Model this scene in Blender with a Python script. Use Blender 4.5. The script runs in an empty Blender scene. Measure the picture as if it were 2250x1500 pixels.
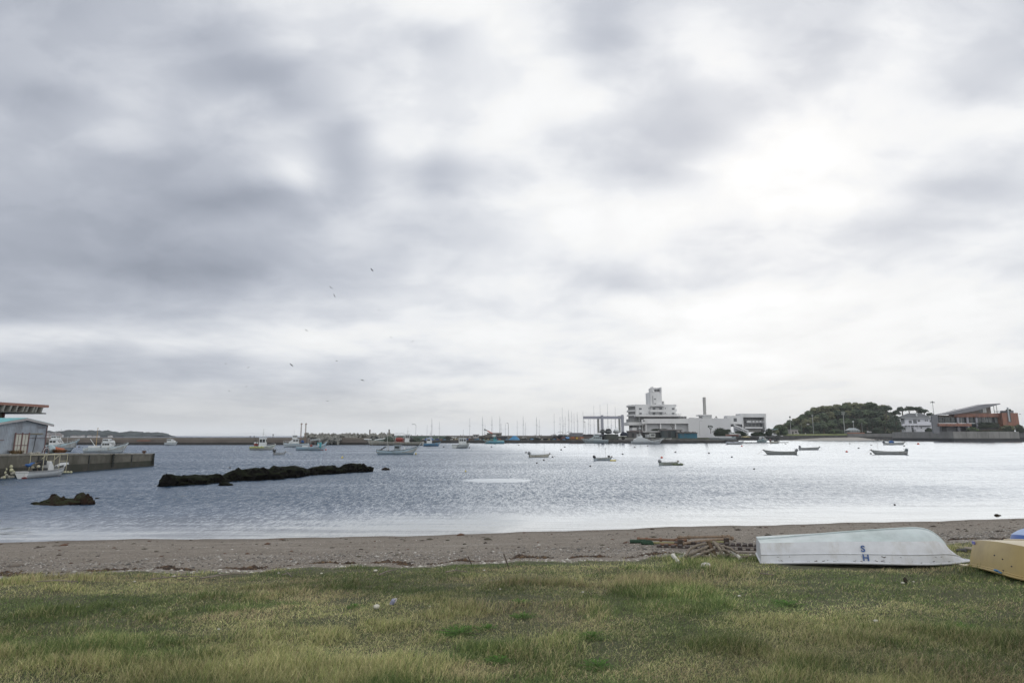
import bpy, bmesh, math, random
import numpy as np
from mathutils import Vector, Matrix, noise as mnoise
R = math.radians
random.seed(7); RNG = np.random.default_rng(7)
S = bpy.context.scene
COL = S.collection

# ------------------------------------------------------------------ camera
F = 1250.0; EYE = 3.6; HOR = 957.0
PITCH = math.atan((HOR-750)/F); CP, SP = math.cos(PITCH), math.sin(PITCH)
cam = bpy.data.cameras.new('camera'); cam.sensor_width = 36; cam.lens = 36*F/2250
cam.clip_start = 0.1; cam.clip_end = 60000
camo = bpy.data.objects.new('camera', cam); COL.objects.link(camo)
camo.location = (0, 0, EYE); camo.rotation_euler = (math.pi/2+PITCH, 0, 0)
S.camera = camo
def ray(px, py):
    dx = (px-1125)/F; dy = (750-py)/F
    return Vector((dx, CP-dy*SP, SP+dy*CP))
def at(px, py, z=0.0):
    r = ray(px, py); t = (z-EYE)/r.z
    return Vector((r.x*t, r.y*t, z))
def Zp(py, Y): 
    r = ray(1125, py); return EYE+Y*r.z/r.y
def Xp(px, Y, py=HOR):
    r = ray(px, py); return Y*r.x/r.y
def mpp(Y): return Y*CP/F
def Yw(py): return at(1125, py).y          # distance of a waterline pixel row

# ------------------------------------------------------------------ world
def grid_sky(nt):
    N, Lk = nt.nodes, nt.links
    cols = [i*125 for i in range(19)]
    rows = [0,75,150,225,300,375,450,525,600,675,740,800,850,900,945]
    G = '''188 186 190 195 203 217 212 225 238 236 215 200 218 220 214 205 218 212 200
188 190 193 188 180 208 214 206 210 240 222 195 225 222 208 206 226 214 203
182 190 195 196 180 182 205 218 218 232 230 205 220 228 212 215 232 216 206
178 180 200 198 200 182 205 226 226 236 232 232 206 212 210 226 222 210 220
190 190 205 190 198 208 192 238 222 236 212 212 198 206 234 228 230 232 232
186 185 182 180 190 218 188 212 186 212 222 205 200 235 238 236 228 214 222
178 178 178 165 163 180 195 212 205 225 238 235 242 240 242 236 212 204 216
178 174 172 170 182 192 205 200 212 225 232 232 222 218 222 212 208 220 222
172 172 165 160 166 188 195 205 215 228 222 205 222 225 218 224 226 226 222
178 182 186 190 192 208 212 222 222 225 230 238 244 245 244 236 230 236 234
212 222 214 222 225 225 234 228 236 238 236 240 244 242 246 246 244 238 232
190 186 186 190 192 208 200 215 214 225 228 227 246 245 245 243 240 238 240
190 190 194 200 205 202 198 220 228 236 238 242 242 243 240 236 236 236 236
195 200 196 206 202 208 215 220 228 232 236 238 240 240 238 236 237 238 240
212 212 212 214 212 214 222 230 232 236 236 238 240 240 240 238 238 240 242'''
    G = [[float(v) for v in l.split()] for l in G.split('\n')]
    def lin(c):
        c /= 255.0; return ((c+0.055)/1.055)**2.4
    def M(op, a, b=None, c=None, clamp=False):
        n = N.new('ShaderNodeMath'); n.operation = op; n.use_clamp = clamp
        for i, v in enumerate((a, b, c)):
            if v is None: continue
            if isinstance(v, (int, float)): n.inputs[i].default_value = v
            else: Lk.new(v, n.inputs[i])
        return n.outputs[0]
    tc = N.new('ShaderNodeTexCoord'); sx = N.new('ShaderNodeSeparateXYZ'); Lk.new(tc.outputs['Generated'], sx.inputs[0])
    X, Y, Z = sx.outputs
    Za = M('MAXIMUM', Z, 0.0)
    Yd = M('MAXIMUM', M('ABSOLUTE', Y), M('MULTIPLY', Za, 0.45)); Yd = M('MAXIMUM', Yd, 0.08)
    u = M('DIVIDE', X, Yd); v = M('DIVIDE', Za, Yd)
    # the cloud layer as a flat sheet seen from below
    zz = M('ADD', Za, 0.10)
    cx = N.new('ShaderNodeCombineXYZ'); Lk.new(M('DIVIDE', X, zz), cx.inputs[0]); Lk.new(M('DIVIDE', Y, zz), cx.inputs[1])
    def noi(scale, detail, rough, off, dist=0.0):
        mp = N.new('ShaderNodeMapping'); mp.inputs['Location'].default_value = off
        mp.inputs['Rotation'].default_value = (0, 0, R(-32)); mp.inputs['Scale'].default_value = (1.0, 0.62, 1)
        Lk.new(cx.outputs[0], mp.inputs[0])
        t = N.new('ShaderNodeTexNoise'); t.inputs['Scale'].default_value = scale; t.inputs['Detail'].default_value = detail
        t.inputs['Roughness'].default_value = rough; t.inputs['Distortion'].default_value = dist
        Lk.new(mp.outputs[0], t.inputs['Vector']); return t
    w1 = noi(0.9, 3, 0.5, (3.1, 7.7, 0)); w2 = noi(0.9, 3, 0.5, (11.3, -4.2, 2.0))
    amp = M('MINIMUM', M('MULTIPLY', Za, 0.55), 0.14)
    u2 = M('ADD', u, M('MULTIPLY', M('SUBTRACT', w1.outputs[0], 0.5), M('MULTIPLY', amp, 2.2)))
    v2 = M('ADD', v, M('MULTIPLY', M('SUBTRACT', w2.outputs[0], 0.5), M('MULTIPLY', amp, 1.15)))
    U0, U1 = -1.25, 1.25
    fu = M('DIVIDE', M('SUBTRACT', u2, U0), U1-U0, clamp=True)
    VT = 1.30
    fv = M('DIVIDE', v2, VT, clamp=True)
    def vof(py):
        r = ray(1125, py); return max(0.0, r.z/r.y)/VT
    acc = None
    for j, row in enumerate(rows):
        rp = N.new('ShaderNodeValToRGB'); cr = rp.color_ramp; cr.interpolation = 'CARDINAL'
        els = []
        for i, px in enumerate(cols):
            r = ray(px, row); els.append((min(max((r.x/r.y-U0)/(U1-U0), 0.0), 1.0), lin(G[j][i])))
        cr.elements[0].position = els[0][0]; cr.elements[1].position = els[-1][0]
        cr.elements[0].color = (els[0][1],)*3+(1,); cr.elements[1].color = (els[-1][1],)*3+(1,)
        for p, l in els[1:-1]:
            e = cr.elements.new(p); e.color = (l, l, l, 1)
        Lk.new(fu, rp.inputs[0])
        wt = N.new('ShaderNodeValToRGB'); cw = wt.color_ramp; cw.interpolation = 'EASE'
        c = vof(row); lo = vof(rows[j+1]) if j+1 < len(rows) else -0.1; hi = vof(rows[j-1]) if j else 2.0
        K = (0,0,0,1); W = (1,1,1,1)
        if j == 0:
            cw.elements[0].position = lo; cw.elements[0].color = K; cw.elements[1].position = c; cw.elements[1].color = W
        elif j == len(rows)-1:
            cw.elements[0].position = c; cw.elements[0].color = W; cw.elements[1].position = hi; cw.elements[1].color = K
        else:
            cw.elements[0].position = lo; cw.elements[0].color = K; cw.elements[1].position = hi; cw.elements[1].color = K
            e = cw.elements.new(c); e.color = W
        Lk.new(fv, wt.inputs[0])
        acc = M('MULTIPLY', rp.outputs[0], wt.outputs[0]) if acc is None else M('MULTIPLY_ADD', rp.outputs[0], wt.outputs[0], acc)
    # wisps of the cloud sheet
    n1 = noi(2.6, 7, 0.55, (1.0, 2.0, 5.0), 0.3); n2 = noi(8.0, 4, 0.5, (8.0, 1.0, 0.0), 0.3)
    wis = M('ADD', M('MULTIPLY', M('SUBTRACT', n1.outputs[0], 0.5), 0.34), M('MULTIPLY', M('SUBTRACT', n2.outputs[0], 0.5), 0.10))
    back = N.new('ShaderNodeMapRange'); back.interpolation_type = 'SMOOTHSTEP'; Lk.new(Y, back.inputs[0])
    for i_, v_ in enumerate((0.15, -0.35, 1.0, 1.95)): back.inputs[i_+1].default_value = v_
    # long thin layers low in the sky
    cb = N.new('ShaderNodeCombineXYZ'); Lk.new(M('MULTIPLY', u, 2.6), cb.inputs[0]); Lk.new(M('MULTIPLY', v, 22.0), cb.inputs[1])
    nb = N.new('ShaderNodeTexNoise'); nb.inputs['Scale'].default_value = 1.0; nb.inputs['Detail'].default_value = 5; nb.inputs['Roughness'].default_value = 0.55; nb.inputs['Distortion'].default_value = 0.5; Lk.new(cb.outputs[0], nb.inputs['Vector'])
    bw = N.new('ShaderNodeMapRange'); bw.interpolation_type = 'SMOOTHSTEP'; Lk.new(v, bw.inputs[0])
    for i_, v_ in enumerate((0.11, 0.34, 0.62, 0.0)): bw.inputs[i_+1].default_value = v_
    wis = M('ADD', wis, M('MULTIPLY', M('MULTIPLY', M('SUBTRACT', nb.outputs[0], 0.5), bw.outputs[0]), M('SUBTRACT', 1.35, acc, clamp=True)))
    # puffy edges higher up
    c3 = N.new('ShaderNodeCombineXYZ'); Lk.new(M('MULTIPLY', u, 2.2), c3.inputs[0]); Lk.new(M('MULTIPLY', M('POWER', v, 0.6), 5.2), c3.inputs[1])
    n3 = N.new('ShaderNodeTexNoise'); n3.inputs['Scale'].default_value = 2.0; n3.inputs['Detail'].default_value = 6; n3.inputs['Roughness'].default_value = 0.55; n3.inputs['Distortion'].default_value = 0.25; Lk.new(c3.outputs[0], n3.inputs['Vector']); pr = N.new('ShaderNodeMapRange'); pr.interpolation_type = 'SMOOTHSTEP'; Lk.new(n3.outputs[0], pr.inputs[0])
    for i_, v_ in enumerate((0.40, 0.60, -0.065, 0.06)): pr.inputs[i_+1].default_value = v_
    wis = M('ADD', wis, pr.outputs[0])
    L1 = M('MULTIPLY', M('MULTIPLY', M('MAXIMUM', M('MULTIPLY_ADD', acc, 1.24, -0.125), 0.2), back.outputs[0]), M('ADD', wis, 1.0))
    # warm gap near the horizon, cool grey in thick cloud
    tn = N.new('ShaderNodeValToRGB'); ct = tn.color_ramp
    ct.elements[0].position = 0.30; ct.elements[0].color = (0.905, 0.986, 1.175, 1)
    ct.elements[1].position = 0.90; ct.elements[1].color = (0.995, 1.0, 1.0, 1)
    e = ct.elements.new(0.62); e.color = (0.957, 0.994, 1.072, 1)
    Lk.new(L1, tn.inputs[0])
    wm = N.new('ShaderNodeMix'); wm.data_type = 'RGBA'; wm.inputs['B'].default_value = (1.015, 1.0, 0.955, 1)
    Lk.new(tn.outputs[0], wm.inputs['A'])
    hz = M('SUBTRACT', 1.0, M('DIVIDE', v, 0.10, clamp=True)); Lk.new(M('MULTIPLY', hz, M('MULTIPLY', M('SUBTRACT', 0.75, u, clamp=True), 0.8)), wm.inputs['Factor'])
    ml = N.new('ShaderNodeVectorMath'); ml.operation = 'SCALE'; Lk.new(wm.outputs['Result'], ml.inputs[0]); Lk.new(M('MULTIPLY', M('SUBTRACT', L1, M('MULTIPLY', M('MAXIMUM', M('SUBTRACT', L1, 0.83), 0.0), 0.5)), SKY_GAIN), ml.inputs['Scale'])
    return ml.outputs[0]
SKY_GAIN = 11.0
SUN_DIR = ray(1690, 300).normalized()
SUN_EL = math.asin(SUN_DIR.z); SUN_AZ = math.atan2(SUN_DIR.x, SUN_DIR.y)
W = bpy.data.worlds.new('World'); S.world = W; W.use_nodes = True
nt = W.node_tree; nt.nodes.clear()
sky = nt.nodes.new('ShaderNodeTexSky'); sky.sky_type = 'NISHITA'; sky.sun_disc = False
sky.sun_elevation = SUN_EL; sky.sun_rotation = SUN_AZ
clouds = grid_sky(nt)
mx = nt.nodes.new('ShaderNodeMix'); mx.data_type = 'RGBA'; mx.inputs['Factor'].default_value = 0.96
nt.links.new(sky.outputs[0], mx.inputs['A']); nt.links.new(clouds, mx.inputs['B'])
bg = nt.nodes.new('ShaderNodeBackground'); bg.inputs['Strength'].default_value = 0.10
nt.links.new(mx.outputs['Result'], bg.inputs['Color'])
wo = nt.nodes.new('ShaderNodeOutputWorld'); nt.links.new(bg.outputs[0], wo.inputs['Surface'])
W.cycles.sampling_method = 'MANUAL'; W.cycles.sample_map_resolution = 512

sun = bpy.data.lights.new('sun', 'SUN'); sun.energy = 0.28; sun.angle = R(60); sun.color = (1, 0.96, 0.90)
suno = bpy.data.objects.new('sun', sun); COL.objects.link(suno)
suno.rotation_euler = SUN_DIR.to_track_quat('Z', 'Y').to_euler()

S.view_settings.view_transform = 'Standard'; S.view_settings.look = 'None'
S.view_settings.exposure = 0.0; S.view_settings.gamma = 1.0; S.view_settings.use_curve_mapping = False
S.cycles.use_denoising = True; S.cycles.max_bounces = 6; S.cycles.diffuse_bounces = 2; S.cycles.glossy_bounces = 3
S.cycles.transmission_bounces = 3; S.cycles.volume_bounces = 3; S.cycles.transparent_max_bounces = 6; S.cycles.caustics_reflective = False; S.cycles.caustics_refractive = False
# ------------------------------------------------------------------ helpers
class MB:
    def __init__(s): s.v = []; s.f = []; s.m = []; s.cm = 0; s.h = None
    def add(s, vs, fs):
        b = len(s.v); s.v.extend([tuple(p) for p in vs]); s.f.extend([tuple(b+i for i in f) for f in fs]); s.m.extend([s.cm]*len(fs)); return s
    def box(s, x0, x1, y0, y1, z0, z1, M=None, taper=0.0):
        t = taper; cx, cy = (x0+x1)/2, (y0+y1)/2
        q = lambda x, y, k: (cx+(x-cx)*(1-k), cy+(y-cy)*(1-k))
        vs = [(x0,y0,z0),(x1,y0,z0),(x1,y1,z0),(x0,y1,z0)]+[q(*p, t)+(z1,) for p in ((x0,y0),(x1,y0),(x1,y1),(x0,y1))]
        if M is not None: vs = [M @ Vector(p) for p in vs]
        return s.add(vs, [(3,2,1,0),(4,5,6,7),(0,1,5,4),(1,2,6,5),(2,3,7,6),(3,0,4,7)])
    def cbox(s, c, d, rz=0, rx=0, ry=0, taper=0.0):
        M = Matrix.Translation(c) @ Matrix.Rotation(rz,4,'Z') @ Matrix.Rotation(ry,4,'Y') @ Matrix.Rotation(rx,4,'X')
        return s.box(-d[0]/2, d[0]/2, -d[1]/2, d[1]/2, -d[2]/2, d[2]/2, M, taper)
    def tube(s, pts, r, n=8, cap=True):
        pts = [Vector(p) for p in pts]; rs = r if isinstance(r, (list, tuple)) else [r]*len(pts)
        vs = []; fs = []; prev = None
        for i, p in enumerate(pts):
            d = (pts[min(i+1, len(pts)-1)]-pts[max(i-1, 0)])
            d = d.normalized() if d.length > 1e-9 else Vector((0,0,1))
            if prev is None:
                a = Vector((0,0,1)) if abs(d.z) < 0.9 else Vector((1,0,0)); e1 = d.cross(a).normalized()
            else:
                e1 = (prev-d*prev.dot(d)); e1 = e1.normalized() if e1.length > 1e-6 else d.orthogonal().normalized()
            prev = e1; e2 = d.cross(e1)
            for k in range(n):
                a = 2*math.pi*k/n; vs.append(p+(e1*math.cos(a)+e2*math.sin(a))*rs[i])
        for i in range(len(pts)-1):
            for k in range(n):
                fs.append((i*n+k, i*n+(k+1)%n, (i+1)*n+(k+1)%n, (i+1)*n+k))
        if cap: fs.append(tuple(range(n-1,-1,-1))); fs.append(tuple((len(pts)-1)*n+k for k in range(n)))
        return s.add(vs, fs)
    def prism(s, poly, a0, a1, axis='y'):
        """poly in (u,w) extruded between a0 and a1 along axis"""
        n = len(poly)
        f = {'y': lambda u, w, a: (u, a, w), 'x': lambda u, w, a: (a, u, w), 'z': lambda u, w, a: (u, w, a)}[axis]
        vs = [f(u, w, a0) for u, w in poly]+[f(u, w, a1) for u, w in poly]
        return s.add(vs, [tuple(range(n)), tuple(range(2*n-1, n-1, -1))]+[(i, i+n, (i+1) % n+n, (i+1) % n) for i in range(n)])
    def blob(s, c, r, sub=2, amp=0.15, seed=0, fr=1.6, flat=None):
        bm = bmesh.new(); bmesh.ops.create_icosphere(bm, subdivisions=sub, radius=1.0)
        r = r if isinstance(r, (list, tuple)) else (r, r, r); vs = []
        for v in bm.verts:
            d = v.co.normalized(); k = 1+amp*mnoise.fractal(d*fr+Vector((seed*3.1, seed*1.7, seed)), 1.0, 2.0, 4)
            z = d.z*k
            if flat is not None: z = max(z, flat)
            vs.append((c[0]+d.x*k*r[0], c[1]+d.y*k*r[1], c[2]+z*r[2]))
        fs = [tuple(v.index for v in f.verts) for f in bm.faces]; bm.free()
        return s.add(vs, fs)
    def loft(s, rings, closed=True, cap0=True, cap1=True):
        n = len(rings[0]); vs = [p for r in rings for p in r]; fs = []
        for i in range(len(rings)-1):
            for k in range(n if closed else n-1):
                fs.append((i*n+k, i*n+(k+1) % n, (i+1)*n+(k+1) % n, (i+1)*n+k))
        if cap0: fs.append(tuple(range(n-1, -1, -1)))
        if cap1: fs.append(tuple((len(rings)-1)*n+k for k in range(n)))
        return s.add(vs, fs)
    def build(s, name, mat, parent=None, smooth=False, bevel=0.0, loc=None, label=None, sub=0, auto=None):
        me = bpy.data.meshes.new(name); me.from_pydata([tuple(p) for p in s.v], [], s.f); me.update()
        mats = mat if isinstance(mat, (list, tuple)) else [mat]
        for m in mats: me.materials.append(m)
        if len(mats) > 1: me.polygons.foreach_set('material_index', s.m)
        bm = bmesh.new(); bm.from_mesh(me); bmesh.ops.recalc_face_normals(bm, faces=bm.faces); bm.to_mesh(me); bm.free()
        if smooth or auto: me.polygons.foreach_set('use_smooth', [True]*len(me.polygons))
        if auto: me.set_sharp_from_angle(angle=R(auto))
        o = bpy.data.objects.new(name, me); COL.objects.link(o)
        if parent is not None: o.parent = parent
        if loc is not None: o.location = loc
        if label: o['label'] = label
        if bevel:
            b = o.modifiers.new('bevel', 'BEVEL'); b.width = bevel; b.segments = 2; b.limit_method = 'ANGLE'
        if sub:
            b = o.modifiers.new('sub', 'SUBSURF'); b.levels = sub; b.render_levels = sub
        return o
def tag(o, label, cat, group=None):
    o['label'] = label; o['category'] = cat
    if group: o['group'] = group
    return o
def thing(name, label, cat, loc=(0,0,0), rz=0.0, group=None):
    o = bpy.data.objects.new(name, None); COL.objects.link(o); o.location = loc; o.rotation_euler = (0, 0, rz)
    o.empty_display_size = 0.1
    return tag(o, label, cat, group)
def copy_tree(o, parent=None):
    c = o.copy(); COL.objects.link(c); c.parent = parent
    for ch in list(o.children): copy_tree(ch, c)
    return c
def kind(o, k): o['kind'] = k; return o

_mc = {}
def mat(name, color, rough=0.6, var=0.15, scale=3.0, metal=0.0, bump=0.0, bscale=20.0, dirt=None, dirt_amt=0.0, dscale=1.2, spec=0.5, coords='Object', stretch=(1,1,1), bands=None):
    """painted / stone / wood material: colour broken by fine noise and by patches of wear"""
    if name in _mc: return _mc[name]
    m = bpy.data.materials.new(name); m.use_nodes = True; n = m.node_tree; N, Lk = n.nodes, n.links
    b = N['Principled BSDF']; b.inputs['Roughness'].default_value = rough; b.inputs['Metallic'].default_value = metal
    b.inputs['Specular IOR Level'].default_value = spec
    tc = N.new('ShaderNodeTexCoord'); mp = N.new('ShaderNodeMapping'); mp.inputs['Scale'].default_value = stretch
    Lk.new(tc.outputs[coords], mp.inputs[0])
    t = N.new('ShaderNodeTexNoise'); t.inputs['Scale'].default_value = scale; t.inputs['Detail'].default_value = 6; t.inputs['Roughness'].default_value = 0.65
    Lk.new(mp.outputs[0], t.inputs['Vector'])
    r = N.new('ShaderNodeValToRGB'); r.color_ramp.elements[0].position = 0.3; r.color_ramp.elements[1].position = 0.7
    c0 = tuple(max(0, c*(1-var)) for c in color); c1 = tuple(min(1, c*(1+var)) for c in color)
    r.color_ramp.elements[0].color = c0+(1,); r.color_ramp.elements[1].color = c1+(1,)
    Lk.new(t.outputs[0], r.inputs[0]); out = r.outputs[0]
    if bands:      # painted bands by height above the keel or water: (axis socket index, [(pos, colour)...], lo, hi)
        sp = N.new('ShaderNodeSeparateXYZ'); Lk.new(tc.outputs['Object'], sp.inputs[0])
        ax, stops, lo, hi = bands
        mr = N.new('ShaderNodeMapRange'); mr.inputs['From Min'].default_value = lo; mr.inputs['From Max'].default_value = hi
        if isinstance(ax, str):
            at_ = N.new('ShaderNodeAttribute'); at_.attribute_name = ax; Lk.new(at_.outputs['Fac'], mr.inputs[0])
        else: Lk.new(sp.outputs[ax], mr.inputs[0])
        br = N.new('ShaderNodeValToRGB'); br.color_ramp.interpolation = 'CONSTANT'
        br.color_ramp.elements[0].position = 0; br.color_ramp.elements[0].color = stops[0][1]+(1,)
        br.color_ramp.elements[1].position = stops[1][0]; br.color_ramp.elements[1].color = stops[1][1]+(1,)
        for p, c in stops[2:]:
            e = br.color_ramp.elements.new(p); e.color = c+(1,)
        Lk.new(mr.outputs[0], br.inputs[0])
        r.color_ramp.elements[0].color = (1-var,)*3+(1,); r.color_ramp.elements[1].color = (1,)*3+(1,)
        mm = N.new('ShaderNodeMix'); mm.data_type = 'RGBA'; mm.blend_type = 'MULTIPLY'; mm.inputs['Factor'].default_value = 1
        Lk.new(br.outputs[0], mm.inputs['A']); Lk.new(out, mm.inputs['B']); out = mm.outputs['Result']
    if dirt is not None:
        t2 = N.new('ShaderNodeTexNoise'); t2.inputs['Scale'].default_value = dscale; t2.inputs['Detail'].default_value = 8; t2.inputs['Roughness'].default_value = 0.7
        mp2 = N.new('ShaderNodeMapping'); mp2.inputs['Scale'].default_value = (1, 1, 0.35); mp2.inputs['Location'].default_value = (3, 5, 1)
        Lk.new(tc.outputs[coords], mp2.inputs[0]); Lk.new(mp2.outputs[0], t2.inputs['Vector'])
        r2 = N.new('ShaderNodeValToRGB'); r2.color_ramp.elements[0].position = 0.60-0.3*dirt_amt; r2.color_ramp.elements[1].position = 0.78-0.2*dirt_amt
        Lk.new(t2.outputs[0], r2.inputs[0])
        mx = N.new('ShaderNodeMix'); mx.data_type = 'RGBA'; mx.inputs['B'].default_value = tuple(dirt)+(1,)
        k = N.new('ShaderNodeMath'); k.operation = 'MULTIPLY'; k.inputs[1].default_value = 0.85; Lk.new(r2.outputs[0], k.inputs[0])
        Lk.new(k.outputs[0], mx.inputs['Factor']); Lk.new(out, mx.inputs['A']); out = mx.outputs['Result']
    Lk.new(out, b.inputs['Base Color'])
    if bump:
        t3 = N.new('ShaderNodeTexNoise'); t3.inputs['Scale'].default_value = bscale; t3.inputs['Detail'].default_value = 6
        Lk.new(mp.outputs[0], t3.inputs['Vector'])
        bp = N.new('ShaderNodeBump'); bp.inputs['Strength'].default_value = bump; bp.inputs['Distance'].default_value = 0.05
        Lk.new(t3.outputs[0], bp.inputs['Height']); Lk.new(bp.outputs[0], b.inputs['Normal'])
    _mc[name] = m; return m
def glassm(name='window_glass', c=(0.02,0.025,0.03)):
    return mat(name, c, rough=0.12, var=0.3, scale=1.0, spec=0.6)
# ------------------------------------------------------------------ ground, beach, sea bed as one sheet
_sh = [at(px, py, 0.0) for px, py in ((-700,1208),(0,1190),(350,1184),(700,1181),(1125,1170),(1450,1158),(1800,1150),(2250,1139),(2900,1120))]
_gr = [at(px, py, 0.8) for px, py in ((-700,1280),(0,1270),(350,1259),(700,1250),(1000,1240),(1125,1239),(1300,1231),(1500,1224),(1700,1215),(2000,1201),(2250,1188),(2900,1172))]
_SX = np.array([p.x for p in _sh]); _SY = np.array([p.y for p in _sh]); _GX = np.array([p.x for p in _gr]); _GY = np.array([p.y for p in _gr])
def _wav(x, y, s=1.0):
    return (np.sin(x*0.9*s+1.3)+np.sin(x*2.3*s+y*0.7+0.4)*0.5+np.sin(x*5.1*s-y*1.9)*0.25)
def shore_y(x): return np.interp(x, _SX, _SY)+0.10*_wav(x, 0*x)
def bank_y(x): return np.interp(x, _GX, _GY)+0.16*_wav(x, 0*x, 1.7)
def _vn(x, y, seed=0):      # smooth value noise
    rs = np.random.default_rng(seed); T = rs.random((64, 64))
    xi = np.floor(x).astype(int); yi = np.floor(y).astype(int); fx = x-xi; fy = y-yi
    fx = fx*fx*(3-2*fx); fy = fy*fy*(3-2*fy)
    a = T[xi % 64, yi % 64]; b = T[(xi+1) % 64, yi % 64]; c = T[xi % 64, (yi+1) % 64]; d = T[(xi+1) % 64, (yi+1) % 64]
    return (a*(1-fx)+b*fx)*(1-fy)+(c*(1-fx)+d*fx)*fy
def fbm(x, y, seed=0, o=4):
    s = 0; a = 0.5; t = 0
    for i in range(o):
        s = s+a*_vn(x*2**i+i*7.3, y*2**i+i*3.1, seed+i); t += a; a *= 0.5
    return s/t
def ground_z(x, y):
    x = np.asarray(x, float); y = np.asarray(y, float)
    ys = shore_y(x); yb = bank_y(x)
    t = (ys-y)/(ys-yb)                        # 0 at water, 1 at the grass
    beach = 0.8*np.clip(t, 0, 1)**1.08+0.012*(fbm(x*1.5, y*3, 5)-0.5)*np.clip(t*4, 0, 1)
    d = np.maximum(yb-y, 0)
    up = 0.02*np.clip(d*8, 0, 1)+1.05*(1-np.exp(-d*0.115*1.05))*1.0+0.07*(fbm(x*0.7, y*0.9, 11)-0.5)*np.clip(d, 0, 1)+0.03*(fbm(x*3, y*3, 12)-0.5)*np.clip(d*2, 0, 1)
    z = np.where(t < 1, beach, 0.8+up)
    z = np.where(y > ys, -np.minimum((y-ys)*0.07, 3.0), z)
    return z
def gz(x, y): return float(ground_z(np.array([x]), np.array([y]))[0])
def atg(px, py):            # the point of the near ground seen at a pixel
    z = 0.8
    for _ in range(25):
        p = at(px, py, z); z = 0.5*z+0.5*gz(p.x, p.y)
    p = at(px, py, z); p.z = gz(p.x, p.y); return p
def axis(parts):
    out = []
    for a, b, st in parts: out += list(np.arange(a, b, st))
    return np.array(out+[parts[-1][1]])
def grid_mesh(name, xs, ys, zf, m, attrs=None):
    X, Y = np.meshgrid(xs, ys); Z = zf(X, Y); nx, ny = len(xs), len(ys)
    co = np.stack([X, Y, Z], -1).reshape(-1, 3)
    i = np.arange(nx-1); j = np.arange(ny-1); I, J = np.meshgrid(i, j); a = (J*nx+I).ravel()
    q = np.stack([a, a+1, a+nx+1, a+nx], 1)
    me = bpy.data.meshes.new(name); me.vertices.add(len(co)); me.vertices.foreach_set('co', co.ravel().astype('f'))
    me.loops.add(q.size); me.loops.foreach_set('vertex_index', q.ravel().astype('i'))
    me.polygons.add(len(q)); me.polygons.foreach_set('loop_start', np.arange(0, q.size, 4, dtype='i')); me.polygons.foreach_set('loop_total', np.full(len(q), 4, 'i'))
    me.polygons.foreach_set('use_smooth', np.ones(len(q), bool)); me.update(); me.validate()
    for k, fn in (attrs or {}).items():
        at_ = me.attributes.new(k, 'FLOAT', 'POINT'); at_.data.foreach_set('value', fn(X, Y).ravel().astype('f'))
    me.materials.append(m); o = bpy.data.objects.new(name, me); COL.objects.link(o); return o

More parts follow.
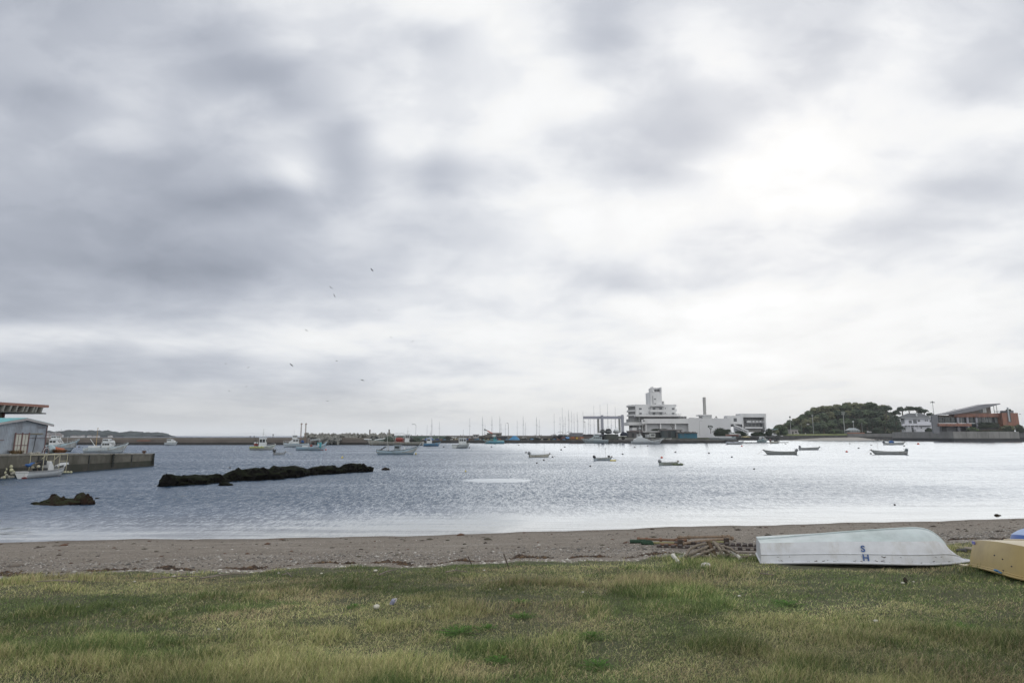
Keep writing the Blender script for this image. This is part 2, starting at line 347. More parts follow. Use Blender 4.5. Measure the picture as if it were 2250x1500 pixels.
def ground_material():
    m = bpy.data.materials.new('ground_material'); m.use_nodes = True; n = m.node_tree; N, Lk = n.nodes, n.links
    b = N['Principled BSDF']; b.inputs['Roughness'].default_value = 0.9
    tc = N.new('ShaderNodeTexCoord')
    def no(scale, det=6, stretch=(1,1,1), rough=0.6):
        mp = N.new('ShaderNodeMapping'); mp.inputs['Scale'].default_value = stretch; Lk.new(tc.outputs['Object'], mp.inputs[0])
        t = N.new('ShaderNodeTexNoise'); t.inputs['Scale'].default_value = scale; t.inputs['Detail'].default_value = det; t.inputs['Roughness'].default_value = rough
        Lk.new(mp.outputs[0], t.inputs['Vector']); return t.outputs[0]
    def ramp(src, stops, interp='LINEAR'):
        r = N.new('ShaderNodeValToRGB'); r.color_ramp.interpolation = interp; e = r.color_ramp.elements
        e[0].position, e[0].color = stops[0][0], stops[0][1]+(1,); e[1].position, e[1].color = stops[-1][0], stops[-1][1]+(1,)
        for p, c in stops[1:-1]: x = e.new(p); x.color = c+(1,)
        Lk.new(src, r.inputs[0]); return r.outputs[0]
    def mix(f, a, c, mode='MIX'):
        x = N.new('ShaderNodeMix'); x.data_type = 'RGBA'; x.blend_type = mode
        for s_, v in (('Factor', f), ('A', a), ('B', c)):
            if isinstance(v, (int, float)): x.inputs[s_].default_value = v
            elif isinstance(v, tuple): x.inputs[s_].default_value = v+(1,)
            else: Lk.new(v, x.inputs[s_])
        return x.outputs['Result']
    def math_(op, a, c, clamp=False):
        x = N.new('ShaderNodeMath'); x.operation = op; x.use_clamp = clamp
        for i, v in enumerate((a, c)):
            if isinstance(v, (int, float)): x.inputs[i].default_value = v
            else: Lk.new(v, x.inputs[i])
        return x.outputs[0]
    def attr(k):
        a = N.new('ShaderNodeAttribute'); a.attribute_name = k; return a.outputs['Fac']
    sand = ramp(no(1.1, 5, (0.4, 1.6, 1)), [(0.3, (0.19,0.16,0.128)), (0.55, (0.245,0.214,0.178)), (0.75, (0.295,0.268,0.232))])
    sp = ramp(no(60, 3, rough=0.8), [(0.36, (0.5,0.48,0.46)), (0.5, (1,1,1)), (0.62, (1,1,1)), (0.72, (1.7,1.65,1.6))])
    sand = mix(0.85, sand, sp, 'MULTIPLY')
    sp2 = ramp(no(9, 4, rough=0.75), [(0.35, (0.62,0.6,0.58)), (0.5, (1,1,1)), (0.7, (1.25,1.25,1.25))])
    sand = mix(0.9, sand, sp2, 'MULTIPLY')
    wet = math_('SUBTRACT', 1.0, math_('DIVIDE', math_('ADD', attr('shore'), math_('MULTIPLY', no(1.5, 3), 0.8)), 1.7, True), True)
    sand = mix(math_('MULTIPLY', wet, 0.75), sand, (0.085,0.068,0.052))
    soil = ramp(no(14, 6, rough=0.75), [(0.3, (0.032,0.032,0.017)), (0.5, (0.075,0.078,0.036)), (0.7, (0.14,0.135,0.07))])
    soil = mix(0.5, soil, ramp(no(0.6, 4), [(0.4, (0.035,0.048,0.016)), (0.6, (0.085,0.08,0.038))]))
    bank = math_('ADD', attr('bank'), math_('MULTIPLY', math_('SUBTRACT', no(3.0, 4), 0.5), 0.9))
    f = math_('MULTIPLY', bank, 4.0, True)
    out = mix(f, sand, soil)
    Lk.new(out, b.inputs['Base Color'])
    bp = N.new('ShaderNodeBump'); bp.inputs['Strength'].default_value = 0.7; bp.inputs['Distance'].default_value = 0.03
    Lk.new(math_('ADD', no(38, 3, rough=0.8), no(9, 4)), bp.inputs['Height']); Lk.new(bp.outputs[0], b.inputs['Normal'])
    return m
gx = axis([(-6600,-600,1200),(-600,-60,45),(-60,-24,2),(-24,24,0.16),(24,60,2),(60,600,45),(600,6601,1200)])
gy = axis([(-40,0,2),(0,3,0.5),(3,16,0.12),(16,30,0.25),(30,70,2),(70,600,40),(600,7001,800)])
kind(grid_mesh('ground', gx, gy, ground_z, ground_material(), {'bank': lambda X, Y: np.clip(bank_y(X)-Y, -50, 50), 'shore': lambda X, Y: np.clip(shore_y(X)-Y, -50, 50)}), 'structure')

# ------------------------------------------------------------------ water
def water_material():
    m = bpy.data.materials.new('water_material'); m.use_nodes = True; n = m.node_tree; N, Lk = n.nodes, n.links
    b = N['Principled BSDF']
    tc = N.new('ShaderNodeTexCoord')
    def no(scale, det, stretch=(1,1,1), rough=0.55, rz=0.0, dist=0.0):
        mp = N.new('ShaderNodeMapping'); mp.inputs['Scale'].default_value = stretch; mp.inputs['Rotation'].default_value = (0,0,rz); Lk.new(tc.outputs['Object'], mp.inputs[0])
        t = N.new('ShaderNodeTexNoise'); t.inputs['Scale'].default_value = scale; t.inputs['Detail'].default_value = det; t.inputs['Roughness'].default_value = rough; t.inputs['Distortion'].default_value = dist
        Lk.new(mp.outputs[0], t.inputs['Vector']); return t.outputs[0]
    def mr(src, a, c, lo, hi):
        x = N.new('ShaderNodeMapRange'); x.interpolation_type = 'SMOOTHSTEP'
        for i, v in enumerate((a, c, lo, hi)): x.inputs[i+1].default_value = v
        Lk.new(src, x.inputs[0]); return x.outputs[0]
    def mt(op, a, c=0.0, clamp=False):
        x = N.new('ShaderNodeMath'); x.operation = op; x.use_clamp = clamp
        for i, v in enumerate((a, c)):
            if isinstance(v, (int, float)): x.inputs[i].default_value = v
            else: Lk.new(v, x.inputs[i])
        return x.outputs[0]
    a = N.new('ShaderNodeAttribute'); a.attribute_name = 'off'; off = a.outputs['Fac']     # metres out from the shoreline
    sx = N.new('ShaderNodeSeparateXYZ'); Lk.new(tc.outputs['Object'], sx.inputs[0]); X, Y, Z = sx.outputs
    patch = no(0.035, 3, (0.5, 1, 1)); 
    wv = mt('ADD', off, mt('MULTIPLY', mt('SUBTRACT', no(0.22, 3, (0.35, 1, 1)), 0.5), 9.0))
    near = mr(wv, 0.5, 14.0, 0.0, 1.0)             # glassy by the beach, wind ripples farther out
    # wind lies on the left and middle of the harbour; the right and the far side are slick
    sl_ = mt('ADD', mt('ADD', X, mt('MULTIPLY', mt('SUBTRACT', Y, 60.0), 0.25)), mt('MULTIPLY', mt('SUBTRACT', no(0.06, 3, (0.5, 1.2, 1)), 0.5), 26.0))
    calmR = mr(sl_, 8, 36, 0.0, 0.84)
    wnd = mr(X, -16, 14, 1.7, 0.85)
    spot = at(1090, 1055); ex = mt('DIVIDE', mt('SUBTRACT', X, spot.x), 3.1); ey = mt('DIVIDE', mt('SUBTRACT', Y, spot.y), 2.3)
    rr2 = mt('ADD', mt('ADD', mt('MULTIPLY', ex, ex), mt('MULTIPLY', ey, ey)), mt('MULTIPLY', mt('SUBTRACT', no(1.1, 3), 0.5), 0.9))
    notspot = mr(rr2, 0.55, 1.15, 0.0, 1.0)
    lane = mr(no(0.05, 3, (0.25, 1.3, 1), rz=R(8)), 0.42, 0.66, 0.0, 0.45)
    rpl = mt('MULTIPLY', mt('MULTIPLY', near, notspot), mt('MULTIPLY', mt('SUBTRACT', 1.0, calmR), mt('MULTIPLY', wnd, mt('SUBTRACT', 1.0, lane))))
    rpl = mt('ADD', rpl, mt('MULTIPLY', notspot, mr(wv, 1.5, 12.0, 0.05, 0.20)))
    def nc(scale, det, stretch, rough, rz):
        mp = N.new('ShaderNodeMapping'); mp.inputs['Scale'].default_value = stretch; mp.inputs['Rotation'].default_value = (0,0,rz); Lk.new(tc.outputs['Object'], mp.inputs[0])
        t = N.new('ShaderNodeTexNoise'); t.inputs['Scale'].default_value = scale; t.inputs['Detail'].default_value = det; t.inputs['Roughness'].default_value = rough
        Lk.new(mp.outputs[0], t.inputs['Vector'])
        v = N.new('ShaderNodeVectorMath'); v.operation = 'SUBTRACT'; v.inputs[1].default_value = (0.5, 0.5, 0.5); Lk.new(t.outputs['Color'], v.inputs[0]); return v.outputs[0]
    def vm(op, a, c):
        x = N.new('ShaderNodeVectorMath'); x.operation = op
        for i, v in enumerate((a, c)):
            if isinstance(v, tuple): x.inputs[i].default_value = v
            elif isinstance(v, float): x.inputs['Scale'].default_value = v
            elif op == 'SCALE' and i == 1: Lk.new(v, x.inputs['Scale'])
            else: Lk.new(v, x.inputs[i])
        return x.outputs[0]
    chop = nc(1.0, 5, (6.0, 1.5, 1), 0.9, R(4)); swell = nc(0.25, 2, (0.35, 1.3, 1), 0.5, R(-6))
    sl = vm('ADD', vm('MULTIPLY', chop, W_CHOP), vm('MULTIPLY', swell, (0.02, 0.09, 0.0)))
    sl = vm('SCALE', sl, rpl)
    calm = nc(0.9, 4, (0.13, 1.5, 1), 0.7, R(3)); sl = vm('ADD', sl, vm('MULTIPLY', calm, (0.01, 0.20, 0.0)))
    # at grazing angles one mostly sees the wavelet faces that lean towards the eye
    gi = N.new('ShaderNodeNewGeometry'); lean = vm('MULTIPLY', vm('NORMALIZE', vm('MULTIPLY', gi.outputs['Incoming'], (1.0, 1.0, 0.0)), (0.0, 0.0, 0.0)), (1.0, 1.0, 0.0))
    sl = vm('ADD', sl, vm('SCALE', lean, mt('ADD', mt('MULTIPLY', rpl, W_LEAN), mr(off, 3.0, 40.0, 0.004, 0.035))))
    nrm = vm('NORMALIZE', vm('ADD', sl, (0.0, 0.0, 1.0)), (0.0, 0.0, 0.0))
    cr = N.new('ShaderNodeValToRGB'); e = cr.color_ramp.elements
    e[0].position = 0.0; e[0].color = (0.16,0.15,0.13,1); e[1].position = 1.0; e[1].color = (0.030,0.060,0.105,1)
    x = e.new(0.10); x.color = (0.12,0.125,0.13,1); x = e.new(0.5); x.color = (0.045,0.07,0.11,1)
    Lk.new(mr(off, 0.0, 14.0, 0.0, 1.0), cr.inputs[0])
    N.remove(b); df = N.new('ShaderNodeBsdfDiffuse'); Lk.new(cr.outputs[0], df.inputs[0])
    gl = N.new('ShaderNodeBsdfGlossy'); Lk.new(mr(rpl, 0.0, 1.0, W_ROUGH0, W_ROUGH1), gl.inputs['Roughness']); Lk.new(nrm, gl.inputs['Normal'])
    gl.inputs['Color'].default_value = (0.93,0.965,1,1)
    fr = N.new('ShaderNodeFresnel'); fr.inputs[0].default_value = W_IOR; Lk.new(nrm, fr.inputs['Normal'])
    fac = mt('MULTIPLY', fr.outputs[0], W_FK, True)
    ms = N.new('ShaderNodeMixShader'); Lk.new(fac, ms.inputs[0]); Lk.new(df.outputs[0], ms.inputs[1]); Lk.new(gl.outputs[0], ms.inputs[2]); Lk.new(ms.outputs[0], N['Material Output'].inputs[0])
    return m
W_FK = 1.30; W_LEAN = 0.13; W_CHOP = (0.55, 1.6, 0.0); W_ROUGH0 = 0.06; W_ROUGH1 = 0.10; W_IOR = 1.5
wx = axis([(-6500,-1000,1100),(-1000,-100,45),(-100,100,2.5),(100,1000,45),(1000,6501,1100)])
wy = axis([(4,60,0.8),(60,200,5),(200,1000,50),(1000,7001,600)])
kind(grid_mesh('sea_water', wx, wy, lambda X, Y: X*0, water_material(), {'off': lambda X, Y: np.clip(Y-shore_y(X), -5, 400)}), 'structure')

# ------------------------------------------------------------------ grass
def grass():
    n = 840000
    ly = RNG.uniform(math.log(3.3), math.log(15.5), n); y = np.exp(ly); x = np.where(RNG.random(n) < 0.86, RNG.uniform(-1.12, 1.12, n), RNG.uniform(-1.9, 1.9, n))*y
    y = y+RNG.normal(0, 0.02, n)
    d = bank_y(x)-y
    edge = np.clip(d/1.3+0.18+(fbm(x*2.2, y*2.2, 31)-0.5)*2.2, 0, 1)
    thin = fbm(x*0.9, y*1.6, 33); bare = np.clip((thin-0.26)/0.16, 0.45, 1)
    keep = (d > -0.12) & (RNG.random(n) < edge*bare)
    # none under the upturned boats
    for (bx0, bx1, by0, by1) in BOAT_SHADE: keep &= ~((x > bx0) & (x < bx1) & (y > by0) & (y < by1))
    x = x[keep]; y = y[keep]; d = d[keep]; n = len(x); z = ground_z(x, y)
    tus = np.clip((fbm(x*0.8+3, y*1.1, 41)-0.52)/0.16, 0, 1)       # tussocks
    for (px, py, rx, ry, a) in TUSSOCKS:
        c = atg(px, py); tus = np.maximum(tus*1.0, a*np.exp(-((x-c.x)/rx)**2-((y-c.y)/ry)**2))
    green = np.clip((fbm(x*0.45+9, y*0.7+2, 51)-0.44)/0.12, 0, 1)*0.78
    for (px, py, rx, ry, a) in GREENS:
        c = atg(px, py); g = np.exp(-((x-c.x)/rx)**2-((y-c.y)/ry)**2); green = np.clip(green+a*g, 0, 1)
    green = np.clip(green*(0.35+1.3*fbm(x*2.6, y*3.4, 91)), 0, 1); green = np.clip(green+0.55*np.exp(-(d/0.55)**2), 0, 1)
    dry = np.clip((fbm(x*0.6+4, y*0.9+7, 61)-0.52)/0.14, 0, 1)
    for (px, py, rx, ry, a) in DRYS:
        c = atg(px, py); g = np.exp(-((x-c.x)/rx)**2-((y-c.y)/ry)**2); dry = np.clip(dry+a*g, 0, 1); green = green*(1-0.8*np.clip(a*g, 0, 1))
    L = (0.020+0.045*RNG.random(n)**2.5+0.125*tus**1.3*RNG.random(n)**0.5+0.012*dry)*np.clip(0.45+d*0.5, 0.35, 1)*(1+0.02*y)
    wd = (0.0009+0.00026*y)*(0.7+0.6*RNG.random(n))
    lean = np.where(RNG.random(n) < 0.25+0.60*(1-tus), RNG.uniform(1.0, 1.5, n), RNG.uniform(0.25, 1.0, n))
    az = RNG.uniform(0, 2*math.pi, n)+0.0; az = np.where(RNG.random(n) < 0.35, RNG.normal(-0.4, 0.7, n), az)
    dx, dy = np.cos(az), np.sin(az); sx, sy = -dy, dx
    # face the widths at random so blades read from every side
    fz = RNG.uniform(0, 2*math.pi, n); wxv = np.cos(fz)*wd; wyv = np.sin(fz)*wd
    l1 = lean*0.55; l2 = lean*1.15
    p0 = np.stack([x, y, z-0.004], 1)
    p1 = p0+np.stack([dx*np.sin(l1), dy*np.sin(l1), np.cos(l1)], 1)*(L*0.5)[:, None]
    p2 = p1+np.stack([dx*np.sin(l2), dy*np.sin(l2), np.cos(l2)], 1)*(L*0.55)[:, None]
    wv = np.stack([wxv, wyv, 0*wxv], 1)
    co = np.stack([p0-wv, p0+wv, p1+wv*0.75, p1-wv*0.75, p2], 1).reshape(-1, 3)
    base = np.arange(n)*5
    q = np.stack([base, base+1, base+2, base+3], 1); t = np.stack([base+3, base+2, base+4], 1)
    li = np.concatenate([q, t], 1).ravel()
    ls = np.stack([np.arange(n)*7, np.arange(n)*7+4], 1).ravel(); lt = np.tile([4, 3], n)
    me = bpy.data.meshes.new('grass'); me.vertices.add(len(co)); me.vertices.foreach_set('co', co.ravel().astype('f'))
    me.loops.add(len(li)); me.loops.foreach_set('vertex_index', li.astype('i'))
    me.polygons.add(2*n); me.polygons.foreach_set('loop_start', ls.astype('i')); me.polygons.foreach_set('loop_total', lt.astype('i'))
    me.polygons.foreach_set('use_smooth', np.ones(2*n, bool)); me.update()
    C = np.array(GRASS_COLS)
    straw, olive, grn, deep, brown = C
    rnd = RNG.random(n)
    pg = np.clip(0.16+0.80*green, 0, 1); isg = rnd < pg
    col = np.where(isg[:, None], np.where((RNG.random(n) < 0.45)[:, None], deep, grn), np.where((RNG.random(n) < 0.5-0.35*dry)[:, None], olive, straw))
    col = np.where(((RNG.random(n) < 0.10+0.38*dry) & ~isg)[:, None], brown, col)
    big = fbm(x*0.35, y*0.5, 71); col = col*(0.58+1.0*big)[:, None]; mid = fbm(x*1.6, y*2.4, 73); col = col*(0.72+0.56*mid)[:, None]
    col = col*RNG.uniform(0.65, 1.35, n)[:, None]
    c4 = np.concatenate([np.repeat(np.clip(col, 0, 1), 5, 0), np.ones((n*5, 1))], 1)
    ca = me.color_attributes.new('tint', 'FLOAT_COLOR', 'POINT'); ca.data.foreach_set('color', c4.ravel().astype('f'))
    m = bpy.data.materials.new('grass_material'); m.use_nodes = True; N, Lk = m.node_tree.nodes, m.node_tree.links
    b = N['Principled BSDF']; b.inputs['Roughness'].default_value = 0.6; b.inputs['Specular IOR Level'].default_value = 0.3
    a = N.new('ShaderNodeAttribute'); a.attribute_name = 'tint'; Lk.new(a.outputs['Color'], b.inputs['Base Color'])
    tr = N.new('ShaderNodeBsdfTranslucent'); Lk.new(a.outputs['Color'], tr.inputs[0]); mx = N.new('ShaderNodeMixShader'); mx.inputs[0].default_value = 0.3
    Lk.new(b.outputs[0], mx.inputs[1]); Lk.new(tr.outputs[0], mx.inputs[2]); Lk.new(mx.outputs[0], N['Material Output'].inputs[0])
    me.materials.append(m); o = bpy.data.objects.new('grass', me); COL.objects.link(o); o['kind'] = 'stuff'
    o['label'] = 'short matted green and straw coloured grass of the foreground bank'; o['category'] = 'grass'
GRASS_COLS = [(0.54,0.50,0.27),(0.34,0.36,0.15),(0.195,0.25,0.09),(0.10,0.15,0.055),(0.40,0.32,0.20)]
BOAT_SHADE = []
TUSSOCKS = [(200,1460,1.0,0.35,1.0),(620,1475,0.7,0.3,0.9),(560,1400,0.5,0.3,0.6),(1450,1335,0.5,0.4,0.6),(1900,1400,0.9,0.35,0.8),(1700,1370,0.6,0.4,0.6),(2000,1470,0.8,0.3,0.8),(1350,1270,0.8,0.3,0.5),(1560,1265,0.9,0.3,0.5)]
GREENS = [(130,1320,1.0,0.5,0.6),(1080,1300,1.2,0.6,0.7),(1400,1320,1.0,0.5,0.7),(1720,1330,0.6,0.4,1.0),(1300,1400,0.4,0.2,0.8),(1310,1462,0.12,0.10,1.0),(1010,1390,0.30,0.10,1.0),(1150,1355,0.18,0.10,1.0),(2150,1380,1.1,0.6,0.8),(1800,1270,1.4,0.5,0.7),(1290,1425,0.3,0.2,0.7),(240,1340,0.3,0.2,0.6),(540,1335,0.25,0.15,0.7),(650,1285,0.4,0.1,0.7),(1100,1455,0.2,0.1,0.6)]
DRYS = [(1120,1272,0.7,0.35,0.9),(1290,1255,0.9,0.4,0.9),(1450,1265,1.1,0.4,0.9),(1640,1260,0.8,0.4,0.7),(420,1300,0.8,0.2,0.5),(1380,1480,1.0,0.3,0.4),(2200,1330,0.8,0.3,0.5)]
# ------------------------------------------------------------------ boats
def V3(*a): return Vector(a)
WHITE = (0.66,0.68,0.68); OFFW = (0.50,0.52,0.52); CREAM = (0.55,0.53,0.45); RED = (0.30,0.035,0.03); NAVY = (0.02,0.035,0.09)
TEAL = (0.05,0.30,0.34); SKYB = (0.28,0.42,0.52); GREYB = (0.33,0.37,0.40); DARK = (0.025,0.027,0.03)
M_white = mat('white_gelcoat', WHITE, 0.35, 0.10, 2.5, dirt=(0.30,0.27,0.22), dirt_amt=0.25)
M_cabin = mat('cabin_paint', (0.60,0.63,0.64), 0.4, 0.10, 2.0, dirt=(0.32,0.27,0.2), dirt_amt=0.2)
M_dark = mat('dark_gear', DARK, 0.55, 0.4, 6.0)
M_black = mat('black_rubber', (0.015,0.015,0.016), 0.7, 0.3, 5)
M_steel = mat('galvanised_pipe', (0.36,0.37,0.37), 0.4, 0.2, 6, metal=0.5)
M_mast = mat('mast_paint', (0.42,0.43,0.42), 0.5, 0.2, 4)
M_wood = mat('weathered_wood', (0.24,0.19,0.14), 0.85, 0.35, 6, bump=0.3, stretch=(1,1,6))
M_deck = mat('boat_deck', (0.34,0.36,0.36), 0.7, 0.25, 4, dirt=(0.12,0.11,0.09), dirt_amt=0.5)
M_glass = glassm()
M_blue_tarp = mat('blue_tarpaulin', (0.012,0.085,0.27), 0.5, 0.3, 5, bump=0.4, bscale=8)
M_grey_motor = mat('grey_outboard_cowling', (0.13,0.14,0.15), 0.35, 0.15, 3)
M_rope = mat('mooring_rope', (0.34,0.30,0.22), 0.9, 0.3, 30)
M_red = mat('red_paint', (0.24,0.04,0.03), 0.5, 0.25, 5)
M_orange = mat('orange_paint', (0.36,0.12,0.05), 0.5, 0.25, 5)
M_yellow = mat('yellow_paint', (0.55,0.42,0.06), 0.5, 0.25, 5)
M_moss = mat('wet_rubber_tyres', (0.02,0.024,0.02), 0.8, 0.4, 6)

def hull_col(name, base, stops=None, anti=None, dirt=0.3):
    """stops: (height fraction, colour) bands following the sheer"""
    lift = lambda c: tuple(min(0.8, v*1.3) for v in c)
    base = lift(base); stops = [(p, lift(c)) for p, c in (stops or [])]
    st = [(0.0, anti or base), (0.16 if anti else 0.01, base)]+list(stops or [])
    return mat(name, base, 0.38, 0.14, 2.0, dirt=(0.28,0.24,0.18), dirt_amt=dirt, bands=('sheer', st, 0.0, 1.0))

class Hull:
    def __init__(s, L, B, H, bow=0.6, stern=0.0, rake=0.14, draft=0.18, full=0.82, deck=0.35, flare=0.72, rim=0.05, n=18, fine=2.2, srake=0.0, beak=0.0):
        s.L, s.B, s.H = L, B, H; s.p = dict(bow=bow, stern=stern, rake=rake, draft=draft, full=full, flare=flare, fine=fine, srake=srake, beak=beak)
        s.deck = deck; s.rim = rim; s.n = n
    def half(s, t):
        f = s.p['full']+(1-s.p['full'])*min(t/0.45, 1)**0.7
        if t > 0.45: f *= max(0.0, 1-((t-0.45)/0.55)**s.p['fine'])
        return max(s.B/2*f, 0.012*s.B)
    def sheer(s, t):
        p = s.p; z = s.H*(1+p['bow']*max(0, (t-0.25)/0.75)**2.4+p['stern']*max(0, (0.3-t)/0.3)**2)
        return z+p['beak']*s.H*max(0, (t-0.86)/0.14)**1.5
    def xs(s, t, h):      # h: 0 keel .. 1 gunwale
        L = s.L; r = s.p['rake']*L; k = max(0, (t-0.5)/0.5)**1.6
        return t*L-L/2 - r*k*(1-h)**1.0 - s.p['srake']*L*(1-t)**4*(-1)*(1-h)
    def outer(s, t):
        zs = s.sheer(t); d = -s.p['draft']; b = s.half(t); kz = d+(zs-d)*max(0, (t-0.93)/0.07)**2*0.35
        hs = [0, 0.22, 0.62, 1.0]; ys = [0, b*s.p['flare']*0.82, b*(s.p['flare']*0.35+0.65), b]
        pts = []
        for h, y in zip(hs, ys):
            pts.append((s.xs(t, h), y, kz+(zs-kz)*h, h))
        return pts
    def build(s, parent, hm, dm=None, rail=None, open_=True):
        vs = []; hf = []; fs = []; ts = [i/(s.n-1) for i in range(s.n)]
        ts = [1-(1-t)**1.25 for t in ts]; nr = 7
        for t in ts:
            o = s.outer(t)
            ring = [(x, -y, z, h) for x, y, z, h in o[::-1]]+[q for q in o[1:]]
            for x, y, z, h in ring: vs.append((x, y, z)); hf.append(h)
        for i in range(len(ts)-1):
            for k in range(nr-1): fs.append((i*nr+k, i*nr+k+1, (i+1)*nr+k+1, (i+1)*nr+k))
        fs.append(tuple(range(nr-1, -1, -1)))
        mb = MB(); mb.add(vs, fs)
        # rim turned inwards as part of the hull shell
        b0 = len(mb.v); inner = []
        for t in ts:
            zs = s.sheer(t); b = max(s.half(t)-s.rim, 0.0); x = s.xs(t, 1)-(0.02*s.L if t > 0.97 else 0)
            inner.append((x, b, zs))
        for x, b, z in inner: mb.v += [(x, -b, z), (x, b, z)]; hf += [1.0, 1.0]
        for i in range(len(ts)-1):
            mb.f.append((i*nr, (i+1)*nr, b0+2*(i+1), b0+2*i)); mb.f.append((i*nr+nr-1, b0+2*i+1, b0+2*(i+1)+1, (i+1)*nr+nr-1)); mb.m += [0, 0]
        o = mb.build('hull', hm, parent, auto=40)
        a = o.data.attributes.new('sheer', 'FLOAT', 'POINT'); a.data.foreach_set('value', hf)
        # inside of the boat: sides and deck
        d = MB(); dz = s.deck
        rings = []
        for (x, b, z), t in zip(inner, ts):
            zz = min(z-0.03, max(dz, z-s.H*0.9 if t > 0.8 else dz)); zz = z-0.04 if t > 0.9 else zz
            bb = max(b-0.02, 0.0); rings.append([(x, -b, z-0.001), (x, -bb*0.93, zz), (x, bb*0.93, zz), (x, b, z-0.001)])
        d.loft(rings, closed=False, cap0=False, cap1=False)
        x, b, z = inner[0]; d.add([(x+0.05, -b, z), (x+0.05, b, z), (x+0.05, b*0.93, dz), (x+0.05, -b*0.93, dz)], [(0,1,2,3)])
        d.build('deck', dm or M_deck, parent)
        if rail:
            r = MB()
            for sg in (-1, 1): r.tube([(s.xs(t, 1), sg*(s.half(t)+0.01), s.sheer(t)-0.03) for t in ts[:-1]], 0.022*s.B**0.5, 6)
            r.build('rubbing_strake', rail, parent)
        return o

def outboard(parent, x, y, z, col=None, tilt=0.0, k=1.0):
    """engine clamped on the transom; tilted up it lies back over the stern"""
    M = Matrix.Translation((x, y, z)) @ Matrix.Rotation(-tilt, 4, 'Y') @ Matrix.Scale(k, 4)
    def tr(mb): mb.v = [tuple(M @ Vector(p)) for p in mb.v]; return mb
    leg = MB(); leg.box(-0.10, 0.10, -0.06, 0.06, -0.75, 0.05); leg.box(-0.24, 0.12, -0.08, 0.08, -0.80, -0.66); leg.tube([(-0.24,0,-0.73),(-0.02,0,-0.73)], 0.05, 8); leg.box(0.05, 0.22, -0.12, 0.12, -0.15, 0.10)
    for a in (0, 2.1, 4.2): leg.cbox((-0.26, 0.08*math.cos(a), -0.73+0.08*math.sin(a)), (0.02, 0.09, 0.14), rx=a)
    lo = tr(leg).build('outboard_motor', M_grey_motor if col is None else col, parent, bevel=0.0)
    cw = MB(); cw.blob((0, 0, 0.26), (0.30, 0.19, 0.28), 2, 0.03, 3, flat=-0.72)
    tr(cw).build('cowling', col or M_grey_motor, lo, smooth=True)
    th = MB(); th.tube([(0.15,0,0.06),(0.60,0,0.16)], 0.022, 6); tr(th).build('tiller', M_black, lo)
    return lo
def place(pl, pr, py, heading=1, yaw=0.0):
    """water line from pixel pl to pr on row py: centre, length, rotation"""
    c = at((pl+pr)/2, py, 0); w = (pr-pl)*mpp(c.y); a = R(yaw)
    return c, w/max(math.cos(a), 0.15), (a if heading > 0 else math.pi-a)
def wheelhouse(parent, x0, x1, w, z0, z1, m=M_cabin, slant=0.18, wins=3, roof=0.12, name='wheelhouse'):
    mb = MB(); sl = slant*(x1-x0)
    mb.prism([(x0, z0), (x1, z0), (x1-0.15*sl, z0+(z1-z0)*0.5), (x1-sl, z1), (x0, z1)], -w/2, w/2)
    h = mb.build(name, m, parent, bevel=0.015)
    r = MB(); r.box(x0-roof, x1-sl+roof*1.6, -w/2-roof*0.6, w/2+roof*0.6, z1+0.002, z1+0.07); r.build('roof', m, h, bevel=0.015)
    zc0, zc1 = z0+(z1-z0)*0.55, z0+(z1-z0)*0.85
    for sg in (-1, 1):
        n = max(1, wins-1); L = (x1-sl*0.8-x0)
        for i in range(n):
            a = x0+L*(0.08+i*0.88/n); b_ = a+L*0.74/n
            g = MB(); g.box(a, b_, sg*w/2-0.012, sg*w/2+0.012, zc0, zc1); g.build('window', M_glass, h)
    for i in range(2):
        y0 = -w*0.42+i*w*0.44; g = MB()
        xa = x1-0.15*sl-(0.85*sl)*((zc0-(z0+(z1-z0)*.5))/((z1-z0)*.5)); xb = x1-0.15*sl-(0.85*sl)*((zc1-(z0+(z1-z0)*.5))/((z1-z0)*.5))
        g.add([(xa+0.012,y0,zc0),(xa+0.012,y0+w*0.38,zc0),(xb+0.012,y0+w*0.38,zc1),(xb+0.012,y0,zc1),(xa-0.02,y0,zc0),(xa-0.02,y0+w*0.38,zc0),(xb-0.02,y0+w*0.38,zc1),(xb-0.02,y0,zc1)], [(0,1,2,3),(7,6,5,4),(0,4,5,1),(1,5,6,2),(2,6,7,3),(3,7,4,0)])
        g.build('window', M_glass, h)
        g = MB(); g.box(x0-0.012, x0+0.012, y0+w*0.02, y0+w*0.34, zc0, zc1); g.build('window', M_glass, h)
    return h
def mast(parent, x, z0, z1, r=0.05, cross=(), y=0.0, m=None, top=True, name='mast', stays=()):
    mb = MB(); mb.tube([(x,y,z0),(x,y,z1)], [r, r*0.7], 8)
    for zc, w in cross: mb.tube([(x,y-w/2,zc),(x,y+w/2,zc)], r*0.55, 6); mb.tube([(x-w/2,y,zc+0.02),(x+w/2,y,zc+0.02)], r*0.5, 6)
    if top: mb.cbox((x, y, z1+0.06), (0.12,0.12,0.12))
    for (sx_, sy_, sz_) in stays: mb.tube([(x,y,z1*0.97),(sx_,sy_,sz_)], 0.012, 4)
    return mb.build(name, m or M_mast, parent)
def rails(parent, hull, t0, t1, h, n=6, r=0.018, m=None, both=(-1, 1)):
    mb = MB()
    for sg in both:
        pts = []
        for i in range(n):
            t = t0+(t1-t0)*i/(n-1); p = (hull.xs(t, 1), sg*(hull.half(t)-0.04), hull.sheer(t)); q = (p[0], p[1], p[2]+h); pts.append(q); mb.tube([p, q], r, 5)
        mb.tube(pts, r, 5)
    return mb.build('rail', m or M_steel, parent)

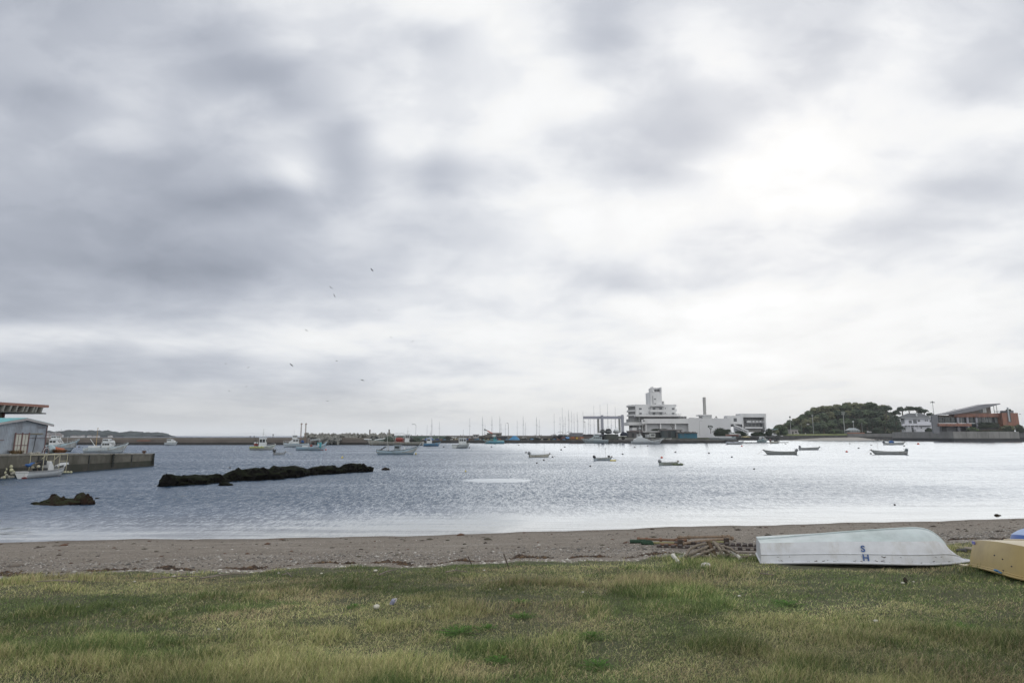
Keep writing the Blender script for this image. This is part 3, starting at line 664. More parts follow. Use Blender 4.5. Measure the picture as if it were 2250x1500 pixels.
def skiff(pl, pr, py, heading, label, yaw=8, col=None, beam=0.30, hh=0.42, bow=0.75, motor=None, tilt=0.0, mk=1.0, pole=None, stripe=None, extras=None, anti=None, deckm=None, name='skiff', seats=2):
    c, L, rz = place(pl, pr, py, heading, yaw)
    t = thing(name, label, 'skiff', c, rz, 'small open boats moored in the harbour')
    B = beam*L if L < 5 else 1.45+0.04*L
    H = Hull(L, B, hh*(L/5.0)**0.5, bow=bow, rake=0.13, deck=0.16, stern=0.12, fine=2.0)
    H.build(t, hull_col('skiff_hull_'+str(len(_mc)), col or OFFW, stripe, anti, 0.35), deckm or M_deck, rail=mat('rail_grey', (0.20,0.21,0.21), 0.6, 0.2))
    for i in range(seats):
        x = -L*0.22+i*L*0.36; s_ = MB(); tt = (x+L/2)/L; b = H.half(tt)-0.05; z = H.sheer(tt)-0.10
        s_.box(x-0.13, x+0.13, -b, b, z-0.04, z); s_.build('thwart', M_wood, t)
    fd = MB(); ts = [0.74,0.80,0.86,0.92,0.97]
    fd.loft([[(H.xs(q,1), -H.half(q)+0.03, H.sheer(q)-0.03), (H.xs(q,1), H.half(q)-0.03, H.sheer(q)-0.03)] for q in ts], closed=False, cap0=False, cap1=False); fd.build('foredeck', M_cabin, t)
    if motor: outboard(t, -L/2-0.02, 0.0, H.sheer(0)+0.02, motor, tilt, mk)
    if pole:
        mast(t, L*pole[0], H.sheer(0.6)-0.2, pole[1], 0.02, top=len(pole) > 2, name='pole')
    mb = MB(); mb.cbox((L*0.44, 0, H.sheer(0.94)+0.06), (0.10, 0.34, 0.08)); mb.tube([(L*0.44,0,H.sheer(0.93)-0.02),(L*0.44,0,H.sheer(0.93)+0.20)], 0.03, 6); mb.build('bow_bitt', M_wood, t); mb = MB(); mb.tube([(L*0.47,0,H.sheer(0.97)),(L*0.47+0.5,0.15,H.sheer(1)*0.45),(L*0.47+1.3,0.4,-0.02)],0.018,5); mb.build('mooring_line', M_rope, t)
    if extras: extras(t, L, B, H)
    return t

def motor_mat(c): return mat('motor_%s' % str(c), c, 0.35, 0.15, 3)
def ex_tarp(x, w, h, m=M_blue_tarp):
    def f(t, L, B, H):
        mb = MB(); mb.blob((x*L, 0, H.sheer(0.4)+h*0.3), (w, B*0.36, h), 3, 0.35, 8, flat=-0.8); mb.build('tarpaulin', m, t, smooth=True)
    return f
def ex_box(x, z, d, m=M_cabin, nm='box'):
    def f(t, L, B, H):
        mb = MB(); mb.box(x*L-d[0]/2, x*L+d[0]/2, -d[1]/2, d[1]/2, z, z+d[2]); mb.build(nm, m, t, bevel=0.02)
    return f
def multi(*fs):
    def f(*a):
        for g in fs: g(*a)
    return f
G5 = (0.17,0.18,0.19)
skiff(1163,1211,1004,1,'cream skiff with red waterline, thin upright pole and round grey outboard in mid harbour',yaw=14,col=CREAM,hh=0.44,motor=motor_mat(G5),tilt=0.1,mk=0.95,pole=(0.20,2.2),anti=RED,bow=0.55,extras=ex_box(-0.05,0.2,(0.3,0.4,0.28)))
skiff(1306,1348,1011,1,'grey blue skiff with a short flagged pole and a yellow float under its bow',yaw=24,col=(0.40,0.45,0.48),beam=0.34,hh=0.46,motor=motor_mat(DARK),tilt=0.75,mk=0.75,pole=(0.10,1.65,1),bow=0.35,stripe=[(0.8,(0.45,0.47,0.47))],extras=ex_box(0.28,0.45,(0.25,0.3,0.25),M_dark))
skiff(1449,1495,1021,1,'pale green grey skiff moored nearest to the beach, weedy floats at its bow',yaw=22,col=(0.40,0.44,0.40),beam=0.34,hh=0.44,motor=motor_mat(G5),tilt=0.9,mk=0.7,bow=0.2,stripe=[(0.62,(0.26,0.27,0.22)),(0.72,(0.42,0.45,0.41))])
skiff(1677,1747,998,-1,'long low grey skiff pointing left with its outboard hanging over the right end',yaw=7,col=(0.36,0.38,0.36),hh=0.50,motor=motor_mat(G5),tilt=0.65,mk=1.0,bow=0.65,seats=2,stripe=[(0.80,(0.30,0.31,0.29))],extras=ex_box(-0.2,0.25,(0.6,0.5,0.2),M_dark,'net_box'))
skiff(1756,1806,988,1,'pale grey skiff with upswept bow pointing right, moored in front of the sandy beach',yaw=10,col=(0.42,0.43,0.42),hh=0.50,motor=motor_mat(G5),tilt=0.15,mk=1.0,pole=(-0.14,1.6),bow=0.5)
skiff(1914,1988,998,-1,'grey dark bottomed skiff with a tall thin pole near its bow at the left',yaw=7,col=(0.44,0.45,0.43),hh=0.50,motor=motor_mat((0.14,0.17,0.18)),tilt=0.55,mk=1.05,pole=(0.26,2.9),anti=(0.05,0.07,0.10),bow=0.6)
skiff(1941,1994,977,1,'grey skiff with a bright blue tarpaulin and a black tilted outboard',yaw=8,col=(0.50,0.52,0.50),hh=0.55,motor=motor_mat((0.04,0.045,0.06)),tilt=0.8,mk=1.5,bow=0.8,extras=ex_tarp(-0.17,0.9,0.75))
skiff(1596,1636,976,1,'slim white runabout with a black outboard and pointed bow, moored below the dark bushes',yaw=5,col=(0.50,0.52,0.57),hh=0.9,motor=motor_mat(DARK),tilt=0.55,mk=1.9,bow=0.3,stripe=[(0.85,(0.35,0.36,0.42))],extras=ex_box(0.0,0.6,(1.2,1.0,0.6),M_cabin,'console'),seats=1)
skiff(1691,1716,974,1,'cream runabout with a dark outboard, right of the small pale green cabin cruiser',yaw=22,col=CREAM,hh=0.95,motor=motor_mat((0.10,0.03,0.04)),tilt=0.3,mk=1.9,bow=0.4,anti=(0.1,0.1,0.09),extras=ex_box(0.1,0.9,(1.4,1.1,0.5),M_dark,'engine_box'),seats=1)
skiff(604,627,999,1,'tiny dark bottomed white dinghy with a black outboard in front of the fishing boats',yaw=20,col=(0.40,0.43,0.45),beam=0.38,hh=0.62,motor=motor_mat(DARK),tilt=0.0,mk=1.0,bow=0.5,anti=DARK,stripe=[(0.55,(0.12,0.13,0.15)),(0.7,(0.45,0.48,0.5))],seats=1)

# ---- larger boats
def boat(name, label, pl, pr, py, heading, yaw, beam, hh, group=None, cat='fishing boat', **hk):
    c, L, rz = place(pl, pr, py, heading, yaw)
    t = thing(name, label, cat, c, rz, group)
    hm = hk.pop('hm'); dm = hk.pop('dm', None); rail = hk.pop('rail', None)
    H = Hull(L, beam, hh, **hk); H.build(t, hm, dm, rail); t['len'] = L; del t['len']
    return t, H, L
def gear(parent, name, x, y, z, r, m, seed=0, amp=0.4):
    mb = MB(); mb.blob((x,y,z), r, 2, amp, seed, flat=-0.6); return mb.build(name, m, parent, smooth=False)

FB = 'fishing boats moored in the harbour'
# yellow green trawler
t,H,L = boat('fishing_boat','fishing boat with a tall white wheelhouse and yellow nets along its side',552,603,988,1,14,2.2,0.85,FB,
    bow=0.75,stern=0.05,rake=0.06,deck=0.45,fine=3.0,hm=hull_col('hull_trawler',(0.52,0.53,0.50),[(0.72,(0.16,0.24,0.20)),(0.84,(0.58,0.60,0.57))],DARK))
wheelhouse(t,-0.9,0.75,1.7,0.5,3.1,slant=0.05); mast(t,-0.1,3.1,5.2,0.05,cross=((4.0,0.7),(4.5,0.4))); mast(t,0.5,3.1,3.9,0.04,top=False,name='radar_post')
gear(t,'net_heap',-1.7,0,1.25,(0.55,0.8,0.45),M_red,2); gear(t,'tarpaulin',-1.75,-0.1,1.75,(0.5,0.5,0.25),M_cabin,3)
mb = MB()
for i in range(9): mb.blob((-L*0.46+i*L*0.062, -1.05-0.02*(i % 3), 0.62+0.10*(i % 2)), (0.20,0.09,0.24), 1, 0.4, i)
mb.build('yellow_net', mat('yellow_net',(0.40,0.42,0.12),0.9,0.5,8), t)
mb = MB(); mb.tube([(-1.35,-0.6,0.8),(-1.7,-0.6,2.5),(-2.1,-0.6,2.2)],0.06,6); mb.tube([(-1.35,0.6,0.8),(-1.7,0.6,2.5),(-2.1,0.6,2.2)],0.06,6); mb.tube([(-1.7,-0.6,2.5),(-1.7,0.6,2.5)],0.05,6); mb.build('gallows', M_dark, t)
rails(t,H,0.62,0.95,0.4)
# lattice masted boat
t,H,L = boat('fishing_boat','blue striped fishing boat with twin rusty lattice masts in front of the long breakwater',622,676,982,-1,-6,2.6,1.15,FB,
    bow=0.25,stern=0.1,rake=0.05,deck=0.7,hm=hull_col('hull_lattice',(0.55,0.60,0.62),[(0.45,(0.10,0.20,0.30)),(0.58,(0.60,0.63,0.64)),(0.82,(0.12,0.25,0.33)),(0.92,(0.5,0.55,0.57))],(0.05,0.10,0.14)))
wheelhouse(t,-1.1,2.0,1.9,0.9,2.6,slant=0.5); wheelhouse(t,-0.2,1.0,1.5,2.6,3.7,slant=0.1,name='upper_wheelhouse'); mast(t,0.6,3.7,5.6,0.03,top=False,name='antenna')
for xx in (-1.5,-2.9):
    mb = MB()
    for a,b in ((0.18,0.18),(-0.18,0.18),(0,-0.18)): mb.tube([(xx+a,b,1.0),(xx+a*0.6,b*0.6,7.4)],0.055,6)
    for i in range(9): z=1.4+i*0.7; mb.tube([(xx+0.16,0.16,z),(xx-0.16,0.16,z+0.35),(xx,-0.16,z+0.7)],0.03,4)
    mb.cbox((xx,0,7.4),(0.55,0.35,0.3)); mb.build('lattice_mast', mat('rusty_lattice',(0.22,0.15,0.12),0.7,0.4,6), t)
gear(t,'tarpaulin',-1.9,-0.5,1.7,(0.6,0.5,0.5),M_blue_tarp,5); rails(t,H,0.6,0.97,0.6,m=M_cabin)
# white canopied blue grey boat
t,H,L = boat('fishing_boat','blue grey fishing boat with a pale deck canopy and teal bow housing',654,716,989,1,12,2.2,0.85,FB,
    bow=1.35,stern=0.25,rake=0.10,deck=0.45,beak=0.15,hm=hull_col('hull_bluegrey',(0.34,0.45,0.52),[(0.6,(0.22,0.34,0.42)),(0.75,(0.40,0.50,0.55))],RED))
mb = MB(); mb.prism([(-0.5,2.35),(-0.2,2.75),(1.6,2.9),(1.9,2.55)],-1.0,1.0); mb.build('canopy', mat('canopy_grey',(0.32,0.35,0.36),0.7,0.2), t, label='pale grey canopy')
mb = MB()
for x in (-0.4,1.7):
    for y in (-0.9,0.9): mb.tube([(x,y,0.6),(x,y,2.5)],0.045,6)

for y in (-0.9,0.9): mb.tube([(-0.4,y,2.3),(1.7,y,2.5)],0.04,6)
for x in (-0.4,1.7): mb.tube([(x,-0.9,2.3),(x,0.9,2.3)],0.04,6)
mb.build('canopy_frame', M_steel, t)
mb = MB(); mb.box(1.3,2.3,-0.75,0.75,0.7,1.95); mb.build('bow_housing', mat('teal_housing',TEAL,0.5,0.2), t, bevel=0.03); mb = MB(); mb.box(1.45,1.8,-0.78,-0.752,1.1,1.6); mb.build('notice_board', M_white, t)
mb = MB(); mb.box(-2.3,-0.8,-0.6,0.6,0.5,1.15); mb.build('hatch', M_cabin, t, bevel=0.04); mast(t,-1.0,0.6,3.2,0.05,top=False); mast(t,0.7,0.6,2.2,0.05,top=False,name='post')
gear(t,'net_heap',-0.2,0,1.05,(0.4,0.6,0.35),M_red,6); outb = MB(); outb.tube([(2.9,0,1.4),(3.15,0.1,1.0),(3.1,0,0.2)],0.03,5); outb.build('anchor_line', M_dark, t)
# long bowed boat
t,H,L = boat('fishing_boat','pale blue fishing boat with a very long upswept bow and thin dark mast aft',829,925,998,1,6,2.0,0.75,FB,
    bow=1.5,stern=0.35,rake=0.17,deck=0.35,draft=0.15,beak=0.35,fine=1.8,srake=0.03,hm=hull_col('hull_longbow',(0.40,0.52,0.58),[(0.52,(0.22,0.28,0.33)),(0.60,(0.42,0.54,0.60)),(0.90,(0.30,0.33,0.35))],(0.06,0.10,0.14)),rail=M_dark)
wheelhouse(t,-0.95,0.1,1.0,0.5,1.75,m=mat('housing_grey',(0.25,0.30,0.33),0.6,0.2),slant=-0.15,wins=1); mast(t,-2.35,0.5,4.35,0.05,top=False); mast(t,-2.1,0.5,2.0,0.06,top=False,name='post'); mast(t,0.25,1.0,2.2,0.025,top=False,name='antenna')
mb = MB(); mb.tube([(-3.6,0,0.9),(-2.6,0,1.5)],0.10,8); mb.tube([(-3.6,0,0.9),(-3.4,0,0.7)],0.08,6); mb.build('hauling_roller', M_dark, t)
mb = MB()
for i in range(12): mb.blob((-2.6+i*0.3, 0.25*math.sin(i*2.1), 0.62), (0.16,0.20,0.15+0.06*(i%3)), 1, 0.3, i)
mb.build('fishing_gear', M_dark, t)
mb = MB(); mb.box(0.9,1.15,-0.12,0.12,0.7,1.25); mb.cbox((1.02,0,1.35),(0.28,0.28,0.14)); mb.build('winch', M_cabin, t)
mb = MB(); mb.tube([(2.9,-0.45,1.3),(2.3,-0.3,1.75)],0.03,5); mb.tube([(3.1,-0.4,1.4),(2.95,-0.4,1.75)],0.03,5); mb.build('boat_hook', M_wood, t)
gear(t,'yellow_float',3.25,-0.35,0.12,(0.13,0.13,0.20),M_yellow,2,0.1)
# white boat by the pier
t,H,L = boat('fishing_boat','white fishing boat with a low cabin and tall ochre mast beyond the pier head',190,278,994,1,6,2.4,1.05,FB,
    bow=0.85,stern=0.0,rake=0.12,deck=0.6,beak=0.12,hm=hull_col('hull_white_pier',(0.55,0.60,0.64),[(0.42,(0.33,0.39,0.44)),(0.47,(0.57,0.62,0.66)),(0.86,(0.25,0.33,0.38)),(0.92,(0.55,0.6,0.62))],(0.08,0.13,0.17)))
wheelhouse(t,-0.7,1.6,1.7,0.9,2.15,slant=0.35,wins=4); mast(t,-2.3,0.9,5.2,0.07,m=mat('ochre_mast',(0.35,0.24,0.12),0.6,0.2)); mb = MB(); mb.tube([(-2.3,0,1.2),(-3.6,0,2.9)],0.06,6); mb.build('boom', M_cabin, t)
mb = MB(); mb.box(-3.4,-1.0,-0.8,0.8,0.62,1.45); mb.build('fish_hold', M_cabin, t, bevel=0.04); gear(t,'net_heap',2.0,0,1.45,(0.5,0.4,0.35),M_dark,4)
mb = MB(); mb.tube([(L*0.47,0,1.75),(L*0.40,-0.4,0.0)],0.025,5); mb.build('mooring_line', M_rope, t)
rails(t,H,0.66,0.97,0.3)
# cabin cruiser beyond it
t,H,L = boat('motor_boat','small cream cabin boat half hidden behind the white fishing boat',226,252,981,1,4,2.4,1.1,cat='motor boat',
    bow=0.35,rake=0.1,deck=0.8,hm=hull_col('hull_cream',(0.58,0.60,0.57),None,None))
wheelhouse(t,-1.6,1.4,1.9,1.1,2.6,slant=0.5,wins=4)
# flybridge boat beside shed
t,H,L = boat('fishing_boat','dark grey blue hulled boat with a white two storey bridge behind the corrugated shed',88,168,992,1,9,2.8,1.5,FB,
    bow=0.75,stern=0.0,rake=0.18,deck=0.9,beak=0.1,hm=hull_col('hull_flybridge',(0.28,0.34,0.38),[(0.80,(0.42,0.52,0.55))],DARK))
wheelhouse(t,-1.6,0.5,2.0,1.2,2.75,slant=0.35,wins=3); wheelhouse(t,-1.45,-0.2,1.6,2.75,3.55,slant=0.15,name='flying_bridge'); mast(t,-1.0,3.6,4.6,0.05,cross=((4.2,0.6),)); mast(t,1.6,1.5,3.4,0.04,cross=((2.9,0.3),),name='post')
mb = MB(); mb.box(0.6,2.6,-0.8,0.8,1.0,1.9); mb.build('fish_hold', M_deck, t, bevel=0.03); rails(t,H,0.7,0.97,0.35,m=M_cabin)
# tiny cruiser on the breakwater side
t,H,L = boat('motor_boat','small white cruiser alone in front of the long breakwater on the left',364,389,978,1,8,2.4,1.1,cat='motor boat',
    bow=0.25,rake=0.12,deck=0.8,hm=hull_col('hull_small_cruiser',(0.52,0.56,0.58),[(0.7,(0.40,0.44,0.46))],(0.1,0.13,0.15)))
wheelhouse(t,-1.4,1.3,1.7,1.0,2.3,slant=0.5,wins=3); mast(t,-0.6,2.3,4.0,0.04,top=False)
# fishing boat under the pier
c, L, rz = Vector((-41.55,51.8,0)), 4.5, R(87)
t = thing('fishing_boat','white fishing boat with a pipe frame and blue bundle tied against the pier','fishing boat',c,rz,FB)
H = Hull(L,1.5,0.60,bow=0.55,stern=0.0,rake=0.10,deck=0.28,draft=0.12,fine=2.6,beak=0.15); H.build(t,hull_col('hull_pier',(0.60,0.62,0.62),[(0.80,(0.30,0.31,0.31)),(0.86,(0.62,0.64,0.64))],(0.42,0.05,0.05),0.2),rail=mat('rail_grey',(0.2,0.2,0.2)))
mb = MB(); mb.prism([(-0.05,0.35),(0.62,0.35),(0.55,0.85),(0.25,1.35),(0.12,1.35),(0.0,0.9)],-0.32,0.32); mb.build('console', M_white, t, bevel=0.03, label='white steering console')
mb = MB()
for y in (-0.62,0.62):
    for x in (-0.95,0.72,1.55): mb.tube([(x,y,0.4),(x,y,1.95)],0.025,6)
    mb.tube([(-0.95,y,1.95),(1.55,y,1.95)],0.025,6); mb.tube([(0.72,y,1.35),(1.55,y,1.35)],0.025,6); mb.tube([(0.72,y,1.95),(0.2,y,1.55)],0.02,5)
for x in (-0.95,0.72,1.55): mb.tube([(x,-0.62,1.95),(x,0.62,1.95)],0.025,6)
mb.build('pipe_frame', mat('cream_pipe',(0.46,0.43,0.30),0.5,0.2), t)
mb = MB(); mb.box(-0.85,-0.15,-0.38,0.38,0.35,0.80); mb.cbox((-0.45,0,1.25),(0.55,0.5,0.42)); mb.tube([(-0.45,0.2,0.8),(-0.45,0.2,1.05)],0.04,6); mb.build('engine_housing', M_dark, t, bevel=0.02)
for i,(x,y,z,r) in enumerate(((-1.0,-0.25,0.95,0.13),(-0.95,0.3,0.85,0.12),(-1.05,0.1,1.2,0.10))): gear(t,'float',x,y,z,(r,r,r*1.1),mat('dirty_float',(0.46,0.44,0.34),0.6,0.2),i,0.06)
mb = MB()
for i in range(10): mb.blob((-L*0.42+i*0.13, 0.3*math.sin(i*1.7), 0.42+0.05*(i % 3)), (0.13,0.16,0.13), 1, 0.4, i)
mb.build('net_heap', M_dark, t)
mb = MB(); mb.tube([(-L*0.38,-0.1,0.4),(-L*0.30,-0.1,1.15)],0.02,5); mb.tube([(-L*0.2,-0.2,0.4),(-L*0.26,-0.2,1.25)],0.02,5); mb.tube([(-L*0.55,-0.1,1.12),(-L*0.12,-0.15,1.30)],0.025,5); mb.build('boat_hook', M_wood, t)
mb = MB(); mb.loft([[(-L*0.50+i*0.17, -0.12+w*math.cos(a), 1.12+i*0.03+0.7*w*math.sin(a)-0.10*(1 if 1<i<4 else 0)) for a in [k*math.pi/4 for k in range(8)]] for i,w in enumerate((0.02,0.12,0.20,0.18,0.12,0.09,0.03))]); mb.build('tarpaulin', M_blue_tarp, t, smooth=True, label='rolled blue tarpaulin')
mb = MB(); mb.blob((-L*0.49,-0.25,0.05),(0.14,0.22,0.12),2,0.5,3); mb.build('red_rag', mat('dark_red_rag',(0.16,0.03,0.03),0.8,0.4), t)
mb = MB(); mb.cbox((L*0.40,0,0.98),(0.9,0.5,0.09),ry=-0.12); mb.tube([(L*0.30,0,0.8),(L*0.30,0,1.05)],0.05,6); mb.tube([(L*0.20,-0.3,0.9),(L*0.36,-0.3,1.02)],0.03,6); mb.build('bow_platform', M_cabin, t)
mb = MB()
for sg in (-1,1): mb.tube([(L*0.33,sg*0.45,0.85),(L*0.44,sg*0.3,1.10),(L*0.515,sg*0.08,1.12),(L*0.53,0,1.08)],0.045,6)
mb.build('bow_rail', M_white, t)
# barge boat by the quay
t,H,L = boat('net_fishing_boat','long low grey boat piled with nets and red gear lying along the quay',806,930,978,-1,3,4.2,1.25,cat='fishing boat',
    bow=0.65,stern=0.1,rake=0.03,deck=1.0,fine=3.0,hm=hull_col('hull_barge',(0.38,0.38,0.34),[(0.45,(0.16,0.16,0.14)),(0.50,(0.40,0.40,0.36)),(0.85,(0.30,0.29,0.26)),(0.92,(0.48,0.47,0.42))],DARK,0.6))
wheelhouse(t,-5.6,-3.9,1.8,1.1,4.1,slant=0.03); mast(t,-4.8,4.1,6.6,0.07,cross=((5.2,1.0),)); 
mb = MB(); mb.box(-3.55,0.0,-1.3,1.3,1.1,1.5); mb.blob((-1.7,0,2.2),(1.9,1.0,0.8),2,0.2,3,flat=-0.8); mb.build('net_heap', M_red, t, label='heaped red nets')
gear(t,'net_heap',2.4,0,2.0,(1.9,1.3,1.35),mat('green_black_nets',(0.055,0.07,0.055),0.95,0.5,4),7,0.35); gear(t,'net_heap',-8.2,0,2.1,(1.6,1.2,1.2),mat('green_black_nets',(0,0,0)),9,0.4); gear(t,'net_heap',-6.4,0,2.0,(0.8,1.0,1.0),M_dark,9,0.4)
mb = MB()
for x in (-3.3,-0.3):
    for y in (-1,1): mb.tube([(x,y,1.2),(x,y,4.6)],0.06,6)
for y in (-1,1): mb.tube([(-3.3,y,4.6),(-0.3,y,4.6)],0.06,6); mb.tube([(-3.3,y,3.9),(-0.3,y,3.9)],0.05,6); mb.tube([(-3.3,y,3.9),(-2.3,y,4.6),(-1.3,y,3.9),(-0.3,y,4.6)],0.04,5)
mb.tube([(-3.3,-1,4.6),(-3.3,1,4.6)],0.06,6); mb.tube([(-0.3,-1,4.6),(-0.3,1,4.6)],0.06,6); mb.build('gantry_frame', M_cabin, t)
mb = MB(); mb.tube([(8.0,0,2.0),(3.6,0,2.6)],0.22,8); mb.tube([(12.0,0.4,2.3),(9.0,0.4,2.3)],0.2,8); mb.build('net_roller', M_cabin, t)
# blue boat
t,H,L = boat('fishing_boat','small blue hulled boat with a white cabin in front of the blue tent',931,968,980,1,6,2.6,1.0,FB,bow=0.4,rake=0.12,deck=0.7,hm=hull_col('hull_blue',(0.10,0.22,0.36),[(0.85,(0.2,0.34,0.44))],(0.04,0.10,0.24)))
wheelhouse(t,-1.9,-0.1,1.5,0.9,2.7,slant=0.2,wins=2); mast(t,-0.9,2.7,3.6,0.04,top=False)
# stern-on boat
t,H,L = boat('fishing_boat','small pale boat seen end on, moored below the black net heaps',1001,1030,984,1,60,2.5,1.05,FB,bow=0.5,rake=0.10,deck=0.7,hm=hull_col('hull_endon',(0.45,0.48,0.48),[(0.8,(0.35,0.38,0.38))],(0.2,0.22,0.22)))
wheelhouse(t,-0.6,1.0,1.7,0.9,2.9,slant=0.1,wins=2); mast(t,0.5,2.9,5.2,0.05,cross=((3.8,0.9),)); mast(t,-1.4,1.2,3.6,0.04,top=False,name='post')
# teal boat
t,H,L = boat('fishing_boat','bright turquoise fishing boat lying along the quay below the orange crane boom',1060,1108,974.5,-1,2,2.6,1.2,FB,bow=0.75,rake=0.14,deck=0.8,hm=hull_col('hull_teal',(0.16,0.36,0.42),[(0.6,(0.10,0.28,0.42)),(0.8,(0.25,0.45,0.48))],(0.05,0.12,0.16)))
wheelhouse(t,-1.4,0.0,1.6,1.0,3.0,m=mat('teal_housing',TEAL),slant=0.3,wins=2); mb = MB(); mb.box(-4.8,-1.6,-0.7,0.7,0.85,1.5); mb.build('fish_hold', mat('pale_teal',(0.3,0.5,0.52),0.5,0.2), t, bevel=0.04); gear(t,'net_heap',2.6,0,1.3,(1.0,0.8,0.4),M_dark,3)
# patrol style grey cruisers
t,H,L = boat('cabin_cruiser','long grey green cabin cruiser with raked windows, moored under the boat hoist',1277,1336,973,-1,2,3.4,1.7,cat='cabin cruiser',bow=0.35,rake=0.10,deck=1.2,hm=hull_col('hull_grey_cruiser',(0.30,0.36,0.38),[(0.5,(0.20,0.24,0.27)),(0.6,(0.33,0.38,0.40)),(0.9,(0.42,0.46,0.46))],(0.10,0.13,0.15)))
wheelhouse(t,-3.6,2.6,2.6,1.5,3.1,m=mat('cruiser_grey',(0.34,0.40,0.41),0.45,0.15),slant=0.35,wins=5); wheelhouse(t,-2.2,0.4,2.2,3.1,4.4,m=mat('cruiser_grey',(0,0,0)),slant=0.25,name='upper_wheelhouse'); mast(t,-1.6,4.4,6.2,0.06,cross=((5.2,1.2),)); rails(t,H,0.6,0.97,0.7)
t,H,L = boat('cabin_cruiser','pale cabin cruiser half hidden behind the long grey green cruiser',1318,1357,972,1,2,3.2,1.5,cat='cabin cruiser',bow=0.25,rake=0.08,deck=1.1,hm=hull_col('hull_pale_cruiser',(0.45,0.48,0.48),[(0.7,(0.35,0.38,0.38))],(0.15,0.16,0.16)))
wheelhouse(t,-3.2,0.2,2.4,1.4,4.4,m=mat('cruiser_grey',(0,0,0)),slant=0.15,wins=4); mast(t,-1.8,4.4,6.0,0.06,cross=((5.4,0.8),)); rails(t,H,0.55,0.97,0.6)
# white motor yacht with tall mast
t,H,L = boat('motor_yacht','sleek white motor yacht with a tall slender mast in front of the truck',1388,1459,975,1,2,3.0,1.3,cat='motor yacht',bow=0.85,rake=0.12,deck=1.0,fine=2.0,hm=hull_col('hull_yacht',(0.42,0.45,0.47),[(0.6,(0.34,0.37,0.40)),(0.68,(0.46,0.49,0.50))],(0.2,0.22,0.23)))
mb = MB(); mb.prism([(-6.5,1.2),(1.8,1.2),(-0.4,2.2),(-2.0,2.7),(-4.6,2.7),(-6.3,2.0)],-1.0,1.0); mb.build('cabin', mat('yacht_white',(0.46,0.49,0.51),0.35,0.1), t, bevel=0.08)
wheelhouse(t,-4.8,-2.4,1.6,2.7,4.2,slant=0.4,wins=2,name='flying_bridge'); mast(t,-3.4,4.2,15.0,0.10,cross=((6.5,2.0),(10.5,1.2))); mb = MB(); mb.cbox((-3.4,0,6.9),(0.8,0.8,0.35)); mb.build('radar_dome', M_white, t, bevel=0.05)
rails(t,H,0.62,0.98,0.6)
# grey fishing boat right of the teal shed
t,H,L = boat('fishing_boat','grey fishing boat moored between the teal shed and the large dark bush',1554,1616,968.5,-1,2,3.6,1.9,FB,bow=0.75,rake=0.14,deck=1.5,hm=hull_col('hull_grey_right',(0.30,0.33,0.34),[(0.65,(0.22,0.24,0.25)),(0.72,(0.36,0.38,0.39))],(0.10,0.11,0.12)))
wheelhouse(t,-9.5,1.0,2.6,1.9,3.4,m=mat('cruiser_grey',(0,0,0)),slant=0.1,wins=5); wheelhouse(t,-6.6,-3.8,2.2,3.4,6.6,m=M_cabin,slant=0.1,name='upper_wheelhouse'); mast(t,-5.0,6.6,9.8,0.08,cross=((8.0,1.8),)); gear(t,'net_heap',3.4,0,2.4,(1.5,1.0,0.6),M_dark,5)
# cruiser right
t,H,L = boat('cabin_cruiser','small pale green cabin cruiser with a dark outboard below the grassy bank',1664,1688,970.5,1,8,2.4,1.3,cat='cabin cruiser',bow=0.3,rake=0.12,deck=1.0,hm=hull_col('hull_green_cruiser',(0.38,0.46,0.46),None,(0.2,0.25,0.25)))
mb = MB(); mb.prism([(-1.8,1.3),(2.2,1.3),(1.2,2.4),(0.4,3.2),(-1.2,3.2),(-1.8,2.4)],-0.95,0.95); cb = mb.build('cabin', M_cabin, t, bevel=0.12)
for sg in (-1,1):
    mb = MB(); mb.box(-1.1,-0.1,sg*0.96-0.01,sg*0.96+0.01,2.1,2.8); mb.build('window', M_glass, cb); mb = MB(); mb.box(0.1,0.8,sg*0.96-0.01,sg*0.96+0.01,2.1,2.6); mb.build('window', M_glass, cb)
outboard(t,-L/2,0,1.3,motor_mat(DARK),0.4,2.2)
# ------------------------------------------------------------------ the left pier, shed, flat roofed building, far breakwater and hills
M_conc = mat('aged_concrete', (0.165,0.155,0.13), 0.9, 0.25, 1.5, bump=0.4, bscale=8, dirt=(0.06,0.06,0.045), dirt_amt=0.7, dscale=0.5)
M_conc_wet = mat('wet_concrete', (0.055,0.050,0.040), 0.75, 0.35, 2.5, bump=0.4, bscale=8, dirt=(0.025,0.03,0.018), dirt_amt=0.8, dscale=0.8)
# pier: face points along its front, from the far head towards the camera
pA = at(337,1023); pB = at(150,1037.5); pC = at(0,1051.5); pD = pC+(pC-pB)*2.2
hts = [1.50,1.84,2.05,2.3]
pts = [pA,pB,pC,pD]
t = thing('pier','grey concrete pier with dark tide stain running out from the left under the shed','pier',(pA.x,pA.y,0))
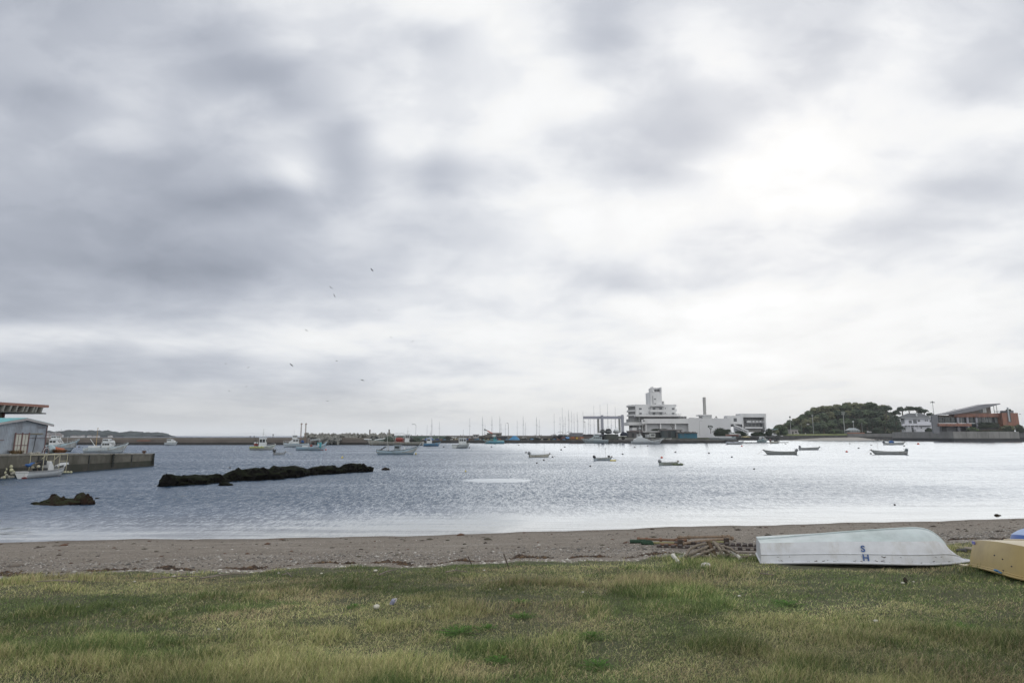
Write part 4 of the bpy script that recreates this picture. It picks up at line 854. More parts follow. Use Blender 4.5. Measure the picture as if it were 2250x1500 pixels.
# body: only 5.5 m wide at the head, the apron behind is lower-cost slab
def pier_nrm():
    d = (pB-pA).normalized(); n_ = Vector((-d.y, d.x, 0)); return n_ if n_.x < 0 else -n_
PN = pier_nrm(); PD = (pB-pA).normalized()
def pier_loft(z0f,z1f,off,wid,nm,m):
    mb = MB(); rings = []
    for p,h,w in zip(pts,hts,wid):
        a = p-PN*off-pA; b = p+PN*w-pA; rings.append([(a.x,a.y,z0f(h)),(b.x,b.y,z0f(h)),(b.x,b.y,z1f(h)),(a.x,a.y,z1f(h))])
    mb.loft(rings); return mb.build(nm,m,t)
WID = (3.2,14,40,60)
pier_loft(lambda h:-3,lambda h:h*0.42,0.06,WID,'footing',M_conc_wet)
pier_loft(lambda h:h*0.42+0.002,lambda h:h-0.16,0.0,WID,'wall',M_conc)
pier_loft(lambda h:h-0.158,lambda h:h,0.05,WID,'coping',mat('pale_concrete_coping',(0.27,0.26,0.23),0.9,0.2,1.2,bump=0.3,dirt=(0.12,0.11,0.09),dirt_amt=0.5))
def pier_pt(s_, up=0.0, out=0.0):     # s_ metres from the head along the face
    tot = 0
    for i in range(3):
        L = (pts[i+1]-pts[i]).length
        if s_ <= tot+L or i == 2:
            k = (s_-tot)/L; p = pts[i]*(1-k)+pts[i+1]*k; h = hts[i]*(1-k)+hts[i+1]*k; return Vector((p.x,p.y,h+up))-PN*out
        tot += L
for s_ in (3.9, 6.9, 10.2, 13.0, 17.0):
    p = pier_pt(s_); mb = MB(); mb.cbox((p.x-pA.x-PN.x*0.02,p.y-pA.y-PN.y*0.02,p.z/2-0.1),(0.09,0.10,p.z-0.1),rz=math.atan2(PD.y,PD.x)); mb.build('joint',M_dark,t)
def chain_fender(s_, n, r, lab):
    p = pier_pt(s_); f = thing('tyre_fender',lab,'tyre fender',(p.x-PN.x*0.16,p.y-PN.y*0.16,0),math.atan2(PD.y,PD.x),'fenders hung on the pier face')
    for i in range(n):
        mb = MB(); z = 0.35+i*(p.z-0.5)/max(n-1,1)
        mb.tube([(r*math.cos(a),0,z+r*0.8*math.sin(a)) for a in [k*2*math.pi/10 for k in range(11)]],r*0.35,6,cap=False); mb.build('tyre',M_moss,f)
    mb = MB(); mb.tube([(0,0,0.3),(0,0,p.z)],0.02,5); mb.build('chain',M_dark,f)
chain_fender(6.95,5,0.12,'black tyre chain hanging midway along the outer part of the pier face')
chain_fender(0.35,5,0.13,'black and white tyre chain at the very head of the pier')
p = pier_pt(0.9); f = thing('mooring_bollard','rusty iron bollard on top of the pier head','bollard',(p.x+PN.x*0.7,p.y+PN.y*0.7,p.z)); mb = MB(); mb.tube([(0,0,0),(0,0,0.2)],0.13,10); mb.tube([(0,0,0.2),(0,0,0.3)],0.20,10); mb.build('post',mat('rust',(0.10,0.055,0.04),0.9,0.4,8),f); mb = MB(); mb.tube([(-0.25,0,0.18),(0.25,0,0.18)],0.06,8); mb.build('horn',mat('rust',(0,0,0)),f)
# shed: its gable front stands parallel to the pier face, so it runs towards the camera on the left
def along(px, off):            # the point over the pier line, set back by off metres, seen at a pixel column
    o = pA+PN*off; r = ray(px, 980); d = PD
    k = (o.x*r.y-o.y*r.x)/(d.y*r.x-d.x*r.y); return Vector((o.x+d.x*k, o.y+d.y*k, 0))
def frame_at(px, off):
    o = along(px, off); th = math.atan2(-PD.y, -PD.x)
    def loc(qx, qy):
        r = ray(qx, qy); ux, uy = math.cos(th), math.sin(th)
        s_ = (o.x*r.y-o.y*r.x)/(uy*r.x-ux*r.y); lam = (o.y+s_*uy)/r.y
        return s_, EYE+lam*r.z
    return o, th, loc
SO, STH, sloc = frame_at(98, 1.3)
zb = 1.97; ex, ez = sloc(98, 931.5); rx_, rz_ = sloc(54, 918.5); xm = rx_; x1 = 0.0; hw = x1-xm; x0 = xm-hw; zr = rz_-0.1; ze = ez-0.05
t = thing('harbour_shed','grey blue corrugated shed with a low gable and turquoise roof standing on the pier','shed',(SO.x,SO.y,zb),STH)
M_corr = mat('corrugated_wall',(0.33,0.375,0.43),0.6,0.12,1.0,bump=0.0,dirt=(0.17,0.17,0.18),dirt_amt=0.45,dscale=0.7)
D = 9.0; H1 = ze-zb; H2 = zr-zb
mb = MB(); vs=[]; fs=[]; n = 64
for i in range(n+1):
    x = x0+(x1-x0)*i/n; vs += [(x,0.03*(i%2),0),(x,0.03*(i%2),H1+(H2-H1)*(1-abs(x-xm)/hw))]
for i in range(n): fs.append((2*i,2*i+2,2*i+3,2*i+1))
mb.add(vs,fs); mb.box(x0+0.01,x0+0.05,0.04,D,0,H1-0.03); mb.box(x1-0.05,x1-0.01,0.04,D,0,H1-0.03); mb.add([(x0,D,0),(x1,D,0),(x1,D,H1),(xm,D,H2),(x0,D,H1)],[(0,1,2,3,4)])
wl = mb.build('wall',M_corr,t)
M_turq = mat('turquoise_roof_sheet',(0.10,0.40,0.42),0.5,0.2,1.5,dirt=(0.16,0.30,0.31),dirt_amt=0.5)
def gslab(y0_,y1_,za,zb2,ov):
    mb = MB(); k = (H2-H1)/hw
    for sg in (-1,1):
        xe = xm+sg*(hw+ov); zl = H1-k*ov
        mb.add([(xm,y0_,H2+za),(xe,y0_,zl+za),(xe,y1_,zl+za),(xm,y1_,H2+za),(xm,y0_,H2+zb2),(xe,y0_,zl+zb2),(xe,y1_,zl+zb2),(xm,y1_,H2+zb2)],[(0,1,2,3),(4,7,6,5),(0,4,5,1),(1,5,6,2),(2,6,7,3),(3,7,4,0)])
    return mb
rf = gslab(-0.25,D+0.3,0.06,0.14,0.45).build('roof',M_turq,t); gslab(-0.30,-0.252,-0.10,0.11,0.45).build('bargeboard',mat('pale_bargeboard',(0.40,0.39,0.39),0.6,0.15),rf)
da = sloc(33,953); db = sloc(57.5,993); dx0,dx1 = da[0],db[0]; dz1 = sloc(57,953)[1]-zb
mb = MB(); mb.box(dx0,dx1,-0.05,0.02,0.02,dz1); dr = mb.build('door',mat('translucent_panel',(0.52,0.52,0.46),0.5,0.1,2),t)
mb = MB(); rb = mat('rusty_frame',(0.16,0.09,0.09),0.8,0.4,6)
for x in (dx0,(dx0+dx1)/2,dx1): mb.box(x-0.05,x+0.05,-0.10,-0.052,0.0,dz1+0.12)
for z in (0.42*dz1,dz1): mb.box(dx0,dx1,-0.085,-0.055,z-0.03,z+0.03)
for x in (dx0*0.75+dx1*0.25,dx0*0.25+dx1*0.75): mb.box(x-0.012,x+0.012,-0.07,-0.053,0.0,dz1)
mb.build('door_frame',rb,dr)
mb = MB(); mb.box(dx1+0.06,dx1+1.5,-0.06,-0.02,dz1-0.02,dz1+0.06); mb.build('door_track',mat('mossy_wood',(0.22,0.19,0.12),0.9,0.3),t)
mb = MB(); mb.tube([(dx1+0.75,-0.10,dz1*0.95),(dx1+0.30,-0.35,0.02)],0.035,6); o = mb.build('leaning_pole',M_dark,None,loc=(SO.x,SO.y,zb)); o.rotation_euler=(0,0,STH); tag(o,'thin dark pole leaning against the shed wall beside its door','pole')
mb = MB(); mb.box(x0+0.2,dx0-1.0,-0.035,-0.005,1.22,1.27); mb.box(-1.0,-0.3,-0.035,-0.005,H1-0.3,H1-0.27); mb.box(-0.04,0.03,-0.05,-0.001,0.0,H1); mb.box(-1.8,-0.1,-0.03,-0.004,H1*0.52,H1*0.53); mb.build('trim_strip',rb,t)
# flat roofed building behind, left
FO, FTH, floc = frame_at(96, 16.0)
t = thing('flat_roof_building','brown building with a long overhanging flat roof on brackets, behind the corrugated shed','building',(FO.x,FO.y,2.0),FTH)
zt = floc(96,889)[1]-2.0; zf = floc(96,894.5)[1]-2.0; zl2 = floc(95,909)[1]-2.0; zm2 = floc(95,906.5)[1]-2.0; XL = -34
mb = MB(); mb.box(XL,0,-0.0,9,zf,zt); rf = mb.build('roof',mat('terracotta_fascia',(0.30,0.16,0.125),0.7,0.15,2),t)
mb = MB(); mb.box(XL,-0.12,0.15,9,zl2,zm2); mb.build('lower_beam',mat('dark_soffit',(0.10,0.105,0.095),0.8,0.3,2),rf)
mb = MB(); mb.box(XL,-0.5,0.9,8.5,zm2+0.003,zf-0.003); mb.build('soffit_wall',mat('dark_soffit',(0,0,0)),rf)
for q in (94,82,76,62,54,39,25,10,-5,-20):
    x = floc(q,900)[0]; mb = MB(); mb.prism([(0.02,zf-0.003),(0.89,zf-0.003),(0.89,zm2+0.004),(0.20,zm2+0.004)],x-0.10,x+0.10,'x'); mb.build('bracket',mat('pale_bracket',(0.34,0.34,0.31),0.7,0.2),rf)
wx1 = floc(36,912)[0]
mb = MB(); mb.box(XL,wx1,1.6,8,-2,zl2-0.003); w = mb.build('wall',mat('brown_wall',(0.13,0.12,0.09),0.8,0.2,1.5),t)
mb = MB(); mb.box(wx1-0.14,wx1+0.02,1.45,1.598,-2,zl2-0.01); mb.build('corner_post',mat('maroon_post',(0.16,0.07,0.07),0.7,0.2),t)
for i in range(3):
    mb = MB(); mb.box(wx1-1.7-i*2.1,wx1-0.5-i*2.1,1.57,1.598,zl2-2.4,zl2-0.35); mb.build('window',M_glass,w)
mb = MB(); mb.tube([(wx1-3.1,1.4,0),(wx1-3.1,1.4,zl2-0.6),(wx1-2.8,1.4,zl2-0.3),(wx1-0.9,1.4,zl2-0.25)],0.06,6); mb.build('drainpipe',mat('pale_bracket',(0,0,0)),t)
# dry grass tufts on the pier
def tuft(px,py,w,h,col,lab,n=420,seed=1,nm='dry_grass_tuft',off=0.7):
    rs = random.Random(seed); mb = MB()
    for i in range(n):
        a = rs.uniform(0,6.283); r = w*0.45*rs.random()**0.5; b = Vector((r*math.cos(a),r*math.sin(a)*0.6,0)); le = rs.uniform(0.2,0.9); hh_ = h*rs.uniform(0.5,1.0)
        d = Vector((math.cos(a)*le,math.sin(a)*le,1)).normalized(); p1 = b+d*hh_*0.6; p2 = p1+(d+Vector((math.cos(a)*0.8,math.sin(a)*0.8,-0.3))).normalized()*hh_*0.45
        s_ = Vector((-math.sin(a+rs.random()*2),math.cos(a),0))*0.018
        mb.add([b-s_,b+s_,p1+s_,p1-s_,p2],[(0,1,2,3),(3,2,4)])
    q = along(px,off)
    o = mb.build(nm,mat('dry_'+nm+str(seed),col,0.9,0.35,3),None,loc=(q.x,q.y,1.93)); tag(o,lab,'plant'); return o
tuft(38,992,1.05,0.62,(0.24,0.17,0.09),'dry straw coloured tuft of grass growing before the shed door',seed=1)
tuft(133,994,1.25,0.60,(0.26,0.14,0.07),'orange brown dry bush on the pier right of the shed',seed=2)
# upturned tub and orange net right of shed
def onp(px,off=1.0): q = along(px,off); return (q.x,q.y,1.88)
mb = MB(); mb.blob((0,0,0.25),(0.8,0.5,0.35),2,0.35,5,flat=-0.7); o = mb.build('net_pile',mat('orange_net',(0.42,0.13,0.07),0.9,0.35,6),None,loc=onp(124,2.0)); tag(o,'orange net pile behind the brown bush on the pier','net')
t = thing('upturned_dinghy','pale blue round dinghy hull propped up beside the shed corner','dinghy',onp(113,1.6),0.3)
mb = MB(); mb.blob((0,0,0.35),(0.35,0.5,0.5),2,0.03,1,flat=-0.7); mb.build('hull',mat('pale_blue_shell',(0.36,0.46,0.50),0.5,0.15),t,smooth=True)
mb = MB(); mb.tube([(-0.35,-0.4,0),(-0.3,-0.4,0.6),(-0.05,-0.5,0.75)],0.035,6); mb.build('frame',mat('rusty_frame',(0,0,0)),t)
t = thing('hose_reel','coiled pale and rust brown hose leaning at the shed corner','hose',onp(104,1.2),STH)
for k in range(3):
    mb = MB(); mb.tube([((0.22+0.09*k)*math.cos(a),0.05*k,0.05+(0.45+0.08*k)*abs(math.sin(a))) for a in [i*math.pi/10 for i in range(11)]],0.028,6); mb.build('hose_loop',(mat('rusty_frame',(0,0,0)),M_cabin)[k%2],t)
# small clutter on the pier edge
rs = random.Random(3)
for i in range(9):
    px = 88-rs.random()*75; mb = MB(); s_ = rs.uniform(0.06,0.16); mb.blob((0,0,s_*0.5),(s_*1.3,s_,s_),1,0.4,i); o = mb.build('stone',mat('pale_stone',(0.33,0.32,0.29),0.9,0.2),None,loc=onp(px,0.35+0.5*rs.random())); tag(o,'small pale stone on the pier edge before the shed','stone','stones along the pier edge')
# float strings against the pier
M_float = mat('plastic_float',(0.50,0.49,0.33),0.5,0.15,3,dirt=(0.2,0.19,0.13),dirt_amt=0.4); M_float2 = mat('grey_float',(0.33,0.32,0.27),0.6,0.2,3)
proto = None
def fl(px,py,r,z,m,grp,lab):
    mb = MB(); mb.blob((0,0,0),(r*1.12,r,r),2,0.03,1); rr = at(px,py+1,0); Y = min(rr.y,52); q = ray(px,py)
    pq = along(px,-0.75); Yq = pq.y
    o = mb.build('fishing_float',m,None,smooth=True,loc=(Yq*q.x/q.y,Yq,max(EYE+Yq*q.z/q.y,r*0.3))); tag(o,lab,'float',grp); return o
for i,(px,py,r) in enumerate(((11,1031,.16),(9,1038,.16),(12,1044,.17),(18,1048,.17),(23,1049,.14),(27,1048,.15),(23,1025,.17),(23,1033,.2),(26,1040,.2),(30,1036,.1),(32,1041,.12),(2,1051,.17),(7,1050,.18))):
    fl(px,py,r,0,(M_float,M_float2)[(i%3)==2 or i in (2,3,4)],'string of floats at the left edge','round net float in the cluster left of the tied boat')
for i,px in enumerate((138,143,149.5,156)): fl(px,1037,.115,0,M_float,'row of floats right of the tied boat','yellow float in the row right of the tied boat')
mb = MB()
for a,b in (((20,1000),(9,1032)),((27,1001),(25,1024)),((24,1000),(14,1044))):
    P = []
    for q in (a,b): r = ray(*q); pq = along(q[0],-0.5); P.append((pq.x,pq.y,EYE+pq.y*r.z/r.y))
    mb.tube(P,0.025,5)
o = mb.build('mooring_rope',M_rope); tag(o,'slack ropes hanging from the pier edge down to the float cluster','rope')

# ---- far breakwater
YB = Yw(977)
def bx(px): return Xp(px,YB)
t = thing('breakwater','long straight brown concrete breakwater with a dark wet base across the far left','breakwater',(bx(400),YB,0))
X0,X1 = bx(-500)-bx(400), bx(806)-bx(400)
zt = Zp(961,YB)
def stepped(mb,x0,x1,z0,z1,y0=0,y1=6): mb.box(x0,x1,y0,y1,z0,z1)
M_bw = mat('breakwater_concrete',(0.155,0.135,0.120),0.9,0.2,0.15,dirt=(0.10,0.085,0.075),dirt_amt=0.6,dscale=0.08,coords='Object',stretch=(1,1,8)); M_bwd = mat('breakwater_wet',(0.035,0.033,0.032),0.8,0.4,0.3)
mb = MB(); mb.box(X0,X1,-0.1,7,-3,0.32*zt); mb.build('footing',M_bwd,t)
mb = MB(); mb.box(X0,bx(670)-bx(400),0.0,6,0.32*zt+0.003,0.72*zt); mb.box(bx(670)-bx(400)+0.002,X1,0.0,6,0.32*zt+0.003,0.80*zt); mb.build('wall',M_bw,t)
mb = MB(); mb.box(X0,bx(670)-bx(400),1.2,5.5,0.72*zt+0.003,zt); mb.box(bx(745)-bx(400),X1,2.5,6,0.80*zt+0.003,0.98*zt); mb.build('parapet',mat('breakwater_parapet',(0.19,0.17,0.15),0.9,0.15,0.2,dirt=(0.13,0.12,0.10),dirt_amt=0.5,dscale=0.1),t)
# tetrapods piled on the breakwater
def tetra(s_):
    mb = MB()
    dirs = [Vector((0,0,1)),Vector((0.94,0,-0.33)),Vector((-0.47,0.82,-0.33)),Vector((-0.47,-0.82,-0.33))]
    for d in dirs: mb.tube([Vector((0,0,0)),d*s_],[0.42*s_,0.26*s_],8)
    return mb
M_tet = mat('tetrapod_concrete',(0.27,0.27,0.25),0.9,0.3,0.8,dirt=(0.08,0.08,0.07),dirt_amt=0.6)
base = None; rs = random.Random(9); spots = []
for i in range(64):
    px = 672+i*3.0+rs.uniform(-1,1)
    if 743 < px < 765: top = 958
    lay = 958.5+rs.uniform(-1,1.5)
    spots.append((px,lay,YB+rs.uniform(6.5,9),1.25))
for i in range(44): spots.append((698+i*1.05+rs.uniform(-1,1),rs.uniform(962,969.5),YB-rs.uniform(0.6,2.4),1.2))
for px,py,Y,s_ in spots:
    if base is None:
        base = tetra(1.5).build('tetrapod',M_tet); o = base
    else: o = base.copy(); COL.objects.link(o)
    o.location = (Xp(px,Y),Y,max(Zp(py,Y),0.3)); o.rotation_euler = (rs.uniform(0,6),rs.uniform(0,6),rs.uniform(0,6)); k = rs.uniform(0.8,1.1); o.scale = (k,k,k)
    far_ = Y > YB+3
    tag(o,'grey concrete tetrapod in the row on the breakwater skyline' if far_ else 'pale concrete tetrapod heaped in front of the breakwater beyond the canopied boat','tetrapod','tetrapods along the breakwater skyline' if far_ else 'heap of tetrapods in front of the breakwater')
# little posts on the breakwater
for px in (550,559,600): 
    mb = MB(); mb.tube([(0,0,0),(0,0,1.2 if px==600 else 0.5)],0.12,6); mb.cbox((0,0,1.2 if px==600 else 0.5),(0.4,0.3,0.3)); o = mb.build('marker_post',M_dark,None,loc=(Xp(px,YB+3),YB+3,zt)); tag(o,{550:'stubby dark post on the breakwater skyline above the trawler bow, left one',559:'stubby dark post on the breakwater skyline, right one of the two close together',600:'taller dark marker post with a head on the breakwater between the two fishing boats'}[px],'post')
mb = MB(); mb.box(0,5.5,0,0.05,0,0.55); o = mb.build('rust_patch_panel',mat('rust_panel',(0.22,0.12,0.09),0.9,0.3),None,loc=(Xp(302,YB),YB-0.12,Zp(969,YB))); tag(o,'small rusty panel on the breakwater face behind the white fishing boat','panel')

# ---- distant headlands, houses, mountain
def ridge(nm, Y, prof, zb_, m, depth, seed, amp, step):
    pxs = [p for p,_ in prof]; X = [Xp(p,Y) for p in pxs]; Zt = [Zp(z,Y) for _,z in prof]
    xs = np.arange(X[0],X[-1],step); rows = 26; ys = np.linspace(-depth/2,depth/2,rows)
    XX,YY = np.meshgrid(xs,ys); top = np.interp(XX,X,Zt); prof_ = 1-(np.abs(YY)/(depth/2))**2.6
    Zg = zb_+(top-zb_)*prof_+(fbm(XX/step*0.35,YY/step*0.35,seed,4)-0.5)*amp*np.clip(prof_*3,0,1)*np.clip((top-zb_)/(amp*1.5),0,1)
    nx,ny = len(xs),rows; i = np.arange(nx-1); j = np.arange(ny-1); I,J = np.meshgrid(i,j); a = (J*nx+I).ravel(); q = np.stack([a,a+1,a+nx+1,a+nx],1)
    me = bpy.data.meshes.new(nm); me.from_pydata(np.stack([XX,YY+Y,Zg],-1).reshape(-1,3).tolist(),[],q.tolist()); me.materials.append(m)
    o = bpy.data.objects.new(nm,me); COL.objects.link(o); kind(o,'structure'); return o
YH = 1500
M_hill = mat('wooded_headland',(0.022,0.034,0.034),0.95,0.6,0.03,bump=0.6,bscale=0.08)
ridge('hills',YH,[(60,958),(90,950),(105,948),(118,947),(125,949),(138,950),(146,947.5),(160,945.5),(175,947),(190,948),(205,947),(225,946.5),(240,948),(247,950),(251,954.5),(254,960)],0,M_hill,160,3,34,3.4)
ridge('hills',YH+100,[(256,961),(262,959),(268,957.5),(272,953.5),(278,949),(290,947.5),(305,949.5),(318,951),(330,950),(345,949.5),(355,953),(361,960)],0,M_hill,140,5,26,3.4)
rs = random.Random(5); walls = [mat('far_house_%d'%i,c_,0.8,0.2,0.3) for i,c_ in enumerate(((0.45,0.42,0.40),(0.38,0.30,0.27),(0.55,0.54,0.52),(0.30,0.30,0.32)))]
for i in range(26):
    px = (104+i*1.75 if i < 18 else (160,166,173,183,196,205,214,243)[i-18])+rs.uniform(-0.5,0.5); Y = YH-100-rs.uniform(0,25)
    w = rs.uniform(5,10); h = rs.uniform(3.5,7) if i < 18 else rs.uniform(2,3.5); zb_ = Zp(960.5-rs.random()*(3.5 if i < 18 else 1),Y)
    t = thing('distant_house','tiny pale house at the foot of the headland' if i < 18 else 'low white waterside building under the wooded headland','house',(Xp(px,Y),Y,zb_),0,'row of far houses under the headland' if i < 18 else 'white sheds under the headland')
    mb = MB(); mb.box(-w/2,w/2,-3,3,-6,h); mb.build('wall',walls[rs.randrange(4)] if i < 18 else walls[2],t)
    mb = MB(); mb.prism([(-w/2-0.4,h+0.01),(w/2+0.4,h+0.01),(0,h+1.8)],-3.3,3.3); mb.build('roof',mat('far_roof',(0.16,0.13,0.13),0.8,0.3),t)
t = thing('radio_mast','thin lattice mast on the left headland skyline','mast',(Xp(133,YH),YH,Zp(951,YH))); mb = MB(); mb.tube([(0,0,0),(0,0,11)],[0.6,0.3],5); mb.build('pole',M_mast,t); mb = MB(); mb.box(-1.2,1.2,-0.5,0.5,6,6.8); mb.build('platform',M_mast,t)
YM = 24000
ridge('mountain',YM,[(400,958),(430,955.5),(470,951.5),(500,952.5),(530,952),(560,949.8),(585,950.5),(600,952.5),(620,955),(650,957.5),(670,959)],0,mat('far_mountain',(0.06,0.08,0.07),0.95,0.3,0.001),2500,7,30,70)
# ------------------------------------------------------------------ the marina quay, hotel, wooded hill and the modern house
YQ = Yw(973); ZQ = Zp(966.3, YQ)
def face(Y0, parent, X0, Zb):
    """boxes of a frontage given by photo columns and rows, at real distance Y0 (+d)"""
    def f(name, m, px0, px1, pyT, pyB, d0=0.0, d1=3.0, par=None, bevel=0, label=None, pyB_abs=None):
        Y = Y0+d0; pm = (pyT+pyB)/2
        z1, z0 = Zp(pyT, Y)-Zb, Zp(pyB, Y)-Zb
        mb = MB(); mb.box(Xp(px0, Y, pm)-X0, Xp(px1, Y, pm)-X0, d0, d1, z0, z1)
        return mb.build(name, m, par or parent, bevel=bevel, label=label)
    return f
def bld(name, label, px, Y, zb, cat='building', group=None):
    t = thing(name, label, cat, (Xp(px, Y), Y, zb), 0, group); return t, face(Y, t, Xp(px, Y), zb)
M_quay = mat('quay_concrete',(0.11,0.105,0.10),0.9,0.3,0.4,dirt=(0.035,0.035,0.033),dirt_amt=0.8,dscale=0.25)
M_quayd = mat('quay_wet',(0.035,0.036,0.037),0.85,0.4,0.5)
M_hotel = mat('hotel_white',(0.655,0.662,0.670),0.7,0.06,0.3,dirt=(0.5,0.5,0.49),dirt_amt=0.35,dscale=0.12)
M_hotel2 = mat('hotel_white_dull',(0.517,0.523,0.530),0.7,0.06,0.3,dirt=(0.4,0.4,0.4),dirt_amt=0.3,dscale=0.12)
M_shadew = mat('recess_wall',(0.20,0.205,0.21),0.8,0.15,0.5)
M_winf = mat('hotel_window',(0.10,0.11,0.12),0.25,0.3,1.0)
# quay apron
def slab(nm, lab, cat, pxs0, pxs1, Yf, ztop, depth, m, md, split=0.45, zbot=-3):
    c = Xp((pxs0+pxs1)/2, Yf); t = thing(nm, lab, cat, (c, Yf, 0))
    a, b = Xp(pxs0, Yf)-c, Xp(pxs1, Yf)-c
    mb = MB(); mb.box(a, b, -0.15, depth, zbot, ztop*split); mb.build('footing', md, t)
    mb = MB(); mb.box(a, b, 0, depth, ztop*split+0.003, ztop); mb.build('wall', m, t); return t
slab('quay','long dark concrete quay in the middle distance with boats and net heaps on it','quay',872,1622,YQ,ZQ,240,M_quay,M_quayd,0.5)
YS = Yw(966.8); ZS = Zp(952.3, YS)
slab('sea_wall','dark sea wall below the wooded hill and the white house','sea wall',1600,2200,YS,ZS-2.6,300,mat('dark_seawall',(0.075,0.075,0.078),0.9,0.3,0.3,dirt=(0.03,0.03,0.03),dirt_amt=0.6,dscale=0.1,stretch=(1,1,3)),M_quayd,0.35)
t,f = bld('low_wall','pale low concrete parapet running under the trees and the white house','wall' and 1850,YS+1.0,0,'wall')[0:2]
t['category'] = 'wall'
f('wall',mat('pale_parapet',(0.17,0.17,0.17),0.9,0.2,0.3),1862,2110,952.2,959,0,0.8)
land = MB(); zL = ZS-2.6+0.02; land.box(Xp(1560,YS),Xp(2700,YS),6,700,-2,zL,Matrix.Translation((0,YS,0))); kind(land.build('land',mat('land_ground',(0.10,0.11,0.06),0.95,0.4,0.2)),'structure')
# grassy slope along the far bank and the sandy beach
def strip(nm, pts_lo, pts_hi, Ylo, Yhi, m, lab=None):
    vs = []; n = len(pts_lo)
    for (px,py),(qx,qy) in zip(pts_lo,pts_hi):
        vs.append((Xp(px,Ylo),Ylo,Zp(py,Ylo))); vs.append((Xp(qx,Yhi),Yhi,Zp(qy,Yhi)))
    mb = MB(); mb.add(vs,[(2*i,2*i+2,2*i+3,2*i+1) for i in range(n-1)]); return kind(mb.build(nm,m,None,smooth=True),'structure')
M_sandf = mat('far_sand',(0.36,0.34,0.31),0.95,0.1,0.3)
sb = MB(); rings = []
for px,d,h in ((1700,0.2,0.1),(1730,6,0.5),(1765,14,1.6),(1800,20,2.3),(1850,22,2.6),(1885,20,2.4),(1905,12,1.5),(1925,6,0.8),(1955,2,0.2)):
    Y = YS-0.05; x = Xp(px,Y); rings.append([(x*(Y-d*1.6)/Y,Y-d*1.6,-0.3),(x*(Y-d*1.2)/Y,Y-d*1.2,0.06),(x,Y-d*0.4,h*0.62),(x,Y,h)])
sb.loft(rings,closed=False,cap0=False,cap1=False); kind(sb.build('beach',M_sandf,None,smooth=True),'structure')
rs = random.Random(12)
for i in range(16):
    px = 1895+i*3.6+rs.uniform(-2,2); Y = YS-rs.uniform(1,6); s_ = rs.uniform(0.5,1.3)
    mb = MB(); mb.blob((0,0,0.1),(s_*1.4,s_,s_*0.8),1,0.5,i); o = mb.build('boulder',mat('shore_rock',(0.10,0.095,0.09),0.9,0.5,1),None,loc=(Xp(px,Y),Y,0.5 if i<7 else 0.1)); tag(o,'dark rock at the right end of the sandy far beach','rock','rocks at the end of the far beach')
# ---- parapet behind the quay
YP = YQ+22
t,f = bld('harbour_parapet','long brown and green low wall behind the quay, closing off the horizon','x' and 1050,YP,ZQ); t['category']='wall'
f('wall',mat('parapet_green',(0.10,0.145,0.125),0.9,0.25,0.2),806,985,957.3,972,0,1.0,label='greenish stretch of the wall'); f('wall',mat('parapet_brown',(0.17,0.16,0.145),0.9,0.25,0.2),985.1,1260,957.3,972,0,1.0); f('coping',M_quay,806,1260,956.6,957.2,-0.1,1.2)
def post(px, pyt, pyb, Y, r, label, nm='post', cat='post', m=None, grp=None, head=None):
    zb = Zp(pyb, Y); h = Zp(pyt, Y)-zb; t = thing(nm, label, cat, (Xp(px, Y), Y, zb), 0, grp)
    mb = MB(); mb.tube([(0,0,0),(0,0,h)],[r,r*0.8],6); mb.build('pole', m or M_mast, t)
    if head: head(t, h)
    return t
for i,px in enumerate((904,917,927,954,1012,1176,1186,1189,1211)): post(px,954.5,957.2,YP+0.5,0.28,'short pale post standing on the harbour parapet','post','post',M_mast,'short posts on the harbour parapet')
def lamp_head(side=-1, w=1.6, m=M_dark):
    def h(t, hh):
        mb = MB(); mb.tube([(0,0,hh),(side*w*0.5,0,hh+0.5),(side*w,0,hh+0.45)],0.08,5); mb.build('arm',m,t); mb = MB(); mb.cbox((side*w*1.1,0,hh+0.42),(0.8,0.35,0.18)); mb.build('lamp_head',m,t)
    return h
LG = 'street lamps on the quay'
post(913.5,933.5,966,YQ+12,0.10,'street lamp with a dark curved head to the left, left of the blue tent','street_lamp','street lamp',M_steel,LG,lamp_head(-1))
post(938,933.5,966,YQ+14,0.08,'slim pale pole without a head between the street lamp and the first yacht mast','pole','pole',M_steel)
post(1117,931,966,YQ+12,0.12,'tall street lamp with a small dark head left of the blue tarpaulin heap','street_lamp','street lamp',M_dark,LG,lamp_head(-1,0.5))
post(1538,926,957,YQ+30,0.09,'grey street lamp with a curved arm in front of the plain white wall','street_lamp','street lamp',M_steel,LG,lamp_head(1,1.2,M_steel))
post(1286,928,958,YQ+14,0.10,'short lamp post with a dark top left of the boat hoist legs','street_lamp','street lamp',M_steel,LG,lamp_head(-1,0.3))
# pilings by the barge
post(812.3,943.5,973,YQ-1.5,0.38,'thick rusty steel pile left of the net boat','mooring_pile','pile',mat('rust_pile',(0.13,0.11,0.10),0.8,0.4,1)); post(854.7,943,973,YQ-1.5,0.42,'thick dark steel pile rising behind the red nets','mooring_pile','pile',mat('rust_pile',(0,0,0)))
